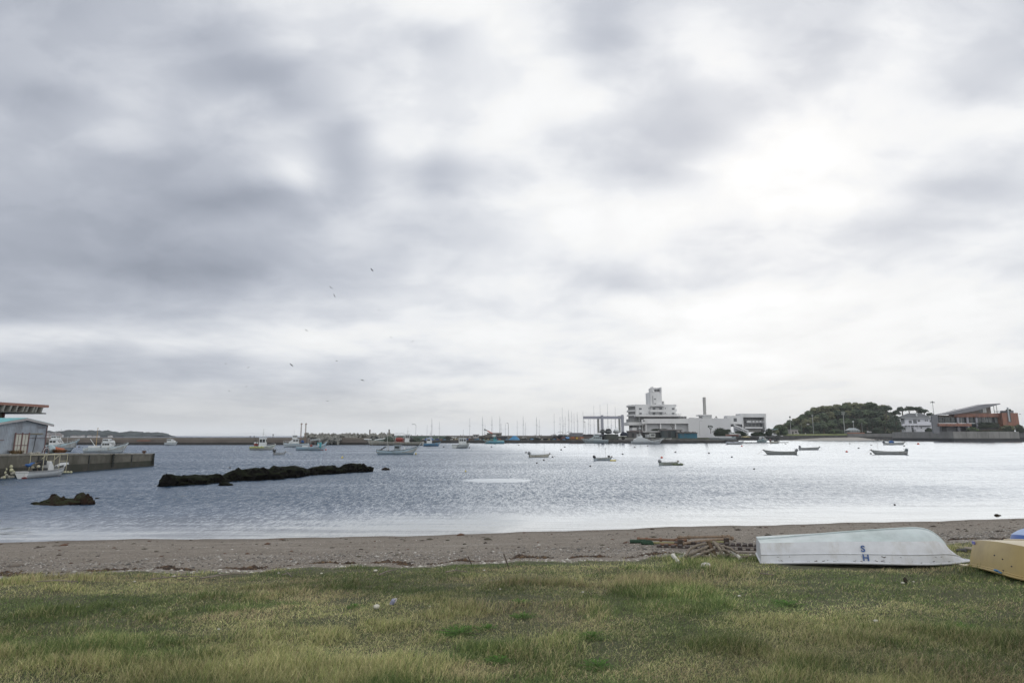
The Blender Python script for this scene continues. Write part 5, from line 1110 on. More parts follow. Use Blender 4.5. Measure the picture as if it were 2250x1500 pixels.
# ---- masts of yachts laid up ashore
MG = 'bare masts of yachts laid up behind the quay'
masts = [(945.5,947,1),(948,918,2),(965,927,1),(1032,918,1),(1060,914.5,2),(1065.5,932,1),(1080.5,915,2),(1098,913.5,2),(1101,930,1),(1110.5,929.5,1),(1136.5,924,1),(1149.5,915,2),(1155,928.5,1),(1179,915,2),(1185,921,1),(1218,907.5,1),(1231,915,1),(1236,895,1),(1239,922,1),(1242.5,915,1),(1250,900.5,2),(1256.5,903,1),(1262,908.5,1),(1269,905,2),(1282,903,1),(1294,914,1),(1297.5,920,1),(1306,891.5,1),(1320,888.5,1),(1336.5,886,1),(1344,920,1),(1353.3,893.5,1)]
m_al = mat('aluminium_mast',(0.30,0.31,0.33),0.4,0.15,2,metal=0.4)
for i,(px,py,w) in enumerate(masts):
    hull_ = px > 1215; Y = YQ+16+(i*7 % 5)*2.2; zb = ZQ+(2.3 if hull_ else 1.0); h = Zp(py,Y)-zb
    side = 'above the row of laid up yachts' if hull_ and px < 1275 else 'rising behind the boat hoist' if hull_ else 'standing alone on the skyline'
    t = thing('yacht','%s yacht mast %s' % ('stout dark' if w == 2 else 'thin pale', side),'yacht',(Xp(px,Y),Y,ZQ+0.02),0.0,MG)
    mb = MB(); mb.tube([(0,0,zb-ZQ),(0,0,zb-ZQ+h)],[0.13 if w==2 else 0.09,0.06],5); mb.tube([(-0.7,0,zb-ZQ+h*0.6),(0.7,0,zb-ZQ+h*0.6)],0.04,4); mb.build('mast',m_al,t)
    if w == 2:
        mb = MB(); mb.tube([(0.9,0,zb-ZQ),(0.05,0,zb-ZQ+h*0.9)],0.03,4); mb.build('rigging',m_al,t)
    # hull on a cradle, seen bow on
    bs = 1.0 if hull_ else 0.55
    mb = MB(); mb.loft([[(w_*math.sin(a)*bs, y_, (0.9+z_+dz*math.cos(a))*bs+ (0.6 if hull_ else 0)) for a in [k*math.pi/5 for k in range(10)]] for y_,w_,dz,z_ in ((-4.5,0.15,0.3,1.1),(-3,0.9,0.7,0.8),(0,1.5,0.9,0.6),(3,1.3,0.7,0.7),(4.5,0.9,0.5,0.8))])
    mb.build('hull',mat('yacht_hull_%d'%(i%3),((0.40,0.41,0.42),(0.30,0.31,0.33),(0.46,0.46,0.45))[i%3],0.4,0.15,1),t,smooth=True)
    mb = MB(); mb.box(-0.7*bs,0.7*bs,-1.5,2.0,1.6*bs+(0.6 if hull_ else 0),2.4*bs+(0.6 if hull_ else 0),taper=0.2); mb.build('cabin',mat('yacht_cabin',(0.35,0.36,0.37),0.4,0.2),t)
    mb = MB(); mb.box(-1.0*bs,1.0*bs,-2,-1.8,0,0.7*bs+0.3); mb.box(-1.0*bs,1.0*bs,1.8,2,0,0.7*bs+0.3); mb.box(-0.06,0.06,-1.8,1.8,0.05,0.5); mb.build('cradle',M_dark,t)
    if px in (1250,1231,1336.5,1353.3):
        mb = MB(); mb.tube([(-1.5,-1.5,3.6),(-0.8,-1.5,4.1),(0,-1.5,4.25),(0.8,-1.5,4.1),(1.5,-1.5,3.6)],0.08,5); mb.build('pushpit',M_dark,t)
# two big hulls hanging under the hoist
for px,r_,lab in ((1337.2,7.3,'dark hulled boat on stands under the right half of the boat hoist'),(1355,6.2,'white hulled boat seen bow on beside the right legs of the boat hoist'),(1324.5,5.5,'grey hull half hidden behind the middle hoist leg')):
    Y = YQ+6; R_ = r_*mpp(Y); z = Zp(947.5,Y)-ZQ; t = thing('laid_up_boat',lab,'boat',(Xp(px,Y),Y,ZQ))
    mb = MB(); mb.loft([[(w_*R_*math.sin(a), y_, z+dz*R_*math.cos(a)*(0.75 if math.cos(a)<0 else 0.25)) for a in [k*math.pi/7 for k in range(14)]] for y_,w_,dz in ((-3,0.55,0.7),(-2,0.9,0.95),(0,1.0,1.0),(4,0.9,0.9))])
    mb.build('hull',mat('laid_hull_%s'%px,(0.10,0.11,0.11) if px != 1355 else (0.32,0.33,0.33),0.5,0.2),t,smooth=True)
    mb = MB(); mb.loft([[(w_*R_*math.sin(a), y_, z+0.15*R_+w_*R_*1.0*max(math.cos(a),0)) for a in [k*math.pi/7 for k in range(14)]] for y_,w_ in ((-2.2,0.45),(-1.6,0.72),(3,0.7))]); mb.build('cabin',M_cabin if px == 1355 else M_dark,t,smooth=True)
    mb = MB()
    for sx_ in (-0.6,0.6): mb.tube([(sx_*R_,0,0),(sx_*R_*0.7,0,z-0.3*R_)],0.10,5)
    mb.build('stand',M_dark,t)
    mb = MB(); mb.tube([(-R_*0.7,-1,z+R_*1.15),(0,-1,z+R_*1.3),(R_*0.7,-1,z+R_*1.15)],0.06,4); mb.tube([(-R_*0.6,-1,z+R_*0.3),(-R_*0.7,-1,z+R_*1.15)],0.05,4); mb.tube([(R_*0.6,-1,z+R_*0.3),(R_*0.7,-1,z+R_*1.15)],0.05,4); mb.build('bow_rail',M_steel,t)
# boat hoist (gantry)
YG = YQ+10
t,f = bld('boat_hoist','grey gantry boat hoist with four columns and a long overhanging beam','x' and 1340,YG,ZQ); t['category']='gantry'
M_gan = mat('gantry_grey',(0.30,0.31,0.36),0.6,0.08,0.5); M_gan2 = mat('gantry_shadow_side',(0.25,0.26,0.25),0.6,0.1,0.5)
f('beam',M_gan,1282,1371,914.2,919.8,0,1.2); f('beam',M_gan2,1283,1369,914.0,918.8,9,10.2,label='rear crane beam')
f('column',M_gan,1322,1326.3,911.8,957,-0.5,1.6); f('column',M_gan,1366.3,1371.0,911.0,950.5,-0.5,1.6); f('column',M_gan2,1313,1317,915,951,9,10.5); f('column',M_gan2,1360,1363.5,913,950,9,10.5)
for q in (1284,1337,1353):
    mb = MB(); mb.tube([(Xp(q,YG)-Xp(1340,YG),0.5,Zp(919.8,YG)-ZQ),(Xp(q,YG)-Xp(1340,YG),0.5,Zp(940,YG)-ZQ)],0.05,4); mb.build('hoist_cable',M_dark,t)
for q in (1324,1368.5): 
    mb = MB(); X_ = Xp(q,YG)-Xp(1340,YG); mb.tube([(X_,-0.9,0.9),(X_,-0.5,0.9)],0.9,12); mb.build('wheel',M_black,t)
# cargo boxes / containers / clutter on the quay
def crate(nm, px0, px1, pyT, pyB, d, col, lab, cat, extra=None, depth=2.6, rgh=0.7):
    t, f = bld(nm, lab, (px0+px1)/2, YQ+d, ZQ, cat)
    f('body', mat('paint_%s' % str(col), col, rgh, 0.25, 0.8, dirt=(0.08,0.07,0.06), dirt_amt=0.4, dscale=0.4), px0, px1, pyT, pyB, 0, depth, bevel=0.05)
    if extra: extra(t, f)
    return t
crate('container',1252,1281,951,958.5,5,(0.17,0.18,0.20),'grey container box below the yacht masts','container',lambda t,f: f('rim',M_quay,1251.5,1281.5,950.6,951,-0.1,2.7))
crate('storage_rack',1251,1284,958.6,966,5.2,(0.20,0.12,0.07),'brown storage rack with orange and yellow bins under the grey container','rack',lambda t,f: (f('bin',M_orange,1256,1262,959.5,963,-0.3,0),f('bin',M_yellow,1266,1269.5,960.5,964,-0.3,0),f('bin',M_orange,1275,1281,959.5,963,-0.3,0)))
crate('shipping_container',1331,1357,954,965,4,(0.055,0.065,0.055),'dark green container under the boat hoist with a black round opening','container',lambda t,f: f('hatch',M_black,1329,1332,954.5,962,-0.3,0))
crate('container',1283,1303,954,957,6,(0.04,0.04,0.045),'flat black container left of the hoist columns','container'); crate('container',1284,1300,957.5,964,6,(0.10,0.09,0.09),'brownish crate stack between the rack and the hoist','container')
def blobthing(nm, px, pyT, pyB, w, d, m, lab, cat, seed=0, amp=0.35, sub=3, flat=-0.5, depth=1.5):
    Y = YQ+d; h = (pyB-pyT)*mpp(Y); t = thing(nm, lab, cat, (Xp(px,Y),Y,Zp(pyB,Y)))
    mb = MB(); mb.blob((0,0,h*0.35),(w*mpp(Y)/2,depth,h*0.62),sub,amp,seed,flat=flat); mb.build('heap',m,t,smooth=m is M_blue_tarp); return t
M_net = mat('dark_net',(0.020,0.024,0.022),0.95,0.5,1.5,bump=0.8,bscale=3)
def peak(nm, px, pyT, pyB, w, d, m, lab, cat, seed=0):
    Y = YQ+d; h = (pyB-pyT)*mpp(Y); W_ = w*mpp(Y)/2; rs_ = random.Random(seed); t = thing(nm, lab, cat, (Xp(px,Y),Y,Zp(pyB,Y)))
    mb = MB(); rings = []
    for k,(q,z) in enumerate(((1.0,0),(0.85,0.25),(0.55,0.65),(0.30,0.90),(0.12,1.0))): rings.append([(W_*q*math.cos(a)*(1+rs_.uniform(-.12,.12)),2.2*q*math.sin(a),h*z*(1+rs_.uniform(-.06,.06))) for a in [i*math.pi/8 for i in range(16)]])
    mb.loft(rings); mb.build('cover',m,t); return t
peak('net_heap_tent',943,961,968.3,27,5,M_blue_tarp,'blue tarpaulin tent on the quay left of the black net heap','tarpaulin',2)
peak('net_heap',984,957.8,967.5,27,5,M_net,'large pointed black net heap on the quay','net heap',4)
peak('net_heap',1014,962.5,967.5,24,5.5,M_net,'low black net heap with pale floats right of the large pointed one','net heap',5)
peak('net_heap',1130.5,957.3,967.5,27,4,mat('sky_blue_tarp',(0.05,0.20,0.38),0.6,0.3,0.8,bump=0.5,bscale=1.5),'light blue tarpaulin heap on the quay right of the small hut','tarpaulin',7)
blobthing('net_heap',1174,960.3,967.3,24,4,M_net,'round black net heap left of the longer lumpy one','net heap',3,0.2)
blobthing('net_heap',1198,962,967.3,25,4.5,M_net,'long lumpy black net heap with a white pole beside it','net heap',8,0.5)
blobthing('net_heap',1148,963,967.3,16,4.5,M_net,'small dark heap right of the light blue tarpaulin','net heap',11,0.5)
blobthing('net_heap',1371,948.5,958,17,5,mat('navy_cover',(0.02,0.025,0.045),0.8,0.3),'dark navy covered heap right of the boat hoist','tarpaulin',5,0.25)
blobthing('blue_heap',1246,959.5,964.5,11,4,mat('pale_blue_cover',(0.12,0.25,0.45),0.7,0.5,0.6),'small blue and white covered heap left of the grey container','tarpaulin',6,0.4)
blobthing('scrap_heap',1237,960.5,966.5,12,4,mat('maroon_scrap',(0.10,0.05,0.05),0.9,0.5),'dark red scrap pile under the leftmost laid up yachts','scrap',6,0.5)
rs = random.Random(4)
cols_ = [(0.30,0.10,0.05),(0.10,0.20,0.30),(0.3,0.3,0.28),(0.06,0.07,0.07),(0.25,0.2,0.1),(0.16,0.26,0.22),(0.42,0.42,0.40),(0.03,0.08,0.2)]
for i in range(46):
    px = (905+i*8.1 if i < 42 else 1495+i*2)+rs.uniform(-3,3)
    if px > 1260: px += 95
    if 1415 < px < 1450: continue
    w = rs.uniform(2,6); c_ = cols_[i % 8]; Y = YQ+rs.uniform(2,9); h = rs.uniform(0.5,1.2); t = thing('fish_box' if i % 3 else 'gear_pile', '', 'box' if i % 3 else 'gear', (Xp(px,Y),Y,ZQ), rs.uniform(-.4,.4), 'boxes and gear scattered along the quay')
    cn = {0:'rust red',1:'slate blue',2:'pale grey',3:'blackish',4:'ochre',5:'grey green',6:'whitish',7:'navy'}[i % 8]
    wh = 'beside the net boat' if px < 960 else 'near the black net heaps' if px < 1060 else 'behind the turquoise boat' if px < 1130 else 'right of the light blue tarpaulin' if px < 1230 else 'below the dark boat shed' if px < 1420 else 'in front of the sheds by the hotel'; t['label'] = '%s %s on the quay %s' % (cn,'box' if i % 3 else 'pile of gear',wh)
    mb = MB()
    if i % 3: mb.box(-w*.14,w*.14,-0.4,0.4,0,h*0.55,taper=-0.1); mb.build('box_body',mat('clutter_%d'%(i%8),c_,0.8,0.3,1),t,bevel=0.03); mb = MB(); mb.box(-w*.155,w*.155,-0.46,0.46,h*0.55,h*0.62); mb.build('lid',mat('clutter_%d'%((i+1)%8),c_,0.8,0.3,1),t)
    else: mb.blob((0,0,h*.25),(w*.2,0.6,h*.4),2,0.5,i,flat=-0.5); mb.build('gear_lump',mat('clutter_%d'%(i%8),c_,0.8,0.3,1),t)
# white poles/floats on the black heap
mb = MB()
for i in range(10): mb.blob((rs.uniform(-3,2.4),-1.0,rs.uniform(0.3,1.6)),0.22,1,0.1,i)
o = mb.build('float_cluster',M_white,None,loc=(Xp(1003,YQ+4),YQ+4,ZQ)); tag(o,'scatter of white floats on the low black net heap','floats')
# crane with orange boom, huts
t,f = bld('crane','truck crane with a raised red orange boom in front of the grey hut',1082,YQ+8,ZQ,'crane')
f('cab',M_cabin,1082,1089,954.5,959.5,0,2.0,bevel=0.1); f('chassis',M_dark,1078,1092,959.6,963,0,2.2)
mb = MB(); X0_ = Xp(1082,YQ+8); P = [(Xp(1065,YQ+8)-X0_,0.5,Zp(943.5,YQ+8)-ZQ),(Xp(1071,YQ+8)-X0_,0.5,Zp(946,YQ+8)-ZQ)]; Q_ = [(Xp(1071,YQ+8)-X0_,0.5,Zp(946,YQ+8)-ZQ),(Xp(1082,YQ+8)-X0_,0.5,Zp(952,YQ+8)-ZQ)]
bm_ = MB(); bm_.tube(Q_,0.30,6); b_ = bm_.build('boom',mat('red_orange_boom',(0.45,0.10,0.06),0.5,0.2),t); mb.tube(P,0.24,6); mb.cbox(P[0],(0.7,0.6,0.6)); mb.build('boom_tip',M_dark,b_)
mb = MB(); mb.tube([P[0],(P[0][0],0.5,P[0][2]-3)],0.03,4); mb.build('cable',M_dark,t)
for q in (1080,1090): mb = MB(); mb.tube([(Xp(q,YQ+8)-X0_,-0.3,0.5),(Xp(q,YQ+8)-X0_,0.1,0.5)],0.5,10); mb.build('wheel',M_black,t)
def hut(nm,px0,px1,pyr,pyT,pyB,d,col,rc,lab,wins=(),doors=(),cat='hut',over=0.5):
    t,f = bld(nm,lab,(px0+px1)/2,YQ+d,ZQ,cat); w = f('wall',mat('hutwall_%s'%str(col),col,0.8,0.15,0.5,dirt=(0.1,0.1,0.1),dirt_amt=0.3,dscale=0.3),px0,px1,pyT,pyB,0,5); f('roof',mat('hutroof_%s'%str(rc),rc,0.8,0.2,0.5),px0-over,px1+over,pyr,pyT-0.02,-0.5,5.5)
    for a,b,c_,e in wins: f('window',M_glass,a,b,c_,e,-0.06,0.02,par=w)
    for a,b,c_,e in doors: f('door',M_dark,a,b,c_,e,-0.06,0.02,par=w)
    return t,f
hut('hut',1039,1051.5,954,955.2,962,9,(0.42,0.42,0.42),(0.35,0.35,0.35),'small white guard hut with dark windows on the quay left of the crane',wins=((1041,1044,956.5,959),(1045.5,1049.5,956.5,959)))
hut('hut',1070,1102,950,952,962,14,(0.22,0.21,0.20),(0.42,0.41,0.40),'wide grey hut with a pale flat roof behind the crane',wins=((1092,1097,954,957),),doors=((1086,1090,955,961.5),))
blobthing('net_heap',1066,955,962.5,26,10,mat('drab_cover',(0.10,0.095,0.085),0.9,0.4,0.8),'drab grey covered heap between the two huts','tarpaulin',4,0.35); crate('container',1088,1115,958.5,965,5,(0.035,0.04,0.05),'dark container behind the turquoise boat','container'); crate('truck',1109,1117,958,963,8,(0.30,0.30,0.30),'small pale truck on the quay beside the dark container','truck')
# ---- sheds in front of the hotel
hut('shed',1381,1413,946,947.5,961,18,(0.12,0.115,0.12),(0.24,0.20,0.20),'long dark boat shed with a dusky roof right of the hoist',doors=((1388,1394,951,960),(1400,1406,951,960)),cat='shed')
hut('shed',1414,1455,947,949.6,962,16,(0.035,0.04,0.038),(0.40,0.40,0.40),'open black shed with a pale sheet roof behind the white truck',cat='shed')
hut('shed',1455,1497,943.2,945.6,962,12,(0.055,0.075,0.08),(0.15,0.14,0.14),'dark slate green shed with a projecting flat roof',cat='shed',doors=((1468,1474,948,961),(1484,1489,948,961)),over=2.5)
t,f = hut('shed',1493.5,1532,950,951.5,962.5,5,(0.03,0.13,0.19),(0.09,0.09,0.09),'teal blue windowless shed with rubble and stones on its flat roof',cat='shed',over=0.8)
rs = random.Random(8)
for i in range(14):
    mb = MB(); X_ = Xp(1494+i*2.7,YQ+5)-Xp(1512.75,YQ+5); mb.blob((X_,1.0,Zp(949.6,YQ+5)-ZQ),(0.45,0.5,0.25+0.15*(i%3)),1,0.5,i); mb.build('roof_stone',mat('shore_rock',(0,0,0)),t)
crate('pillar_block',1489,1494,945.5,962,8,(0.24,0.23,0.22),'pale narrow block between the dark shed and the teal shed','block')
# truck
t,f = bld('truck','white cab over truck parked nose on in front of the pale sheet roofed shed',1433,YQ+6,ZQ,'truck')
f('cab',mat('truck_white',(0.45,0.47,0.45),0.4,0.1),1428.5,1440,951.8,960.8,0,2.2,bevel=0.15); f('windscreen',M_glass,1430.5,1438.5,953.3,956.3,-0.05,0.05); f('bumper',M_quay,1428.6,1440,960.4,961.4,-0.12,0.1); f('cargo_bed',M_cabin,1423,1429,954,960.5,2.4,8); f('grille',M_dark,1431,1438,957.6,958.8,-0.04,0.02)
for q in (1429.5,1439): f('wheel',M_black,q-0.9,q+0.9,960.8,963.4,0.3,1.2)
for q in (1430,1438.6): f('headlight',M_white,q-0.5,q+0.5,959.2,960.0,-0.14,-0.11)
for i,(a,b,c_) in enumerate(((1450,1460,(0.40,0.40,0.39)),(1463,1476,(0.45,0.45,0.44)))):
    t = thing('dinghy','small white dinghy lying on the quay in front of the dark shed, %s one' % ('left','right')[i],'dinghy',(Xp((a+b)/2,YQ+3),YQ+3,ZQ+0.05),(0.2,-0.15)[i]); L = (b-a)*mpp(YQ+3); H = Hull(L,1.3,0.7,bow=0.4,deck=0.3,draft=0.0); H.build(t,hull_col('dinghy_%d'%i,c_))
# ---- the hotel
YH2 = YQ+66
t,f = bld('harbour_hotel','large white harbour hotel with stacked balconies, a square tower and a long windowless wing','x' and 1480,YH2,ZQ); t['category']='hotel'
up = f('upper_block',M_hotel,1396,1484.5,888.3,914.6,2,14)
for i,(a,b) in enumerate(((888.6,895.5),(900,906.5),(909.8,915.5))):
    Xc = Xp(1480,YH2); z1,z0 = Zp(a,YH2)-ZQ,Zp(b,YH2)-ZQ; x = lambda q: Xp(q,YH2,900)-Xc
    mb = MB(); mb.prism([(x(1397),0.0),(x(1385.2),5),(x(1385.2),12),(x(1397),20)],z0+(z1-z0)*0.45,z1,'z'); mb.build('balcony',M_hotel,up)
    mb = MB(); mb.prism([(x(1397),1.5),(x(1388),5),(x(1388),11),(x(1397),18)],z0-1.7,z0+(z1-z0)*0.45-0.003,'z'); mb.build('recess',M_shadew,up)
for i,(a,b) in enumerate(((887.5,892),(897.3,903.8),(907.5,912))):
    z1,z0 = Zp(a,YH2)-ZQ,Zp(b,YH2)-ZQ
    mb = MB(); mb.prism([(x(1484.6),2.2),(x(1490.3),3.5),(x(1490.8),12),(x(1484.6),14)],z0,z1,'z'); mb.build('balcony',M_hotel,up)
bay = f('balcony_bay',M_hotel2,1430,1459,892.6,914.4,1.0,1.99,par=up)
for a,b in ((887.8,892.0),(900.2,904.6),(911.2,914.6)): f('balcony',M_hotel,1429.5,1459.8,a,b,-1.2,0.99,par=up)
for a,b in ((894.6,899.8),(905.8,911)):
    f('window',M_winf,1434,1440,a,b,0.9,0.99,par=bay); f('window',M_winf,1449,1455,a,b,0.9,0.99,par=bay)
for r_,(a,b) in enumerate(((896,899.6),(906.3,910))):
    for q0,q1 in ((1404,1410),(1476.3,1482)): f('window',M_winf,q0,q1,a,b,1.9,2.01,par=up)
    for q in (1425.5,1461): f('window',M_winf,q,q+1.4,a-0.8,b-1.2,1.9,2.01,par=up)
deckb = f('terrace_deck',M_hotel,1397,1495.5,911.3,914.8,-4,1.8); f('recess_floor',M_shadew,1397,1494,914.81,919.5,-1,20)
for i in range(10): f('window',M_winf,1446+i*4.6,1448.6+i*4.6,915.8,918.4,-1.1,-0.99)
mb = MB()
for i in range(16): X_ = x(1399+i*6.2); mb.tube([(X_,-3.9,Zp(911.2,YH2)-ZQ),(X_,-3.9,Zp(909.2,YH2)-ZQ)],0.08,4)
mb.tube([(x(1399),-3.9,Zp(909.2,YH2)-ZQ),(x(1492),-3.9,Zp(909.2,YH2)-ZQ)],0.09,4); mb.build('railing',M_steel,t)
tw = f('tower',M_hotel,1429.5,1454.3,860.8,888.2,4,17); f('tower_pier',M_hotel,1429.3,1432.3,852.5,860.79,3.9,9,par=tw); f('tower_pier',M_hotel,1432.5,1436,849.5,860.79,3.6,8,par=tw); f('tower_pier',M_hotel,1451.6,1453.9,850.3,860.79,3.6,8,par=tw)
f('tower_top',M_hotel2,1436.01,1451.5,851.8,855.4,6,12,par=tw); f('tower_screen',M_hotel2,1439.8,1451.3,855.41,860.79,8,11,par=tw)
f('window',M_winf,1437.2,1441.2,875.2,877.6,3.9,4.01,par=tw); f('window',M_winf,1437.6,1441.6,885.6,887.3,3.9,4.01,par=tw); f('drainpipe',M_shadew,1434.4,1435.2,869,888,3.7,3.98,par=tw)
mb = MB(); zz = Zp(888.2,YH2)-ZQ; mb.tube([(x(1461),8,zz),(x(1461),8,zz+1.9)],1.5,14); mb.tube([(x(1461),8,zz+1.9),(x(1461),8,zz+2.3)],[1.5,0.7],14); mb.box(x(1456.5),x(1465.5),6,10,zz,zz+0.9); mb.build('water_tank',M_hotel2,t)
f('roof_box',M_hotel2,1456,1459.5,881,888.2,5,8)
# podium and wing
pod = f('podium_fascia',M_hotel,1416,1513,919.6,930.2,-4,20); f('podium_wall',M_hotel2,1416.5,1513,930.21,960,-1.5,20,par=pod)
for a,b in ((1422,1449.5),(1453.8,1483),(1485.7,1512.5)): f('panel',mat('recess_panel',(0.461,0.474,0.488),0.7,0.06,0.3),a,b,931,946.5,-1.62,-1.51,par=pod)
for a in (1418.5,1450.5,1483.3): f('column',M_hotel,a,a+2.9,930.21,960,-3.6,-1.6,par=pod)
f('wing_wall',mat('wing_white',(0.614,0.621,0.634),0.75,0.05,0.2,dirt=(0.58,0.58,0.58),dirt_amt=0.3,dscale=0.08),1513.01,1606,918.9,961,-4.1,24)
f('side_terrace',M_hotel,1381.5,1417.5,927,933.8,-2,16); f('terrace_recess',M_shadew,1386,1415.5,919.6,926.99,0,14)
f('lower_storey',M_shadew,1391,1416,933.81,946,0,12); f('column',M_hotel,1411.5,1413.5,933.8,948,-1.2,-0.1); f('lower_balcony',M_hotel,1389.5,1399,939.5,945,-1.8,6)
lg = f('sign_block',M_hotel,1410,1417.8,921,931,-5.0,-4.01); f('emblem',M_winf,1413.3,1416.2,922.3,925.6,-5.08,-5.01,par=lg)
mb = MB()
for i in range(12): X_ = x(1384+i*2.8); mb.tube([(X_,-1.8,Zp(927,YH2)-ZQ),(X_,-1.8,Zp(921.5 if i<3 else 924,YH2)-ZQ)],0.08,4)
mb.tube([(x(1384),-1.8,Zp(924,YH2)-ZQ),(x(1416),-1.8,Zp(924,YH2)-ZQ)],0.08,4); mb.build('railing',M_steel,t)
for i in range(5): f('pergola_beam',M_hotel2,1494+i*3.4,1495+i*3.4,914.6,919,0,5)
f('pergola_roof',M_hotel2,1492,1509.5,914.0,915.4,-0.5,6)
zz = Zp(918.9,YH2)-ZQ
for a,b,h in ((1517,1524.5,2),(1527.5,1534,1.4),(1537,1543.5,1.4),(1573,1577,1.4)): f('roof_vent',M_hotel2,a,b,918.9-h,918.85,3,6)
mb = MB(); mb.tube([(x(1577.8),4,zz),(x(1577.8),4,zz+0.6)],0.1,5); mb.blob((x(1577.8),4,zz+1.0),0.5,2,0.02,1); mb.build('vent_ball',M_quay,t)
ch = f('chimney_house',M_hotel2,1543.5,1564,913.1,918.89,2,9); f('chimney_platform',M_hotel2,1539,1564,910.6,913.09,1.2,10,par=ch)
mb = MB(); c0 = (x(1554.6),5.5,Zp(910.6,YH2)-ZQ); c1 = (Xp(1553.5,YH2,871)-Xp(1480,YH2),5.5,Zp(871.3,YH2)-ZQ); w2 = 2.6*mpp(YH2)
mb.loft([[(c[0]-w2*k,c[1]-w2,c[2]),(c[0]+w2*k,c[1]-w2,c[2]),(c[0]+w2*k,c[1]+w2,c[2]),(c[0]-w2*k,c[1]+w2,c[2])] for c,k in ((c0,1.0),(c1,1.0))]); mb.build('chimney',mat('chimney_grey',(0.34,0.34,0.33),0.8,0.08,0.3),t)
# right hand building
YH3 = YH2+8
t,f = bld('clubhouse','white angular building with a ribbon of dark windows and an outside stair','x' and 1640,YH3,ZQ); t['category']='building'
w = f('left_wall',M_hotel,1598.5,1630.5,913,931.5,-2,4); f('window',M_winf,1612,1619,918.2,925.8,-2.08,-1.99,par=w); f('parapet',M_hotel,1628,1683,908.3,916.4,-0.5,8)
f('frame_wall',M_hotel,1630.51,1634,916.41,948,-0.5,14); f('frame_wall',M_hotel2,1679.6,1683.3,916.41,946,-0.5,16); bk = f('back_wall',M_shadew,1634,1679.5,916.41,946,3,14)
for i in range(9): f('window',M_winf,1635+i*4.9,1638.8+i*4.9,917.5,922.2,2.9,3.01,par=bk)
f('balcony',M_hotel2,1641,1679.5,923.4,928.4,0.2,2.9); 
for i in range(4): f('opening',M_winf,1650+i*7.6,1654+i*7.6,924.4,926.6,0.1,0.19)
for i in range(5): f('window',M_winf,1637+i*8.3,1642+i*8.3,930.5,936,2.9,3.01,par=bk)
f('canopy',M_hotel,1637,1676,937.8,941,-3,2.9); f('lower_wall',mat('buff_wall',(0.28,0.27,0.25),0.8,0.1),1638,1672,941.01,949,-1,2.9); f('under_recess',M_winf,1608,1630.4,931.51,936.5,0,10)
Xc = Xp(1640,YH3); mb = MB(); A = (Xp(1606.5,YH3)-Xc,Zp(932,YH3)-ZQ); B_ = (Xp(1637,YH3)-Xc,Zp(945.5,YH3)-ZQ); mb.prism([(A[0],A[1]),(B_[0],B_[1]),(B_[0],B_[1]-0.9),(A[0],A[1]-0.9)],-6,-4.6); mb.prism([(A[0],A[1]-1.6),(B_[0],B_[1]-1.6),(B_[0],B_[1]-2.1),(A[0],A[1]-2.1)],-6,-4.6); mb.build('stair',M_hotel,t)
f('low_roof',M_quay,1672,1695,945.8,948,2,8)
# ---- vegetation
M_leafs = [mat('leaf_dark',(0.055,0.080,0.052),0.8,0.5,0.25),mat('leaf_green',(0.090,0.122,0.070),0.8,0.5,0.25),mat('leaf_olive',(0.16,0.17,0.095),0.8,0.45,0.25),mat('leaf_hedge',(0.018,0.032,0.016),0.8,0.6,0.5),mat('leaf_light',(0.075,0.12,0.035),0.8,0.4,0.5)]
M_trunk = mat('tree_bark',(0.085,0.07,0.055),0.95,0.3,1.5)
def crown(rw, rh, n, leaf, seed, flat=0.0, lobes=9, hollow=0.55):
    rs_ = np.random.default_rng(seed); C_ = []
    for i in range(lobes):
        a = rs_.uniform(0,2*math.pi); q = rs_.uniform(0.15,0.72); z = rs_.uniform(-0.25,0.75) if not flat else rs_.uniform(0.2,0.6)
        C_.append((q*math.cos(a)*rw*(1-0.35*max(z,0)), q*math.sin(a)*rw*(1-0.35*max(z,0)), z*rh*0.75, rs_.uniform(0.30,0.50)))
    C_ = np.array(C_); k = rs_.integers(0,lobes,n); d = rs_.normal(size=(n,3)); d[:,2] = np.where(rs_.random(n)<0.75, np.abs(d[:,2]), d[:,2])*0.95; d /= np.linalg.norm(d,axis=1)[:,None]
    r = (hollow+(1-hollow)*rs_.random(n))[:,None]*C_[k,3][:,None]
    p = C_[k,:3]+d*r*np.array([rw,rw,rh*(0.8 if not flat else 0.45)])
    s_ = leaf*rs_.uniform(0.6,1.4,n)[:,None]; nn = d+rs_.normal(0,0.5,(n,3)); nn /= np.linalg.norm(nn,axis=1)[:,None]
    up_ = np.tile([0.3,0.2,1.0],(n,1)); u = np.cross(up_,nn); u /= (np.linalg.norm(u,axis=1)[:,None]+1e-6); v = np.cross(nn,u)
    u = u*s_; v = v*s_*rs_.uniform(0.5,1.0,n)[:,None]
    co = np.stack([p-u-v*0.6,p+u*0.8-v,p+u+v*0.7,p-u*0.7+v],1).reshape(-1,3)
    mb = MB(); mb.v = [tuple(q) for q in co]; mb.f = [(4*i,4*i+1,4*i+2,4*i+3) for i in range(n)]; mb.m = [0]*n; return mb
def fastbuild(mb, name, m):
    me = bpy.data.meshes.new(name); me.from_pydata(mb.v, [], mb.f); me.materials.append(m); return me
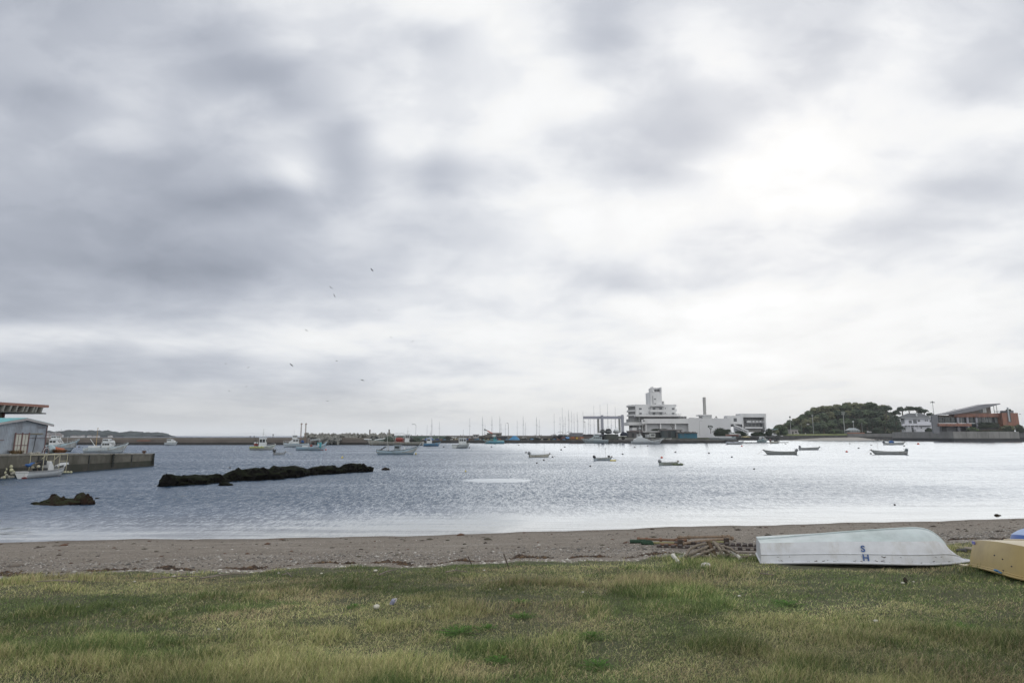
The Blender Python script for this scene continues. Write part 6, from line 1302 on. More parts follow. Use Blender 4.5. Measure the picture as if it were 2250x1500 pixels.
def tree_protos(specs):
    out = []
    for i,(rw,rh,n,lf,fl,mi,lob) in enumerate(specs):
        cm = fastbuild(crown(rw,rh,n,lf,100+i,fl,lob),'crown',M_leafs[mi])
        tm = MB(); rs_ = random.Random(i); tm.tube([(0,0,-6),(0.2,0.1,-2),(0.1,0,rh*0.1)],[0.45,0.35,0.2],7)
        for k in range(5): a = rs_.uniform(0,6.28); tm.tube([(0.15,0.05,-1.5+k*0.3),(math.cos(a)*rw*0.35,math.sin(a)*rw*0.35,rh*0.15),(math.cos(a)*rw*0.6,math.sin(a)*rw*0.6,rh*0.4)],[0.2,0.12,0.05],5)
        to = tm.build('trunk',M_trunk); tme = to.data; bpy.data.objects.remove(to); out.append((cm,tme))
    return out
PR = tree_protos([(5,5.2,1700,0.36,0,0,12),(5,5.0,1700,0.36,0,1,13),(5,4.8,1600,0.36,0,2,12),(5,5.4,1700,0.36,0,1,10),(5,3.4,1050,0.30,0,0,14)])
def tree(pi, px, pyc, r_px, Y, lab, grp, ks=1.0, nm='tree', kz=1.0, cat='tree'):
    k = r_px*mpp(Y)/5; t = thing(nm, lab, cat, (Xp(px,Y),Y,Zp(pyc,Y)), (px*7.3) % 6.28, grp)
    for me,n_ in ((PR[pi][0],'crown'),(PR[pi][1],'trunk')):
        o = bpy.data.objects.new(n_, me); COL.objects.link(o); o.parent = t
    t.scale = (k, k, k*kz); return t
outl = [(1707,938),(1725,931),(1745,924),(1765,913),(1780,903),(1790,899),(1810,893),(1840,888),(1860,888),(1885,885.5),(1915,885),(1930,886),(1945,890),(1957,902),(1968,912)]
def ol(px): return float(np.interp(px,[a for a,_ in outl],[b for _,b in outl]))
rs = random.Random(21); YT = YS+45
for row,(dy,dY,pis,lab) in enumerate(((0,30,(2,2,1,3),'olive topped tree on the crest of the wooded hill'),(17,15,(1,0,3,2),'mid green tree halfway up the wooded hill'),(34,0,(0,0,1,3),'dark green tree low on the wooded hill'))):  # crowns lighter towards the crest: top light partly put into the leaf colour
    px = 1714 if row == 0 else 1722+row*4
    while px < 1962:
        top = ol(px)+dy+rs.uniform(-1.5,2.5)
        r_ = rs.uniform(11,17)
        if top+r_*0.9 < 953: tree(rs.choice(pis),px,top+r_*0.62,r_,YT+dY+rs.uniform(-4,4),lab,'trees of the wooded hill',kz=0.95)
        px += rs.uniform(11,15.5)
# the hill under them
hx = [a for a,_ in outl]; XS_ = [Xp(a,YT+34) for a in hx]; HZ_ = [Zp(min(b+8,952),YT+34) for _,b in outl]
mb = MB(); rings = []
for X_,Z_ in zip(XS_,HZ_): rings.append([(X_,YT+2,zL-1),(X_,YT+16,zL+(Z_-zL)*0.6),(X_,YT+30,Z_),(X_,YT+50,Z_),(X_,YT+80,zL-1)])
mb.loft(rings,closed=False,cap0=True,cap1=True); kind(mb.build('hill',mat('hill_undergrowth',(0.018,0.026,0.014),0.95,0.5,0.15),None,smooth=True),'structure')
for i,(px,pyc,r_,lab) in enumerate(((1952,899,15,'open crowned pine at the right edge of the hill crest'),(1972,908,12,'thin pine left of the gap behind the white house'),(1988,901,14,'spreading pine with bare limbs, left in the clump behind the white house'),(2004,899,13,'spreading pine in the middle of the clump behind the white house'),(2021,900,13,'tall sparse pine above the ridge of the white house'),(2036,905,13,'leaning pine sweeping down to the right behind the white house'),(2050,912,10,'low pine tip beside the grey wall of the modern house'),(1972,922,11,'dark tree filling the gap left of the white house'),(1962,937,14,'round dark tree in front of the hill foot left of the white house'),(1980,940,10,'bushy dark tree against the left wall of the white house'))):
    tree(4 if i < 7 else 0,px,pyc,r_,YS+(30 if i < 7 else 14-i*0.5),lab,'pines behind the white house' if i < 7 else None)
    if i < 7:
        mb = MB(); Y = YS+30; z0_ = zL-1; z1_ = Zp(pyc,Y); mb.tube([(0.8,0,z0_-z1_),(-0.5,0,(z0_-z1_)*0.5),(0,0,0)],[0.35,0.28,0.12],6); par = [o for o in COL.objects if o.type=='EMPTY'][-1]
        o = mb.build('trunk',M_trunk,par); o.scale = tuple(1/s_ for s_ in par.scale)
def bush(px, pyT, pyB, w, Y, mi, lab, n=1600, lf=0.3, seed=0, nm='bush', grp=None, lob=10):
    h = (pyB-pyT)*mpp(Y); W_ = w*mpp(Y)/2; t = thing(nm, lab, 'bush', (Xp(px,Y),Y,Zp(pyB,Y)), 0, grp)
    cr_ = crown(1.0,1.0,n,lf/ max(W_,h),seed+300,0,lob,0.3)
    cr_.v = [(a*W_,b*2.5,max(0.0,c*h*0.75+h*0.3)) for a,b,c in cr_.v]
    o = bpy.data.objects.new('foliage', fastbuild(cr_,'foliage',M_leafs[mi])); COL.objects.link(o); o.parent = t
    mb = MB(); mb.blob((0,0,h*0.3),(W_*0.75,1.6,h*0.5),2,0.3,seed,flat=-0.6); mb.build('stems',mat('hill_undergrowth',(0,0,0)),t); return t
bush(1588,938,958,52,YQ+40,3,'large dark rounded bush against the right end of the white wing',2600,0.35,1); bush(1625,946,958,40,YQ+40,3,'dark hedge below the outside stair',1800,0.35,2); bush(1665,947,958,44,YQ+42,3,'dark hedge in front of the clubhouse lower wall',1800,0.35,3); bush(1692,940,958,22,YQ+44,3,'upright dark shrub right of the clubhouse',1500,0.35,4); bush(1705,942,957,24,YQ+60,2,'brownish thicket left of the small white hut',1500,0.35,5); bush(1720,936,956,26,YQ+70,1,'rounded green shrub at the foot of the hill above the small hut',1500,0.35,15)
bush(1449,941.2,946,52,YQ+24,3,'clipped dark green creeper mound over the pale sheet roof',1600,0.35,6)
bush(1794,945,955,26,YS+8,1,'low clipped green bush in front of the hill, left of the light green one',1300,0.3,7); bush(1838,940.5,955,44,YS+7,1,'wide light green shrub bank in front of the wooded hill',2200,0.3,8); bush(1828,943,951,18,YS+6,4,'bright yellow green shrub at the left of the shrub bank',900,0.3,9)
bush(1900,944,952.5,34,YS+9,2,'greyish scrub behind the pale parapet',1200,0.3,10,); bush(1930,938,952.5,30,YS+10,0,'dark scrubby bush left of the white house',1600,0.3,11); bush(1955,941,952,20,YS+8,2,'grey brown bush by the parapet left of the white house',1000,0.3,12)
# bare saplings
for px,pyt,pyb,lab in ((1478.5,932,948,'bare pollarded tree in front of the hotel podium'),(1562,935,952,'sparse twiggy tree at the left of the large dark bush')):
    Y = YQ+26; t = thing('bare_tree',lab,'tree',(Xp(px,Y),Y,Zp(pyb,Y))); h = (pyb-pyt)*mpp(Y); mb = MB(); mb.tube([(0,0,0),(0.1,0,h*0.5)],[0.2,0.14],6); mb.build('trunk',M_trunk,t)
    for k in range(7): a = k*0.9+0.3; mb = MB(); mb.tube([(0.1,0,h*0.45),(math.cos(a)*0.7,math.sin(a)*0.5,h*(0.65+0.05*(k%2))),(math.cos(a)*1.1,math.sin(a)*0.7,h*(0.85+0.05*(k%3)))],[0.10,0.07,0.04],5); mb.blob((math.cos(a)*1.1,math.sin(a)*0.7,h*(0.87+0.05*(k%3))),0.22 if px<1500 else 0.4,1,0.5,k); mb.build('branch',M_trunk if px<1500 else M_leafs[3],t)
# grassy bank along the far wall, small hut, greenhouse, poles
t,f = bld('bank_wall','low dark stone bank with grass on top between the quay and the sandy beach','x' and 1780,YS-3,0); t['category']='wall'
f('wall',mat('stone_bank',(0.07,0.07,0.07),0.9,0.4,0.4),1640,1862,956.5,967.5,0,3); kind(strip('grass_verge',[(1700,956.6),(1780,956.4),(1862,955.6)],[(1700,953.5),(1780,953),(1862,952.5)],YS-2.9,YS+5,mat('verge_grass',(0.13,0.15,0.045),0.95,0.3,0.3)),'structure')
t,f = bld('quay_road_edge','pale concrete kerb strip above the water right of the hotel boats','x' and 1690,YS-6,0); t['category']='kerb'; f('kerb',mat('pale_parapet',(0,0,0)),1622,1702,957,959.6,0,4); f('wall',M_quayd,1600,1712,959.61,967.4,0.5,4)
def hutS(nm,px0,px1,pyr,pyT,pyB,Y,col,rc,lab,cat='hut'):
    t,f = bld(nm,lab,(px0+px1)/2,Y,0,cat); w = f('wall',mat('hutwall_%s'%str(col),col,0.8,0.15,0.5),px0,px1,pyT,pyB,0,5); f('roof',mat('hutroof_%s'%str(rc),rc,0.8,0.2,0.5),px0-1,px1+1,pyr,pyT-0.02,-0.5,5.5); return t,f,w
t,f,w = hutS('hut',1737,1754,942.8,944.2,956,YS+6,(0.33,0.31,0.30),(0.25,0.25,0.26),'small whitewashed hut with a flat roof at the foot of the hill'); f('door',M_dark,1741,1744,948,956,-0.1,0.02,par=w); f('window',M_glass,1747,1751,947.5,950.5,-0.1,0.02,par=w)
t,f,w = hutS('hut',1699,1709,941.8,943,956,YS+16,(0.25,0.26,0.27),(0.16,0.30,0.30),'low house with a greenish roof beyond the dark hedge')
YG2 = YS+5; t,f = bld('greenhouse','small glasshouse with a pale pitched roof at the foot of the wooded hill','x' and 1879,YG2,0); t['category']='greenhouse'
f('base_wall',M_shadew,1867,1890,948.5,952.5,0,6); Xc = Xp(1879,YG2); mb = MB(); mb.add([(Xp(1866,YG2)-Xc,-0.2,Zp(944.8,YG2)),(Xp(1891,YG2)-Xc,-0.2,Zp(944.8,YG2)),(Xp(1886,YG2)-Xc,3,Zp(939.8,YG2)),(Xp(1872,YG2)-Xc,3,Zp(939.8,YG2)),(Xp(1891,YG2)-Xc,6,Zp(944.8,YG2)),(Xp(1866,YG2)-Xc,6,Zp(944.8,YG2))],[(0,1,2,3),(4,5,3,2),(0,3,5),(1,4,2)]); mb.build('roof',mat('glass_roof',(0.26,0.30,0.31),0.3,0.3,1.5),t); f('glazing',mat('glazing',(0.12,0.15,0.15),0.2,0.5,2.0),1867.5,1889.5,944.85,948.49,0.2,5.8)
for i in range(7): f('mullion',M_cabin,1867.5+i*3.6,1868.1+i*3.6,944.85,948.49,0.1,0.19)
t,f = bld('brick_kerb','orange brown low wall in front of the glasshouse','x' and 1880,YS+3,0); t['category']='wall'; f('wall',mat('orange_brick',(0.28,0.14,0.09),0.9,0.2,0.5),1862,1900,949.8,952.1,0,0.5)
post(1738.6,915.5,955,YS+4,0.16,'tall pole with a small dark floodlight on top left of the hill','utility_pole','pole',M_steel,None,lambda t,h: MB().box(-0.4,0.6,-0.3,0.3,h-0.9,h+0.5).build('floodlight',M_dark,t))
post(1762.5,925,955,YS+5,0.12,'thin green grey pole in front of the hill foot','pole','pole',mat('green_pole',(0.16,0.20,0.17),0.6,0.2)); post(1777,932,955,YS+5,0.11,'short lamp post with a white lamp before the hill','street_lamp','street lamp',M_dark,None,lambda t,h: MB().box(-0.9,1.2,-0.3,0.3,h-0.2,h+0.25).build('lamp_head',M_white,t))
def arms(*zs):
    def h(t, hh):
        mb = MB()
        for z,w in zs: mb.box(-w/2,w/2,-0.1,0.1,hh-z-0.12,hh-z+0.12)
        mb.build('crossarm',M_mast,t)
        mb = MB()
        for z,w in zs:
            for k in (-0.45,0.0,0.45): mb.tube([(w*k,0,hh-z+0.12),(w*k,0,hh-z+0.6)],0.12,5)
        mb.build('insulator',M_cabin,t)
    return h
post(1788.5,909,955,YS+6,0.20,'grey utility pole standing against the left part of the wooded hill','utility_pole','pole',M_steel,None,arms((1.5,1.5),)); post(1857,905,953,YS+6,0.24,'grey utility pole with crossarms and a transformer in front of the hill centre','utility_pole','pole',M_steel,None,arms((0.5,3.0),(2.0,2.4)))
post(1877.5,926,952,YS+6,0.12,'pale lamp post with a small round head behind the glasshouse','street_lamp','street lamp',M_cabin,None,lambda t,h: MB().blob((0,0,h),0.6,2,0.02,1).build('lamp_head',M_cabin,t)); post(1896,928,952,YS+7,0.10,'thin white mast in front of the dark trees right of the glasshouse','pole','pole',M_steel)
post(2057.5,884,912,YS+24,0.22,'tall floodlight mast with a cross bar behind the white house','floodlight_mast','floodlight mast',M_steel,None,lambda t,h: MB().box(-1.7,1.7,-0.4,0.4,h-0.2,h+0.4).box(-0.3,0.3,-0.3,0.3,h+0.41,h+1.1).build('lamp_bar',M_dark,t))
for i,(px,w_,c_) in enumerate(((1718,5,(0.4,0.4,0.4)),(1745.5,3.5,(0.42,0.41,0.38)),(1754,4,(0.4,0.4,0.42)),(1770,2.5,(0.4,0.4,0.4)))):
    Y = YS-3.5 if i == 0 else YS+4.5; t,f = bld('notice_board',('white square notice board at the water edge left of the small hut','tiny cream board beside the small hut door','small white board right of the small hut','small white marker below the short lamp post')[i],px,Y,0,'board'); f('panel',mat('board_%d'%i,c_,0.7,0.1),px-w_/2,px+w_/2,953.8 if i == 0 else 951,958.6 if i == 0 else 953.6,0,0.15); f('leg',M_dark,px-0.3,px+0.3,(953.7,951,951,951)[i]+2,(960,957,957,957)[i],0.16,0.3)
crate_ = [(1623,'white_van','small white van parked behind the moored boats right of the red boat'),(1703,'parked_car','small pale car parked at the end of the dark hedge'),(1912,'parked_car','white car parked behind the pale parapet')]
for px,nm,lab in crate_:
    Y = YS+5 if px > 1800 else YQ+34; zb = Zp(958 if px < 1800 else 951,Y); w_ = 9 if px < 1800 else 8; t = thing(nm,lab,'car' if 'car' in nm else 'van',(Xp(px,Y),Y,zb)); s_ = w_*mpp(Y)/2
    mb = MB(); mb.prism([(-s_,0.25),(s_,0.25),(s_,0.9),(s_*0.7,1.0),(s_*0.45,1.55),(-s_*0.6,1.6),(-s_,1.05)],0,1.6); mb.build('body',mat('car_white',(0.5,0.5,0.5),0.3,0.05),t,bevel=0.05); mb = MB(); mb.prism([(s_*0.62,1.0),(s_*0.42,1.45),(-s_*0.55,1.48),(-s_*0.8,1.02)],-0.02,1.62); mb.build('window',M_glass,t)
    for q in (-0.6,0.6): mb = MB(); mb.tube([(q*s_,-0.03,0.3),(q*s_,0.2,0.3)],0.3,10); mb.build('wheel',M_black,t)
t = thing('red_boat','red hulled boat with white cabin laid up behind the grey fishing boat','boat',(Xp(1612,YQ+12),YQ+12,Zp(958,YQ+12)),0.1); H = Hull(8,2.4,1.0,bow=0.3,deck=0.6,draft=0); H.build(t,hull_col('hull_red',(0.25,0.06,0.04),[(0.7,(0.4,0.35,0.3))])); wheelhouse(t,-2.2,1.0,1.6,0.8,2.0,slant=0.3)
blobthing('yellow_cover',1638,958,961,20,14,mat('yellow_cover',(0.35,0.30,0.16),0.8,0.3),'pale yellow covered heap right of the red boat','tarpaulin',3,0.3)
# ---- white house
YW = YS+12; t,f = bld('white_house','two storey white house with a grey hipped roof and balcony','x' and 2015,YW,0); t['category']='house'
MWH = mat('white_render',(0.62,0.63,0.68),0.7,0.06,0.4,dirt=(0.3,0.3,0.33),dirt_amt=0.25,dscale=0.3)
w = f('wall',MWH,1989,2047,918.3,952,0,5); Xc = Xp(2015,YW); X_ = lambda q: Xp(q,YW)-Xc
rz0,rz1 = Zp(917.6,YW),Zp(907.3,YW); mb = MB(); mb.add([(X_(1981),-1.5,rz0),(X_(2050),-1.5,rz0),(X_(2050),7,rz0),(X_(1983),7,rz0),(X_(2006),3,rz1),(X_(2036),3,rz1),(X_(1981),-1.5,rz0-0.4),(X_(2050),-1.5,rz0-0.4),(X_(2050),7,rz0-0.4),(X_(1983),7,rz0-0.4)],[(0,1,5,4),(1,2,5),(2,3,4,5),(3,0,4),(6,7,1,0),(7,8,2,1),(8,9,3,2),(9,6,0,3)]); rf = mb.build('roof',mat('grey_roof',(0.12,0.125,0.135),0.8,0.2,0.5),t); f('gutter',M_cabin,1981,2048,917.4,918.2,-1.75,-1.52,par=rf); f('chimney',M_cabin,2013.5,2015.3,906.5,915,0,1,par=rf)
f('balcony',MWH,1984,2047,930.6,934.6,-1.6,-0.01); f('balcony_soffit',M_dark,1985,2046,934.61,936,-1.4,-0.01)
for a,b,c_,d_ in ((1997,2003.5,923,929.5),(2006.5,2014.5,921.5,930),(2016.3,2021.5,922,926.3),(2032.2,2035.2,922,925),(2036,2039.3,922,925),(2043,2047,922,927),(1986,1989.5,940,946),(2023,2026,938,941)): wn = f('window',M_winf,a,b,c_,d_,-0.08,0.02,par=w)
f('door',M_winf,2003.5,2007.3,939,949,-0.1,0.02,par=w)
for a in (1987,1995,2001,2010,2019): f('post',MWH,a,a+0.8,934.6,951,-1.6,-1.3)
f('low_annex',MWH,2013,2020,943,951.5,-3,-0.2); f('awning',MWH,1979,1988,933.5,935.5,-3,-0.2)
# ---- modern house on the concrete wall
YR = Yw(969.4); ZR = Zp(947.6,YR)
t = slab('concrete_wall','pale board marked concrete retaining wall at the right edge with a dark wet foot','wall',2095,2240,YR,ZR,60,mat('pale_retaining',(0.26,0.255,0.245),0.9,0.12,0.3,dirt=(0.15,0.15,0.14),dirt_amt=0.5,dscale=0.15,stretch=(2,2,0.5)),mat('dark_wet_foot',(0.04,0.04,0.042),0.8,0.4,0.4),(Zp(962.6,YR))/ZR)
for i in range(5): mb = MB(); q = Xp(2124+i*24,YR)-Xp(2167.5,YR); mb.box(q-0.06,q+0.06,-0.03,-0.003,Zp(962,YR),ZR-0.1); mb.build('joint',M_dark,t)
slab('concrete_wall','darker end of the retaining wall cut by the right edge of the view','wall',2240.3,2330,YR+3,ZR-0.3,60,mat('dark_retaining',(0.13,0.13,0.135),0.9,0.2,0.3),mat('dark_wet_foot',(0,0,0)),0.4)
t,f = bld('low_slab','long pale grey concrete platform between the white house and the retaining wall','x' and 2060,YS-8,0); t['category']='platform'; f('slab',mat('grey_platform',(0.20,0.20,0.21),0.9,0.1,0.3),2024,2100,948.4,952.4,0,8); f('footing',M_quayd,2010,2100,952.41,968.5,1,8)
YMd = YR+8; t,f = bld('modern_house','modern house with a sweeping sloped roof, copper coloured bands and a glass strip','x' and 2150,YMd,0); t['category']='house'
M_cop = mat('copper_cladding',(0.26,0.115,0.075),0.6,0.25,0.8,dirt=(0.13,0.07,0.06),dirt_amt=0.5,dscale=0.5,stretch=(3,3,0.3)); M_gwall = mat('charcoal_wall',(0.17,0.175,0.19),0.8,0.1,0.4); M_wood2 = mat('brown_timber_wall',(0.16,0.13,0.11),0.7,0.2,0.5)
M_fgl = mat('dark_glazing',(0.035,0.045,0.05),0.15,0.5,0.3)
f('end_wall',M_gwall,2049,2062.5,911.5,951,-1.5,-0.5); f('dark_wall',M_wood2,2062.51,2100,911.8,916,2,4); gl = f('glazing',M_fgl,2064,2203,916,929.2,2.0,4)
for q in (2071,2075,2089,2112,2126,2131,2144,2157,2164,2171,2181,2192,2201): f('mullion',M_dark if q % 2 else M_steel,q,q+0.7,916,929.2,1.85,1.99,par=gl)
for q in (2104.5,2125.5,2145.5): f('column',mat('grey_column',(0.34,0.34,0.38),0.7,0.05),q,q+4,915,951,0.9,1.8)
for q in (2167,2173,2186,2195): f('curtain',mat('curtain',(0.22,0.24,0.24),0.9,0.2,2),q,q+5,917,928.5,1.9,1.98,par=gl)
f('copper_band',M_cop,2097,2203,907.8,915.9,0,5); f('copper_wall',M_cop,2203.01,2238.5,906.8,937,-2,5); f('copper_balcony',M_cop,2062.6,2135,930,935.8,-2.5,1.8)
rc_ = f('lower_recess',M_gwall,2066,2203,935.81,951,3,5); f('opening',M_dark,2070,2080,937,948,2.9,3.02,par=rc_); f('opening',M_dark,2112,2122,937,948,2.9,3.02,par=rc_); f('shadow_panel',M_fgl,2135,2203,930,936,1.0,2.9); 
Xc = Xp(2150,YMd); X_ = lambda q,py=905: Xp(q,YMd,py)-Xc; Z_ = lambda q,Y=YMd: Zp(q,Y)
mb = MB(); mb.prism([(X_(2062),Z_(911.0)),(X_(2130),Z_(905.2)),(X_(2193),Z_(887.6)),(X_(2193),Z_(886.6)),(X_(2158),Z_(887.8)),(X_(2062),Z_(910.2))],-2.5,1.0); 
mb2 = MB(); mb2.add([(X_(2061),-2.6,Z_(911.3)),(X_(2098),-2.6,Z_(909.8)),(X_(2193),-2.6,Z_(887.8)),(X_(2061),-2.6,Z_(910.6)),(X_(2193),-2.6,Z_(886.4)),(X_(2061),12,Z_(911.3)+0.3),(X_(2193),12,Z_(887.8)+1.2),(X_(2061),12,Z_(910.6)+0.6),(X_(2193),12,Z_(886.4)+1.2)],[(0,2,4,3),(3,4,8,7),(5,7,8,6),(0,5,6,2),(2,6,8,4),(0,3,7,5)])
mb2 = MB(); prof=[(X_(2061),Z_(911.4)),(X_(2098),Z_(909.2)),(X_(2135),Z_(903.0)),(X_(2193.5),Z_(888.0)),(X_(2193.5),Z_(886.4)),(X_(2160),Z_(888.0)),(X_(2061),Z_(910.4))]
mb2.prism(prof,-2.6,4); mb2.build('roof',mat('metal_roof',(0.20,0.20,0.22),0.5,0.1,0.4,stretch=(1,1,4)),t)
mb = MB(); mb.prism([(X_(2115),Z_(907.9)),(X_(2179),Z_(907.9)),(X_(2179),Z_(893.0)),(X_(2150),Z_(899.5))],0.5,4); gw = mb.build('gable_wall',M_wood2,t)
for q,a,b in ((2151.5,899.5,906),(2155.5,898.5,906),(2160,897.5,906),(2164,896.5,906)): f('window',M_fgl if q%2 else M_steel,q,q+3.2,a,b,0.4,0.52,par=gw)
for q in (2184,2190): f('roof_prop',M_steel,q,q+0.8,889.5,907,0,0.3)
mb = MB()
for i in range(26): q = 2182+i*1.3; mb.tube([(X_(q),-1.5,Z_(906.8)),(X_(q),-1.5,Z_(903.2))],0.05,4)
mb.tube([(X_(2182),-1.5,Z_(903.2)),(X_(2215),-1.5,Z_(903.2))],0.07,4); mb.build('terrace_railing',M_dark,t)
f('flue',mat('pale_flue',(0.38,0.42,0.44),0.5,0.1),2215.5,2218,894.5,926,-2.6,-2.02); f('flue_panel',M_fgl,2217.5,2221,903,927,-2.2,-2.01); f('roof_box',M_gwall,2214,2227,901.3,906.7,2,8)
mb = MB(); mb.tube([(X_(2238.5),0,Z_(909.5)),(X_(2242),0,Z_(909.5))],0.15,5); mb.build('spout',M_dark,t)
bush(2136,937,949.5,34,YR+4,4,'bright green shrub on the retaining wall below the copper balcony',1500,0.28,31); bush(2175,926,940,66,YR+5,3,'long dark olive hedge below the strip of glass',2600,0.3,32); bush(2215,931,948,40,YR+5,2,'olive scrub below the plain copper wall',1500,0.3,33); bush(2243,930,950,24,YR+3,1,'green shrub cut by the right edge above the wall',1300,0.3,34); bush(2044,938,951,28,YS+2,3,'dark bush with pale flowers between the white house and the grey end wall',1500,0.3,35); bush(2224,898,903,7,YR+9,1,'small roof garden shrub beside the flue',300,0.25,36)
bush(2180,942,948.5,80,YR+3,2,'reddish ground cover along the top of the retaining wall',1500,0.25,37); M_leafs2 = mat('red_ground_cover',(0.20,0.085,0.06),0.9,0.4,0.5); [o for o in COL.objects if o.name.startswith('foliage')][-1].data.materials[0] = M_leafs2
# power lines hint: antenna on the modern roof
t = thing('tv_antenna','small television antenna above the modern house roof','antenna',(Xp(2104,YMd+3),YMd+3,Zp(905,YMd+3))); mb = MB(); mb.tube([(0,0,-2),(0,0,2.2)],0.07,5); mb.build('pole',M_steel,t); mb = MB(); mb.tube([(-1.2,0,1.8),(1.2,0,1.8)],0.05,4)
for k in range(5): mb.tube([(-1.0+k*0.5,0,1.4),(-1.0+k*0.5,0,2.2)],0.04,4)
mb.build('elements',M_dark,t)
# ------------------------------------------------------------------ rocks in the water
M_rock = bpy.data.materials.new('wet_reef_rock'); M_rock.use_nodes = True
def _rock(m, base, moss):
    N, Lk = m.node_tree.nodes, m.node_tree.links; b = N['Principled BSDF']; b.inputs['Roughness'].default_value = 0.85; b.inputs['Specular IOR Level'].default_value = 0.12
    tc = N.new('ShaderNodeTexCoord'); g = N.new('ShaderNodeNewGeometry'); sx = N.new('ShaderNodeSeparateXYZ'); Lk.new(g.outputs['Normal'], sx.inputs[0])
    t = N.new('ShaderNodeTexNoise'); t.inputs['Scale'].default_value = 2.2; t.inputs['Detail'].default_value = 8; t.inputs['Roughness'].default_value = 0.7; Lk.new(tc.outputs['Object'], t.inputs['Vector'])
    r = N.new('ShaderNodeValToRGB'); r.color_ramp.elements[0].position = 0.35; r.color_ramp.elements[0].color = tuple(c*0.4 for c in base)+(1,); r.color_ramp.elements[1].position = 0.7; r.color_ramp.elements[1].color = tuple(c*1.5 for c in base)+(1,); Lk.new(t.outputs[0], r.inputs[0])
    a = N.new('ShaderNodeMath'); a.operation = 'MULTIPLY_ADD'; Lk.new(sx.outputs[2], a.inputs[0]); a.inputs[1].default_value = 0.5; Lk.new(t.outputs[0], a.inputs[2])
    mr = N.new('ShaderNodeMapRange'); mr.inputs[1].default_value = 0.72; mr.inputs[2].default_value = 1.02; mr.inputs[4].default_value = 0.8; Lk.new(a.outputs[0], mr.inputs[0])
    mx = N.new('ShaderNodeMix'); mx.data_type = 'RGBA'; mx.inputs['B'].default_value = tuple(moss)+(1,); Lk.new(r.outputs[0], mx.inputs['A']); Lk.new(mr.outputs[0], mx.inputs['Factor']); Lk.new(mx.outputs['Result'], b.inputs['Base Color'])
    bp = N.new('ShaderNodeBump'); bp.inputs['Strength'].default_value = 1.0; bp.inputs['Distance'].default_value = 0.12; t2 = N.new('ShaderNodeTexNoise'); t2.inputs['Scale'].default_value = 5; t2.inputs['Detail'].default_value = 8; Lk.new(tc.outputs['Object'], t2.inputs['Vector']); Lk.new(t2.outputs[0], bp.inputs['Height']); Lk.new(bp.outputs[0], b.inputs['Normal'])
_rock(M_rock, (0.004,0.0035,0.003), (0.010,0.014,0.004))
M_rock2 = bpy.data.materials.new('brown_shore_rock'); M_rock2.use_nodes = True; _rock(M_rock2, (0.028,0.017,0.012), (0.022,0.030,0.012))
TOPS = [(352,1056),(358,1042),(375,1041),(398,1047),(415,1044),(430,1041),(451,1043.5),(472,1040.5),(479,1049),(490,1042),(511,1032),(536,1030),(560,1028.5),(590,1030),(601,1022),(615,1026),(643,1022),(663,1026),(675,1030.5),(687,1025),(710,1023),(737,1022),(742,1028),(756,1019),(774,1017),(797,1019),(808,1027),(815,1034)]
WL = [(352,1069),(432,1064),(502,1057.5),(594,1053.5),(663,1045),(733,1040.5),(815,1035.5)]
def interp(tab, x): return float(np.interp(x, [a for a,_ in tab], [b for _,b in tab]))
def rock_ridge(nm, lab, tops, wl, m, depth, step_px, seed, rough=0.5):
    """one continuous rough ridge; its crest and waterline keep their real heights above the water"""
    px0, px1 = tops[0][0], tops[-1][0]; n = int((px1-px0)/step_px); cols = []
    c = at((px0+px1)/2, interp(wl,(px0+px1)/2)); rs_ = np.random.default_rng(seed); K = 15
    for i in range(n+1):
        px = px0+(px1-px0)*i/n; w = at(px, interp(wl, px)); Yc = w.y+depth*0.5; ed = math.sin(math.pi*min(i/n/0.04,1)/2)*math.sin(math.pi*min((1-i/n)/0.04,1)/2)
        r = ray(px, interp(tops, px)); h = max(0.05, EYE+Yc*r.z/r.y); col = []
        for k in range(K):
            a = k/(K-1); y = w.y+depth*a*(0.4+0.6*ed)+(1-ed)*depth*0.25; pr = math.sin(math.pi*min(max(a,0),1))**0.45
            x = w.x*(y/w.y) ; nz = mnoise.fractal(Vector((x*0.9,y*0.9,seed)),0.9,2.1,6); n2 = mnoise.noise(Vector((x*2.7,y*2.7,seed+5)))
            z = -0.25+(h+0.25)*pr*(1+rough*0.45*nz*(1 if abs(a-0.5)>0.12 else 0.15))+0.05*n2
            y += 0.28*mnoise.noise(Vector((x*1.3,k*0.6,seed+9))); x += 0.12*mnoise.noise(Vector((x*2.0,k*0.9,seed+19)))
            col.append((x-c.x,y-c.y,z))
        cols.append(col)
    t = thing(nm, lab, 'rocks', (c.x,c.y,0)); mb = MB(); mb.loft(cols,closed=False,cap0=False,cap1=False); mb.build('rock_body',m,t,auto=50); return t,c
t,c = rock_ridge('rock_reef','long black mossy rock reef breaking the water left of centre',TOPS,WL,M_rock,2.3,2.2,3)
rs = random.Random(77)
for i in range(26):
    px = 358+i*17.8+rs.uniform(-5,5); w = at(px,interp(WL,px)); top = interp(TOPS,px); h = (interp(WL,px)-top)*mpp(w.y); s_ = rs.uniform(0.5,0.95)
    mb = MB(); mb.blob((0,0,0),(s_*rs.uniform(0.8,1.2),s_*0.7,h*rs.uniform(0.5,0.72)),3,0.42,i,2.2); mb.build('boulder',M_rock,t,loc=(w.x-c.x,w.y+rs.uniform(0.3,0.9)-c.y,h*0.22),auto=50)
t,c = rock_ridge('rock_outcrop','small brown and mossy rock outcrop with two humps near the left shore',[(70,1109.5),(80,1106),(95,1101),(108,1098),(113,1090),(119,1087),(126,1092),(134,1094),(150,1095),(163,1094),(168,1085),(177,1081),(183,1086),(187,1092),(193,1099),(197,1107)],[(70,1110),(130,1111),(197,1106)],M_rock2,1.5,1.3,8,0.5)
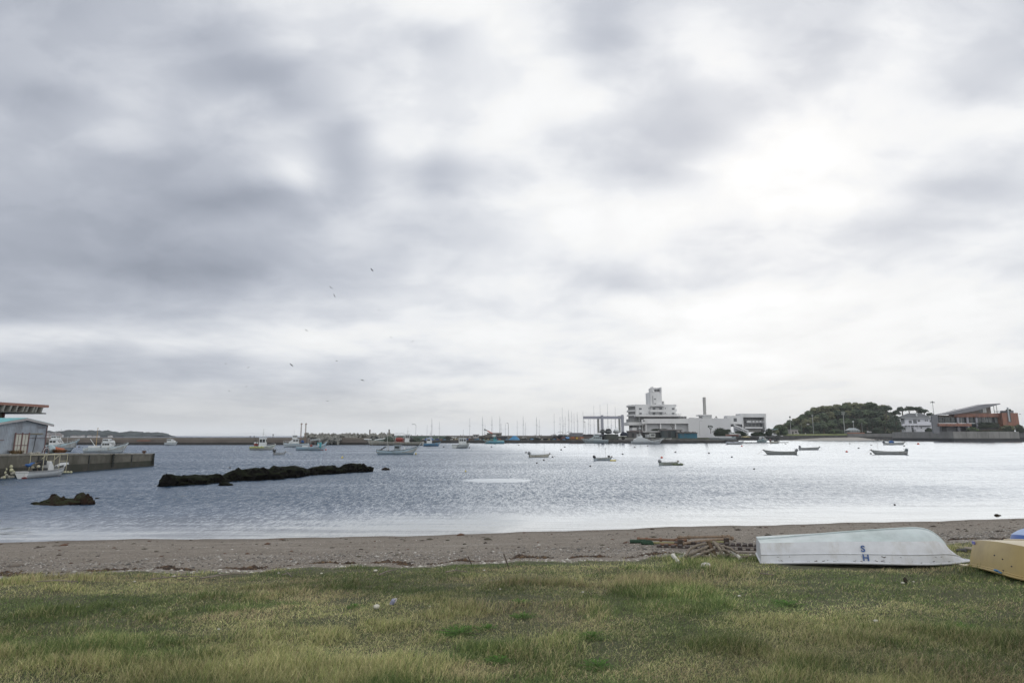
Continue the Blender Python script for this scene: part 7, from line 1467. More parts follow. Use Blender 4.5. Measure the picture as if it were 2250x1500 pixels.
for i,(px,py,s_,h) in enumerate(((118,1098,.22,.28),(174,1094,.27,.38),(150,1102,.35,.16),(100,1106,.35,.12),(182,1100,.25,.2))): w = at(px,1110); mb = MB(); mb.blob((0,0,0),(s_,s_*0.8,h),3,0.4,i+30,2.2); mb.build('boulder',M_rock2,t,loc=(w.x-c.x,w.y+0.5-c.y,h*0.35),auto=50)
for px,py,w_,h,m,lab in ((496,1066,13,7,M_rock,'small black rock just in front of the long reef'),(848,1032,9,5,M_rock2,'brown rock awash off the right tip of the long reef'),(213,1095,5,2,M_rock,'tiny dark rock awash right of the mossy outcrop'),(2190,1132,5.5,3.2,M_rock2,'dark driftwood snag lying in the shallows near the right edge')):
    q = at(px,py); k = mpp(q.y); mb = MB(); mb.blob((0,0,0),(w_*k,w_*k*0.6,h*k),3,0.45,px,2.0); 
    if px == 2190: mb.tube([(0,0,h*k*0.3),(w_*k*1.6,0,0.0)],0.03,5)
    o = mb.build('driftwood' if px == 2190 else 'rock',m,None,loc=(q.x,q.y,0),auto=50); tag(o,lab,'driftwood' if px == 2190 else 'rock')
# ------------------------------------------------------------------ mooring buoys
BG = 'dark mooring buoys dotted over the harbour'
buoys = [(975,981),(1031.5,983),(1080,981),(1140,977),(1156,993.5),(1179.5,1016.5),(1195,1010.5),(1214,1003.5),(1233,987.5),(1241,981.5),(1394.6,982),(1423,979),(1368,997),(1297,1023.6),(1484,992.6),(1475,974),(1482,974),(1558,995),(1608,1003.5),(1657,1029.5),(1726,974.5),(1867,974),(1914.5,977),(1886.8,984),(1986.6,979),(1913.5,996),(605,988),(1966,1108),(1010,976.5),(174,981),(505,1027),(1553,973.5)]
M_buoy = mat('buoy_dark',(0.07,0.065,0.065),0.6,0.3,4); M_buoyr = mat('buoy_red',(0.55,0.10,0.06),0.5,0.2,4); M_buoyy = mat('buoy_yellow',(0.50,0.40,0.05),0.5,0.2,4)
proto = None
for i,(px,py) in enumerate(buoys):
    q = at(px,py+1); r_ = min(0.28,max(0.05,2.2*mpp(q.y)))
    if proto is None:
        t = thing('mooring_buoy','','buoy',q,0,BG); proto = t
        mb = MB(); mb.blob((0,0,0.35),(1,1,0.8),2,0.04,2); mb.build('float',M_buoy,t,smooth=True); mb = MB(); mb.tube([(0,0,1.0),(0.15,0,1.15),(0,0,1.25),(-0.15,0,1.15),(0,0,1.0)],0.06,5,cap=False); mb.build('ring',M_dark,t)
    else: t = copy_tree(proto); t.location = q
    t.scale = (r_,r_,r_); t.rotation_euler = (0.15*(i%3-1),0,i)
    z_ = 'near the beach on the right' if py > 1090 else 'in the right half of the harbour' if px > 1600 else 'between the skiffs in mid harbour' if px > 1120 else 'in the left half of the harbour'
    t['label'] = 'dark round mooring buoy '+z_; t['group'] = BG+' '+z_
for px,py,m,k,lab in ((1454,1006,M_buoyr,1.2,'faded red buoy floating behind the nearest skiff'),(1630,980.5,M_buoyr,0.8,'small red buoy in front of the slim white runabout'),(1860.5,993,M_buoyr,1.1,'orange red buoy between the grey skiffs on the right'),(2017.7,976,M_buoyr,1.1,'bright red buoy right of the skiff with the blue tarpaulin'),(752,1006,M_buoyy,1.0,'yellow conical buoy beyond the black reef'),(1023,1036,M_buoyy,0.8,'dull yellow buoy just beyond the bright patch of smooth water'),(716,988.5,M_buoyr,0.8,'red float under the bow of the blue grey canopied boat')):
    q = at(px,py); r_ = k*2.4*mpp(q.y); t = thing('buoy',lab,'buoy',q); mb = MB(); mb.blob((0,0,r_*0.35),(r_,r_,r_*0.85),2,0.04,2); mb.build('float',m,t,smooth=True)
    mb = MB(); mb.tube([(0,0,r_),(0,0,r_*2.2 if m is M_buoyy else r_*1.4)],[r_*0.3,r_*0.08],6); mb.build('top_mark',m,t)
q = at(1343,1012); mb = MB(); mb.tube([(-0.3,0,0.02),(0.55,-0.05,0.03)],0.12,8); o = mb.build('fender_float',M_buoyy,None,loc=(q.x,q.y-0.8,0.03)); tag(o,'yellow sausage float under the bow of the grey blue skiff','float')
for i,dx in enumerate((-0.3,0.1,0.5)): q = at(1484,1021); mb = MB(); mb.blob((0,0,0.05),(0.28,0.2,0.16),2,0.3,i); o = mb.build('mooring_float',mat('weedy_float',(0.10,0.12,0.07),0.9,0.4),None,loc=(q.x+dx,q.y-0.7,0.03)); tag(o,'weed covered float at the bow of the nearest skiff','float','weedy floats at the bow of the nearest skiff')
# ------------------------------------------------------------------ birds
M_bird = mat('kite_plumage',(0.012,0.011,0.010),0.9,0.3,4)
birds = [(817.3,593,9,50,'largest dark kite, highest of the flock'),(727,631.7,8,38,'dark kite just above another, upper middle of the flock'),(734.6,649.6,8,65,'dark kite with its wings held steeply, lower of the upper pair'),(536.3,659,4.5,0,'faint small kite at the left of the flock above the cloud band'),(833,681.5,3.5,10,'tiny kite below the highest one'),(673,725.7,6,35,'kite gliding in the middle of the bright cloud band'),(859.3,741.3,4.5,35,'small kite at the right of the flock, left of another'),(906.8,749.7,5.5,-25,'rightmost kite of the flock, one wing raised'),(546,806.9,6.5,-22,'dark kite low on the left with drooping wing'),(640.4,801.8,8.5,42,'slim kite banking low in the middle of the flock'),(739.6,792.8,5,25,'small kite low in the middle right of the flock'),(495.8,798.7,4.5,5,'faintest kite at the far left of the flock'),(796.4,835,8,18,'long winged kite low on the right'),(823.9,838.8,5,-35,'pale small kite beside the long winged one'),(541.4,848.9,4,-15,'tiny kite low on the left below the drooping one'),(503.5,858.6,4,20,'tiny kite at the lowest left of the flock'),(719.8,880.6,5,0,'lowest kite of the flock, level wings'),(615.8,613.9,4.5,-8,'very faint high kite left of the upper pair')]
for i,(px,py,s_,rot,lab) in enumerate(birds):
    Y = 1.45*F/s_*0.93; Y = min(Y,250); span = 1.35*s_*mpp(Y)/CP; r = ray(px,py); t = thing('kite_bird',lab,'bird',(Y*r.x/r.y,Y,EYE+Y*r.z/r.y),0,'kites circling over the harbour')
    h = span/2; bd = MB(); bd.loft([[(w*math.cos(a)*h*0.12,y_*h,w*math.sin(a)*h*0.11) for a in [k*math.pi/3 for k in range(6)]] for y_,w in ((-0.42,0.15),(-0.32,0.6),(-0.1,1.0),(0.15,0.8),(0.32,0.35),(0.36,0.15))]); bd.add([(-0.04*h,0.3*h,0),(0.04*h,0.3*h,0),(0.13*h,0.62*h,0.0),(0,0.56*h,0.0),(-0.13*h,0.62*h,0.0)],[(0,1,2,3,4)])
    def wing(sg):
        P = [(0.06,-0.16,0.02),(0.45,-0.26,0.12),(0.78,-0.20,0.12),(1.0,-0.02,0.06),(0.80,0.08,0.08),(0.45,0.10,0.10),(0.06,0.16,0.02)]
        w_ = MB(); n_ = len(P); w_.add([(sg*x*h,y*h,z*h+0.01*h) for x,y,z in P]+[(sg*x*h,y*h,z*h-0.02*h) for x,y,z in P],[tuple(range(n_)),tuple(range(2*n_-1,n_-1,-1))]+[(k,k+n_,(k+1)%n_+n_,(k+1)%n_) for k in range(n_)]); return w_
    bd.build('body',M_bird,t); wing(-1).build('wing',M_bird,t); wing(1).build('wing',M_bird,t)
    t.rotation_euler = (R(28),R(rot),R((i*37)%40-20))
# ------------------------------------------------------------------ foreground boats
def upturned(name, label, st, bw, L, B, tb, hgt, keel_up, m_side, m_bot, ribz, arch=0.05, rim_m=None, nose=0.88, cat='rowing boat', side=0.55):
    """upside down dinghy; local +x runs from transom to stem, z up from the ground"""
    d = bw-st; L = L or d.length; nv = Vector((-d.y,d.x,0)).normalized(); st = st+nv*side; st.z = max(st.z, st.z); t = thing(name, label, cat, st, math.atan2(d.y, d.x)); t.rotation_euler[1] = -math.atan2(d.z, math.hypot(d.x, d.y))
    n = 30; T = [1-(1-i/(n-1))**1.35 for i in range(n)]
    def bgun(u): return (tb+(B/2-tb)*math.sin(min(u/0.5,1)*math.pi/2)) if u < 0.5 else B/2*max(0.0,1-((u-0.5)/0.5)**2.9)
    def h(u): return hgt*(0.90+0.14*math.sin(u*math.pi*0.9))*(1 if u < 0.86 else math.sqrt(max(0,1-((u-0.86)/0.14)**2))*0.98+0.02)
    def kz(u): return h(u)+keel_up*max(0,(u-0.05)/0.75)**1.2*(1 if u < nose-0.1 else max(0,math.cos((u-nose+0.1)/(1.1-nose)*math.pi/2)))
    def xg(u): return u*L
    def xc(u): return u*L*(1 if u<0.4 else 1-0.065*((u-0.4)/0.6)**2)+0.03*(1-u)
    def g(u): return 0.02+arch*math.sin(math.pi*u)*(1-0.4*u)
    side = []; 
    for u in T:
        b, hh = bgun(u), h(u); c = max(b*0.84-0.02,0.0); ring = []
        for k in range(5): a = k/4; ring.append((xg(u)*(1-a)+xc(u)*a, b*(1-a)+c*a+0.015*math.sin(a*math.pi), g(u)*(1-a)+hh*a))
        side.append(ring)
    mb = MB(); mb.loft(side,closed=False,cap0=False,cap1=False); mb.loft([[(x,-y,z) for x,y,z in r_] for r_ in side],closed=False,cap0=False,cap1=False)
    r0 = side[0]; mb.add([(x,y,z) for x,y,z in r0]+[(x,-y,z) for x,y,z in r0],[(k,k+1,k+6,k+5) for k in range(4)])
    hull = mb.build('hull_side',m_side,t,auto=35)
    bt = MB(); rings = []
    for u in T:
        c = side[T.index(u)][4]; K = kz(u); y0_ = c[1]; x_ = c[0]; ring = []
        for k in range(-6,7): a = abs(k)/6; s_ = 1 if k > 0 else -1; ring.append((x_-0.02*(1-a), s_*y0_*a, K*(1-a**1.7)+c[2]*a**1.7+0.012*math.cos(a*math.pi/2)))
        rings.append(ring)
    bt.loft(rings,closed=False,cap0=True,cap1=False); bt.build('hull_bottom',m_bot,t,auto=50)
    rm = MB()
    for sg in (-1,1): rm.tube([(xg(u)+0.02*u,sg*(bgun(u)+0.02),g(u)) for u in T],0.022,6)
    rm.tube([(0,-tb-0.02,g(0)),(0,tb+0.02,g(0))],0.022,6); rm.build('gunwale',rim_m or m_side,t)
    rb = MB()
    for sg in (-1,1):
        rb.tube([(xg(u)*(1-ribz)+xc(u)*ribz,sg*(bgun(u)*(1-ribz)+max(bgun(u)*0.84-0.02,0)*ribz+0.016),g(u)*(1-ribz)+h(u)*ribz) for u in T[:-1]],0.012,6)
    rb.build('rub_rib',m_side,t,smooth=True); 
    kr = MB(); kr.tube([(xc(u)-0.02,0,kz(u)+0.02) for u in T[:-2]],0.016,5); kr.build('keel_strip',m_bot,t)
    return t,(xg,xc,bgun,h,g)
M_dw = mat('dinghy_white',(0.61,0.63,0.67),0.42,0.09,5.0,dirt=(0.42,0.41,0.38),dirt_amt=0.40,dscale=2.4)
M_dg = mat('dinghy_green_bottom',(0.41,0.48,0.475),0.42,0.22,3.0,dirt=(0.55,0.60,0.62),dirt_amt=0.75,dscale=1.2)
st = atg(1672,1237); bw = atg(2152,1244); st.z += 0.0
tb_, fn = upturned('upturned_dinghy','white upturned dinghy with blue letters and a pale green bottom',st,bw,None,1.30,0.50,0.43,0.17,M_dw,M_dg,0.42,arch=0.075,side=0.42)
xg,xc,bgun,hh_,gg = fn
M_blue = mat('blue_lettering',(0.035,0.09,0.26),0.5,0.2,6)
LL = (bw-st).length
def letter(ch, u, zf, size):
    cu = bpy.data.curves.new('letter','FONT'); cu.body = ch; cu.size = size; cu.align_x = 'CENTER'; cu.align_y = 'CENTER'; cu.extrude = 0.003; cu.offset = 0.004
    to = bpy.data.objects.new('letter',cu); COL.objects.link(to); dg = bpy.context.evaluated_depsgraph_get(); me = bpy.data.meshes.new_from_object(to.evaluated_get(dg)); bpy.data.objects.remove(to)
    me.name = 'letter'; me.materials.clear(); me.materials.append(M_blue); o = bpy.data.objects.new('letter',me); COL.objects.link(o); o.parent = tb_
    a = zf; P0 = Vector((xg(u)*(1-a)+xc(u)*a, -(bgun(u)*(1-a)+(bgun(u)*0.84-0.02)*a)-0.03, gg(u)*(1-a)+hh_(u)*a)); tilt = math.atan2(bgun(u)*0.16+0.02, hh_(u)-gg(u))
    o.location = P0; o.rotation_euler = (math.pi/2-tilt, 0, -0.05); o.rotation_euler[1] = 0.06; return o
uS = 0.49
letter('S',uS,0.66,0.16); letter('H',uS+0.006,0.245,0.16)
BOAT_SHADE.append((st.x+0.15,bw.x-0.2,min(st.y,bw.y)+0.05,max(st.y,bw.y)+0.80))
rs = random.Random(31); mb = MB()
for i in range(46):
    u = rs.uniform(0.06,0.9); a = rs.choice((0.03,0.05,0.08,0.12,0.3)) ; s_ = rs.uniform(0.006,0.022)
    mb.cbox((xg(u)*(1-a)+xc(u)*a, -(bgun(u)*(1-a)+(bgun(u)*0.84-0.02)*a)-0.022, gg(u)*(1-a)+hh_(u)*a), (s_*rs.uniform(1,3.5),0.003,s_*0.5), ry=rs.uniform(-0.5,0.5))
mb.build('scuff_marks',mat('dark_scuff',(0.10,0.085,0.08),0.9,0.4),tb_)
M_yel = mat('dinghy_yellow',(0.41,0.31,0.125),0.38,0.08,2.0,dirt=(0.30,0.22,0.10),dirt_amt=0.35,dscale=1.5); M_cr = mat('dinghy_cream_bottom',(0.55,0.48,0.34),0.5,0.10,2.0,dirt=(0.42,0.34,0.2),dirt_amt=0.5)
s2 = atg(2128,1245); b2 = atg(2312,1297)
t2,fn2 = upturned('upturned_dinghy','mustard yellow upturned dinghy with a cream bottom, cut by the right edge',s2,b2,None,1.40,0.62,0.52,0.05,M_yel,M_cr,0.06,arch=0.06,nose=0.95,side=0.64)
mb = MB(); mb.box(-0.16,0.04,-0.72,0.72,0.0,0.03); mb.build('transom_lip',M_cr,t2); mb = MB(); mb.cbox((0.09,-0.545,0.43),(0.07,0.02,0.05)); mb.build('corner_patch',mat('violet_patch',(0.20,0.20,0.50),0.5,0.1),t2)
mb = MB(); mb.blob((1.0,-0.745,0.10),(0.07,0.012,0.018),2,0.3,1); mb.blob((1.1,-0.75,0.085),(0.05,0.012,0.012),2,0.3,2); mb.build('paint_scrape',mat('blue_scrape',(0.03,0.18,0.40),0.5,0.1),t2)
for i,(x,z) in enumerate(((0.95,0.33),(1.15,0.30),(1.12,0.12),(1.35,0.22),(1.25,0.05))): mb = MB(); mb.blob((x,-0.71,z),(0.012,0.012,0.012),1,0.1,i); mb.build('rivet',M_dark,t2)
BOAT_SHADE.append((s2.x+0.1,b2.x,min(s2.y,b2.y)-0.2,max(s2.y,b2.y)+0.35))
b3 = atg(2203,1209); s3 = atg(2400,1232)
t3,_ = upturned('upturned_dinghy','bright blue upturned boat mostly hidden behind the mustard yellow one',s3,b3,None,1.3,0.5,0.38,0.12,mat('dinghy_blue',(0.05,0.13,0.42),0.4,0.1,2),mat('dinghy_blue_top',(0.16,0.28,0.52),0.4,0.15,2),0.5,side=-0.3)
# ------------------------------------------------------------------ beach litter
def stick(nm, lab, cat, pts_, r, m, grp=None, n=7, knots=None):
    P = []
    for px,py,up_ in pts_: q = atg(px,py); P.append(Vector((q.x,q.y,q.z+up_)))
    o_ = P[0].copy(); mb = MB(); mb.tube([p-o_ for p in P],r,n)
    if knots:
        for k in knots:
            i_ = min(int(k*(len(P)-1)),len(P)-2); f_ = k*(len(P)-1)-i_; c_ = P[i_]*(1-f_)+P[i_+1]*f_-o_; d_ = (P[i_+1]-P[i_]).normalized(); rr_ = r if not isinstance(r,list) else r[0]; mb.tube([c_-d_*0.035,c_+d_*0.035],rr_*1.6,8)
    o = mb.build(nm,m,None,loc=o_); tag(o,lab,cat,grp); return o
M_pole = mat('rusted_scaffold_tube',(0.17,0.095,0.060),0.8,0.4,9,bump=0.3); M_pole2 = mat('tan_scaffold_tube',(0.20,0.145,0.10),0.8,0.35,9,bump=0.3); M_green = mat('green_netting',(0.02,0.05,0.03),0.9,0.5,12)
PG = 'rusty tubes piled on the beach'
stick('scaffold_tube','rusty red tube at the left top of the beach pile','tube',[(1400,1191,0.10),(1510,1193,0.08)],0.035,M_pole,PG,knots=(0.03,0.2,0.48,0.8,0.97)); stick('scaffold_tube','orange brown tube lying highest at the back right of the beach pile','tube',[(1489,1193,0.16),(1603,1189,0.14)],0.035,M_pole2,PG,knots=(0.05,0.22,0.88,0.98))
stick('scaffold_tube','long tan tube crossing the beach pile to its right end','tube',[(1490,1201,0.07),(1540,1196,0.09),(1611,1191,0.12)],0.038,M_pole2,PG,knots=(0.08,0.9,0.98)); stick('scaffold_tube','dull tube under the others in the beach pile','tube',[(1430,1196,0.05),(1520,1197,0.05),(1590,1194,0.05)],0.033,mat('olive_tube',(0.20,0.19,0.09),0.8,0.3,9),PG); stick('scaffold_tube','short rusty tube poking to the front of the beach pile','tube',[(1450,1199,0.05),(1500,1200,0.03)],0.038,M_pole,PG)
q = atg(1392,1193); mb = MB(); mb.tube([(-0.1,0,0.05),(0.35,0,0.06)],0.055,8); o = mb.build('roller',M_green,None,loc=q); tag(o,'dark green roll at the left end of the rusty tubes','roller'); q = atg(1422,1196); mb = MB(); mb.blob((0,0,0.05),(0.2,0.1,0.08),2,0.3,3); o = mb.build('netting',M_green,None,loc=q); tag(o,'bundle of dark green netting under the rusty tubes','net')
for i,(px,py) in enumerate(((1495,1202),(1597,1198))): q = atg(px,py); mb = MB(); mb.box(-0.06,0.06,-0.05,0.05,-0.03,0.20); o = mb.build('support_block',mat('dark_timber',(0.06,0.045,0.035),0.9,0.4,6),None,loc=q); tag(o,'dark block propping up the %s of the rusty tubes' % ('middle','right end')[i],'block')
# slipway ladders
M_slip = mat('silver_timber',(0.28,0.25,0.22),0.9,0.35,8,bump=0.4,stretch=(1,4,4)); M_blk = mat('dark_slip_block',(0.055,0.042,0.038),0.85,0.4,10)
for i,(a,b,nb,lab) in enumerate((((1480,1197),(1672,1204),15,'rear slipway timber with a row of dark blocks behind the rope heap'),((1440,1204),(1672,1213),14,'front slipway timber with spaced dark blocks left of the white dinghy'))):
    A = atg(*a); B_ = atg(*b); t = thing('slipway_rail',lab,'slipway rail',A,math.atan2(B_.y-A.y,B_.x-A.x),'slipway timbers on the beach'); L = math.hypot(B_.x-A.x,B_.y-A.y); sl = math.atan2(B_.z-A.z,L); t.rotation_euler[1] = -sl
    for y in (-0.12,0.14): mb = MB(); mb.box(0,L,y-0.03,y+0.03,-0.02,0.035); mb.build('rail',M_slip,t)
    for k in range(nb): x = L*(0.04+0.92*k/(nb-1)) ; mb = MB(); mb.box(x-0.045,x+0.045,-0.085,0.105,0.0,0.09+0.02*(k%2)); mb.build('block',M_blk,t)
stick('plank','long weathered plank in front of the slipway timbers','plank',[(1585,1213,0.02),(1668,1217,0.04)],0.03,M_slip)
stick('plank','pale plank sticking out from under the bow of the white dinghy','plank',[(2098,1206,0.05),(2152,1218,0.10)],0.035,mat('pale_plank',(0.38,0.33,0.28),0.9,0.2,8)); stick('plank','grey board beside the pale plank between the two dinghies','plank',[(2103,1212,0.03),(2123,1214,0.06)],0.04,mat('grey_board',(0.12,0.12,0.12),0.9,0.2,8))
# rope heap
q0 = atg(1563,1228); t = thing('rope_heap','tangle of thick tan rope looped over two upright stumps on the grass edge','rope',q0); M_rp = mat('thick_tan_rope',(0.24,0.205,0.165),0.95,0.35,16,bump=0.8,bscale=40)
def px2(px,py,dy=0.0):    # offsets around the heap: metres per pixel there
    k = mpp(q0.y)*1.02; return ((px-1563)*k,dy,(1228-py)*k+0.02)
for i,(P,r_) in enumerate((([(1508,1226,0),(1522,1212,.1),(1545,1204,.15),(1562,1202,.1)],.030),([(1515,1229,.1),(1530,1217,.0),(1550,1208,.0),(1568,1203,.05)],.030),([(1520,1230,-.05),(1535,1220,-.1),(1553,1213,-.1),(1572,1210,0)],.028),([(1568,1195,0),(1577,1208,-.15),(1581,1222,-.2),(1575,1233,-.25)],.035),([(1570,1196,.05),(1585,1206,0),(1593,1216,-.05),(1590,1224,-.1)],.03),([(1582,1205,.1),(1600,1208,.1),(1612,1214,.05),(1622,1222,0)],.028),([(1580,1212,-.05),(1590,1211,-.1),(1597,1218,-.1),(1585,1226,-.1)],.032),([(1490,1232,0),(1510,1230,0),(1540,1225,0),(1563,1224,-.1)],.026),([(1600,1226,0),(1630,1226,0),(1665,1227,.1)],.03),([(1545,1222,-.1),(1560,1226,-.15),(1580,1227,-.15),(1600,1224,0)],.035),([(1555,1209,.1),(1562,1220,-.1),(1572,1228,-.2)],.034))):
    pts_ = [Vector(px2(*p)) for p in P]; fine = []
    for j in range(len(pts_)-1):
        for k in range(5): u = k/5; a_,b_ = pts_[j],pts_[j+1]; fine.append(a_.lerp(b_,u)+Vector((0,0,0.015*math.sin(u*math.pi))))
    fine.append(pts_[-1]); rr_ = [r_*(1+0.14*((k%2)*2-1)) for k in range(len(fine))]; mb = MB(); mb.tube(fine,rr_,8); mb.build('rope_loop',M_rp,t,smooth=True)
for P,r_ in ((((1560,1194,.05),(1572,1228,-.05)),.045),(((1566,1197,.1),(1555,1226,.1)),.04)): mb = MB(); mb.tube([px2(*p) for p in P],[r_,r_*1.2],8); mb.build('stump',mat('brown_stump',(0.13,0.09,0.06),0.9,0.4,8,bump=0.4),t)
stick('log','pale grey log lying left of the rope heap','log',[(1490,1229,0.05),(1542,1226,0.07)],[0.035,0.045],mat('pale_log',(0.36,0.35,0.34),0.9,0.2,6)); 
for lab,a,b in (('white painted stake end at the left of the rope heap',(1479,1233,0.13),(1492,1238,0.02)),('white painted stake end at the right of the rope heap',(1611,1222,0.12),(1627,1229,0.02))): stick('stake',lab,'stake',[a,b],0.042,mat('white_stake',(0.58,0.56,0.50),0.8,0.15,6))
# pieces on the grass
def lump(nm,lab,cat,px,py,r,m,seed,amp=0.35,grp=None,up_=0.03):
    q = atg(px,py); mb = MB(); mb.blob((0,0,r[2]*0.4),r,2,amp,seed,2.0); o = mb.build(nm,m,None,loc=(q.x,q.y,q.z+up_)); tag(o,lab,cat,grp); return o
M_foam = mat('dirty_foam',(0.62,0.58,0.58),0.8,0.12,10,bump=0.5); M_shell = mat('bleached_shell',(0.55,0.53,0.46),0.7,0.2,10)
lump('foam_lump','dirty white foam lump on the grass below the rope heap','foam',1551,1247,(0.10,0.05,0.05),M_foam,5); lump('stone','rounded cream stone in the grass left of the white bottle','stone',827,1339,(0.042,0.035,0.03),M_shell,3,0.1)
q = atg(859,1327); q.z -= 0.03; t = thing('plastic_bottle','small white and lilac bottle standing tilted in the grass','bottle',(q.x,q.y,q.z+0.02)); t.rotation_euler = (0.1,0.5,0); mb = MB(); mb.tube([(0,0,0),(0,0,0.075),(0,0,0.095)],[0.030,0.030,0.014],10); mb.build('body',mat('lilac_plastic',(0.26,0.27,0.38),0.4,0.2),t); mb = MB(); mb.tube([(0.0,0,0.095),(0.03,0,0.115),(0.035,0,0.09),(0.03,0,0.05)],0.009,6); mb.build('handle',M_foam,t)
lump('clod','dark clod with a pale shell in front of the white dinghy','clod',1990,1281,(0.035,0.03,0.045),mat('dark_clod',(0.03,0.025,0.015),0.9,0.4),4); lump('shell','white shell stuck in the grass below the dark clod','shell',1984,1285,(0.028,0.02,0.015),M_shell,2,grp=None)
for i,(px,py,r_) in enumerate(((825,1257,.05),(382,1270,.045),(295,1281,.03),(1646,1262,.03),(1625,1314,.03),(1281,1305,.025),(1099,1298,.02),(170,1338,.03),(1924,1370,.035),(2008,1282,.02),(945,1337,.015),(484,1255,.04),(706,1263,.03),(612,1262,.025),(1064,1256,.03),(1265,1275,.02),(480,1388,.02),(1375,1247,.02))): lump('shell','small white shell lying in the grass','shell',px,py,(r_*0.8,r_*0.6,r_*0.4),M_shell,i,0.35,'white shells in the grass')
M_twig = mat('grey_twig',(0.20,0.17,0.14),0.9,0.3,12); TG = 'driftwood branches along the top of the grass'
def branch(lab, main, forks, r=0.012):
    q = atg(*main[0]); t = thing('branch',lab,'branch',q,0,TG)
    def P(l): return [Vector((atg(a,b).x-q.x,atg(a,b).y-q.y,atg(a,b).z-q.z+c)) for a,b,c in l]
    main3 = [(a,b,0.05) for a,b in main]; mb = MB(); pp = P(main3); mb.tube(pp,[r*(1-0.5*i/len(pp)) for i in range(len(pp))],6); mb.build('stem',M_twig,t)
    for f_ in forks: mb = MB(); pf = P(f_); mb.tube(pf,[r*0.7,r*0.35] if len(pf)==2 else [r*0.7,r*0.6,r*0.3],5); mb.build('twig',M_twig,t)
branch('long forked grey branch on the grass edge left of centre',[(440,1276),(480,1269),(510,1266),(548,1265)],[[(510,1266,0.05),(498,1266,0.13)],[(480,1269,0.05),(460,1276,0.06)]],0.016); branch('grey branch lying left of the long forked one',[(330,1278),(365,1274),(400,1271),(440,1272)],[[(365,1274,0.05),(350,1272,0.08)],[(400,1271,0.05),(415,1276,0.05)]])
branch('thin twisted branch at the far left of the grass edge',[(80,1284),(120,1281),(170,1283)],[[(120,1281,0.05),(150,1279,0.10)],[(150,1283,0.05),(163,1285,0.03)]]); branch('pale bent reed stalk in the grass left of centre',[(833,1268),(850,1260),(872,1256)],[[(850,1260,0.05),(860,1262,0.03)]]); branch('small tangle of twigs right of the forked branch',[(620,1268),(632,1264),(640,1272)],[[(632,1264,0.05),(625,1262,0.09)],[(632,1264,0.05),(645,1264,0.05)]]); branch('pale straw stalk lying on the grass below the white dinghy',[(1670,1265),(1702,1269)],[[(1685,1267,0.05),(1690,1264,0.08)]],0.010)
branch('short branches on the grass near the two leaning sticks',[(980,1262),(1000,1258),(1025,1262)],[[(1000,1258,0.05),(1005,1256,0.10)]])
for lab,a,b in (('thin dark stick leaning out of the grass edge near the middle, left one',(1036,1239,0.0),(1028,1237,0.15)),('longer dark stick leaning out of the grass edge near the middle, right one',(1118,1247,0.0),(1107,1243,0.24))): stick('leaning_stick',lab,'stick',[a,b],0.013,mat('dark_stick',(0.06,0.045,0.035),0.9,0.3))
# leafy clumps of weed in the lawn
M_weed = mat('clover_leaf',(0.075,0.15,0.035),0.9,0.35,14,spec=0.1)
for i,(px,py,w_,lab) in enumerate(((1150,1357,0.17,'bright green weed clump right of the middle of the lawn'),(1010,1392,0.26,'wide bright green weed patch in the middle of the lawn'),(1312,1465,0.16,'bright green weed clump near the bottom of the lawn'),(1300,1400,0.16,'small green weed clump above the bottom one'),(1145,1325,0.14,'small green weed clump in the upper middle of the lawn'),(1090,1455,0.12,'small dark green weed clump left of the bottom one'),(780,1335,0.12,'dark green weed clump beside the cream stone'),(1070,1382,0.12,'weed clump at the right end of the wide patch'),(1730,1330,0.22,'leafy green clump in the lawn below the white dinghy'),(2120,1385,0.25,'dark leafy clump in the lawn at the right'))):
    q = atg(px,py); rs_ = random.Random(i); mb = MB()
    for k in range(int(650*w_)):
        a = rs_.uniform(0,6.28); r_ = w_*rs_.random()**0.6; b = Vector((r_*math.cos(a),r_*math.sin(a),0)); hgt_ = rs_.uniform(0.012,0.045)*(1-0.5*r_/w_); l_ = rs_.uniform(0.012,0.024); d_ = Vector((math.cos(a+rs_.uniform(-1,1)),math.sin(a+rs_.uniform(-1,1)),0.3)); s_ = Vector((-d_.y,d_.x,0))*l_*0.5; p_ = b+Vector((0,0,hgt_))
        mb.add([p_-s_*0.3,p_+d_*l_*0.5-s_,p_+d_*l_,p_+d_*l_*0.5+s_],[(0,1,2,3)]); i0 = len(mb.v)-4
        if k == 0: ctr = len(mb.v); mb.v.append((0,0,0))
        mb.f.append((ctr,i0,i0+1)); mb.m.append(0)
    o = mb.build('weed_clump',M_weed,None,loc=(q.x,q.y,q.z+0.005)); tag(o,lab,'weed')
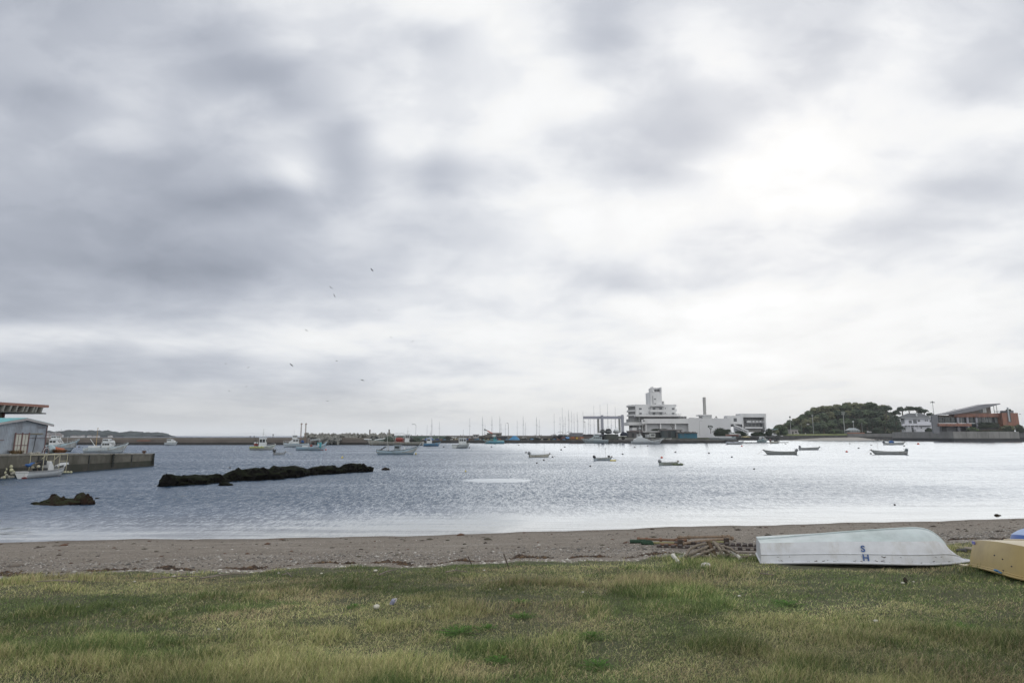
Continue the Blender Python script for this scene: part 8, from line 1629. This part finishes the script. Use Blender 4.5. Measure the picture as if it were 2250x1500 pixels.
# pebbles, seaweed (nobody could count them)
def scatter(nm, lab, n, dist, size, colf, flat=0.5, rough=0.8):
    x = RNG.uniform(-17,22,n*3); b = bank_y(x); s_ = shore_y(x); y = dist(x,b,s_,n*3); ok = (np.abs(x) < y*1.25)&(y < s_-0.05); x,y = x[ok][:n],y[ok][:n]; n = len(x); z = ground_z(x,y)
    sz = size(n,x,y); base = np.array([(1,0,0),(0,1,0),(-1,0,0),(0,-1,0),(0,0,1),(0,0,-1)],float); V = base[None]*(sz[:,None,None]*RNG.uniform(0.6,1.3,(n,6,1)))
    a = RNG.uniform(0,6.28,n); ca,sa = np.cos(a),np.sin(a); X = V[:,:,0]*ca[:,None]*1.3-V[:,:,1]*sa[:,None]; Y_ = V[:,:,0]*sa[:,None]*1.3+V[:,:,1]*ca[:,None]; Z_ = V[:,:,2]*flat
    co = np.stack([X+x[:,None],Y_+y[:,None],Z_+z[:,None]+sz[:,None]*flat*0.3],-1).reshape(-1,3); f = np.array([(0,1,4),(1,2,4),(2,3,4),(3,0,4),(1,0,5),(2,1,5),(3,2,5),(0,3,5)]); F_ = (f[None]+(np.arange(n)*6)[:,None,None]).reshape(-1,3)
    me = bpy.data.meshes.new(nm); me.vertices.add(len(co)); me.vertices.foreach_set('co',co.ravel().astype('f')); me.loops.add(F_.size); me.loops.foreach_set('vertex_index',F_.ravel().astype('i')); me.polygons.add(len(F_)); me.polygons.foreach_set('loop_start',np.arange(0,F_.size,3,dtype='i')); me.polygons.foreach_set('loop_total',np.full(len(F_),3,'i')); me.polygons.foreach_set('use_smooth',np.ones(len(F_),bool)); me.update()
    c = colf(n); ca_ = me.color_attributes.new('tint','FLOAT_COLOR','POINT'); ca_.data.foreach_set('color',np.concatenate([np.repeat(c,6,0),np.ones((n*6,1))],1).ravel().astype('f'))
    m = bpy.data.materials.new(nm+'_material'); m.use_nodes = True; N,Lk = m.node_tree.nodes,m.node_tree.links; N['Principled BSDF'].inputs['Roughness'].default_value = rough; a_ = N.new('ShaderNodeAttribute'); a_.attribute_name = 'tint'; Lk.new(a_.outputs['Color'],N['Principled BSDF'].inputs['Base Color']); me.materials.append(m)
    o = bpy.data.objects.new(nm,me); COL.objects.link(o); o['kind'] = 'stuff'; o['label'] = lab; o['category'] = nm
def pick(cols, var=0.25):
    C = np.array(cols)
    def f(n): return np.clip(C[RNG.integers(0,len(C),n)]*RNG.uniform(1-var,1+var,(n,1)),0,1)
    return f
scatter('pebbles','mixed grey pebbles and shell fragments over the beach',26000,lambda x,b,s_,n: b+0.15+(s_-b)*np.clip(RNG.beta(1.3,2.0,n),0,1),lambda n,x,y: RNG.lognormal(-4.8,0.45,n)*(0.8+y*0.012),pick([(0.13,0.12,0.11),(0.22,0.20,0.18),(0.34,0.32,0.29),(0.08,0.075,0.07),(0.50,0.48,0.44),(0.18,0.15,0.12)]))
scatter('shingle','band of coarse pale shells and stones below the seaweed line',14000,lambda x,b,s_,n: b+0.35+np.abs(RNG.normal(1.7,0.75,n))+0.3*np.sin(x*0.8),lambda n,x,y: RNG.lognormal(-4.3,0.5,n),pick([(0.10,0.095,0.09),(0.25,0.23,0.21),(0.32,0.30,0.28),(0.48,0.46,0.43),(0.14,0.12,0.10),(0.18,0.17,0.155)]))
scatter('seaweed','rust brown strand line of dried seaweed along the beach',9000,lambda x,b,s_,n: b+0.75+0.12*np.sin(x*1.1)+0.08*np.sin(x*3.7)+RNG.normal(0,0.07,n)*(1+np.sin(x*2.3+1)),lambda n,x,y: RNG.lognormal(-3.85,0.45,n)*np.clip(0.75+0.5*np.sin(x*4.1)+0.3*np.sin(x*9.7),0.15,1.4),pick([(0.075,0.042,0.025),(0.05,0.03,0.018),(0.11,0.068,0.035),(0.035,0.024,0.016)]),0.55)
scatter('seaweed_scraps','dark scraps of weed strewn over the sand',420,lambda x,b,s_,n: b+(s_-b)*RNG.uniform(0.2,0.97,n),lambda n,x,y: RNG.lognormal(-3.3,0.5,n),pick([(0.05,0.035,0.025),(0.07,0.06,0.04),(0.10,0.05,0.03)]),0.35)
scatter('shell_litter','white shell scraps along the edge between sand and grass',900,lambda x,b,s_,n: b+RNG.normal(0.15,0.18,n),lambda n,x,y: RNG.lognormal(-3.75,0.4,n),pick([(0.55,0.53,0.48),(0.40,0.38,0.34)]),0.5)
grass()
# ------------------------------------------------------------------ sea air
def haze(density):
    mb = MB(); mb.box(-17500, 17500, -110, 27500, -4.5, 260); m = bpy.data.materials.new('haze_material'); m.use_nodes = True; N, Lk = m.node_tree.nodes, m.node_tree.links
    N.remove(N['Principled BSDF']); v = N.new('ShaderNodeVolumePrincipled'); v.inputs['Color'].default_value = (0.96, 0.98, 1.0, 1); v.inputs['Density'].default_value = density; v.inputs['Anisotropy'].default_value = 0.25
    Lk.new(v.outputs[0], N['Material Output'].inputs['Volume']);
    o = mb.build('haze', m); o['kind'] = 'stuff'; o['label'] = 'thin pale sea haze over the harbour'; o['category'] = 'haze'
haze(0.00010)

# ------------------------------------------------------------------ say which one of each row
ORD = 'first second third fourth fifth sixth seventh eighth ninth tenth eleventh twelfth thirteenth fourteenth fifteenth sixteenth seventeenth eighteenth nineteenth twentieth'.split()
rows_ = {}
for o in COL.objects:
    if o.parent is None and o.get('group') and 'tetrapod' not in o['label'] and 'shell' not in o['label'] and 'stone' not in o['label']: rows_.setdefault(o['label'], []).append(o)
for lab, os_ in rows_.items():
    if 1 < len(os_) <= 20:
        for i, o in enumerate(sorted(os_, key=lambda o: o.location.x/max(o.location.y, 1))): o['label'] = lab+', '+ORD[i]+' from the left'
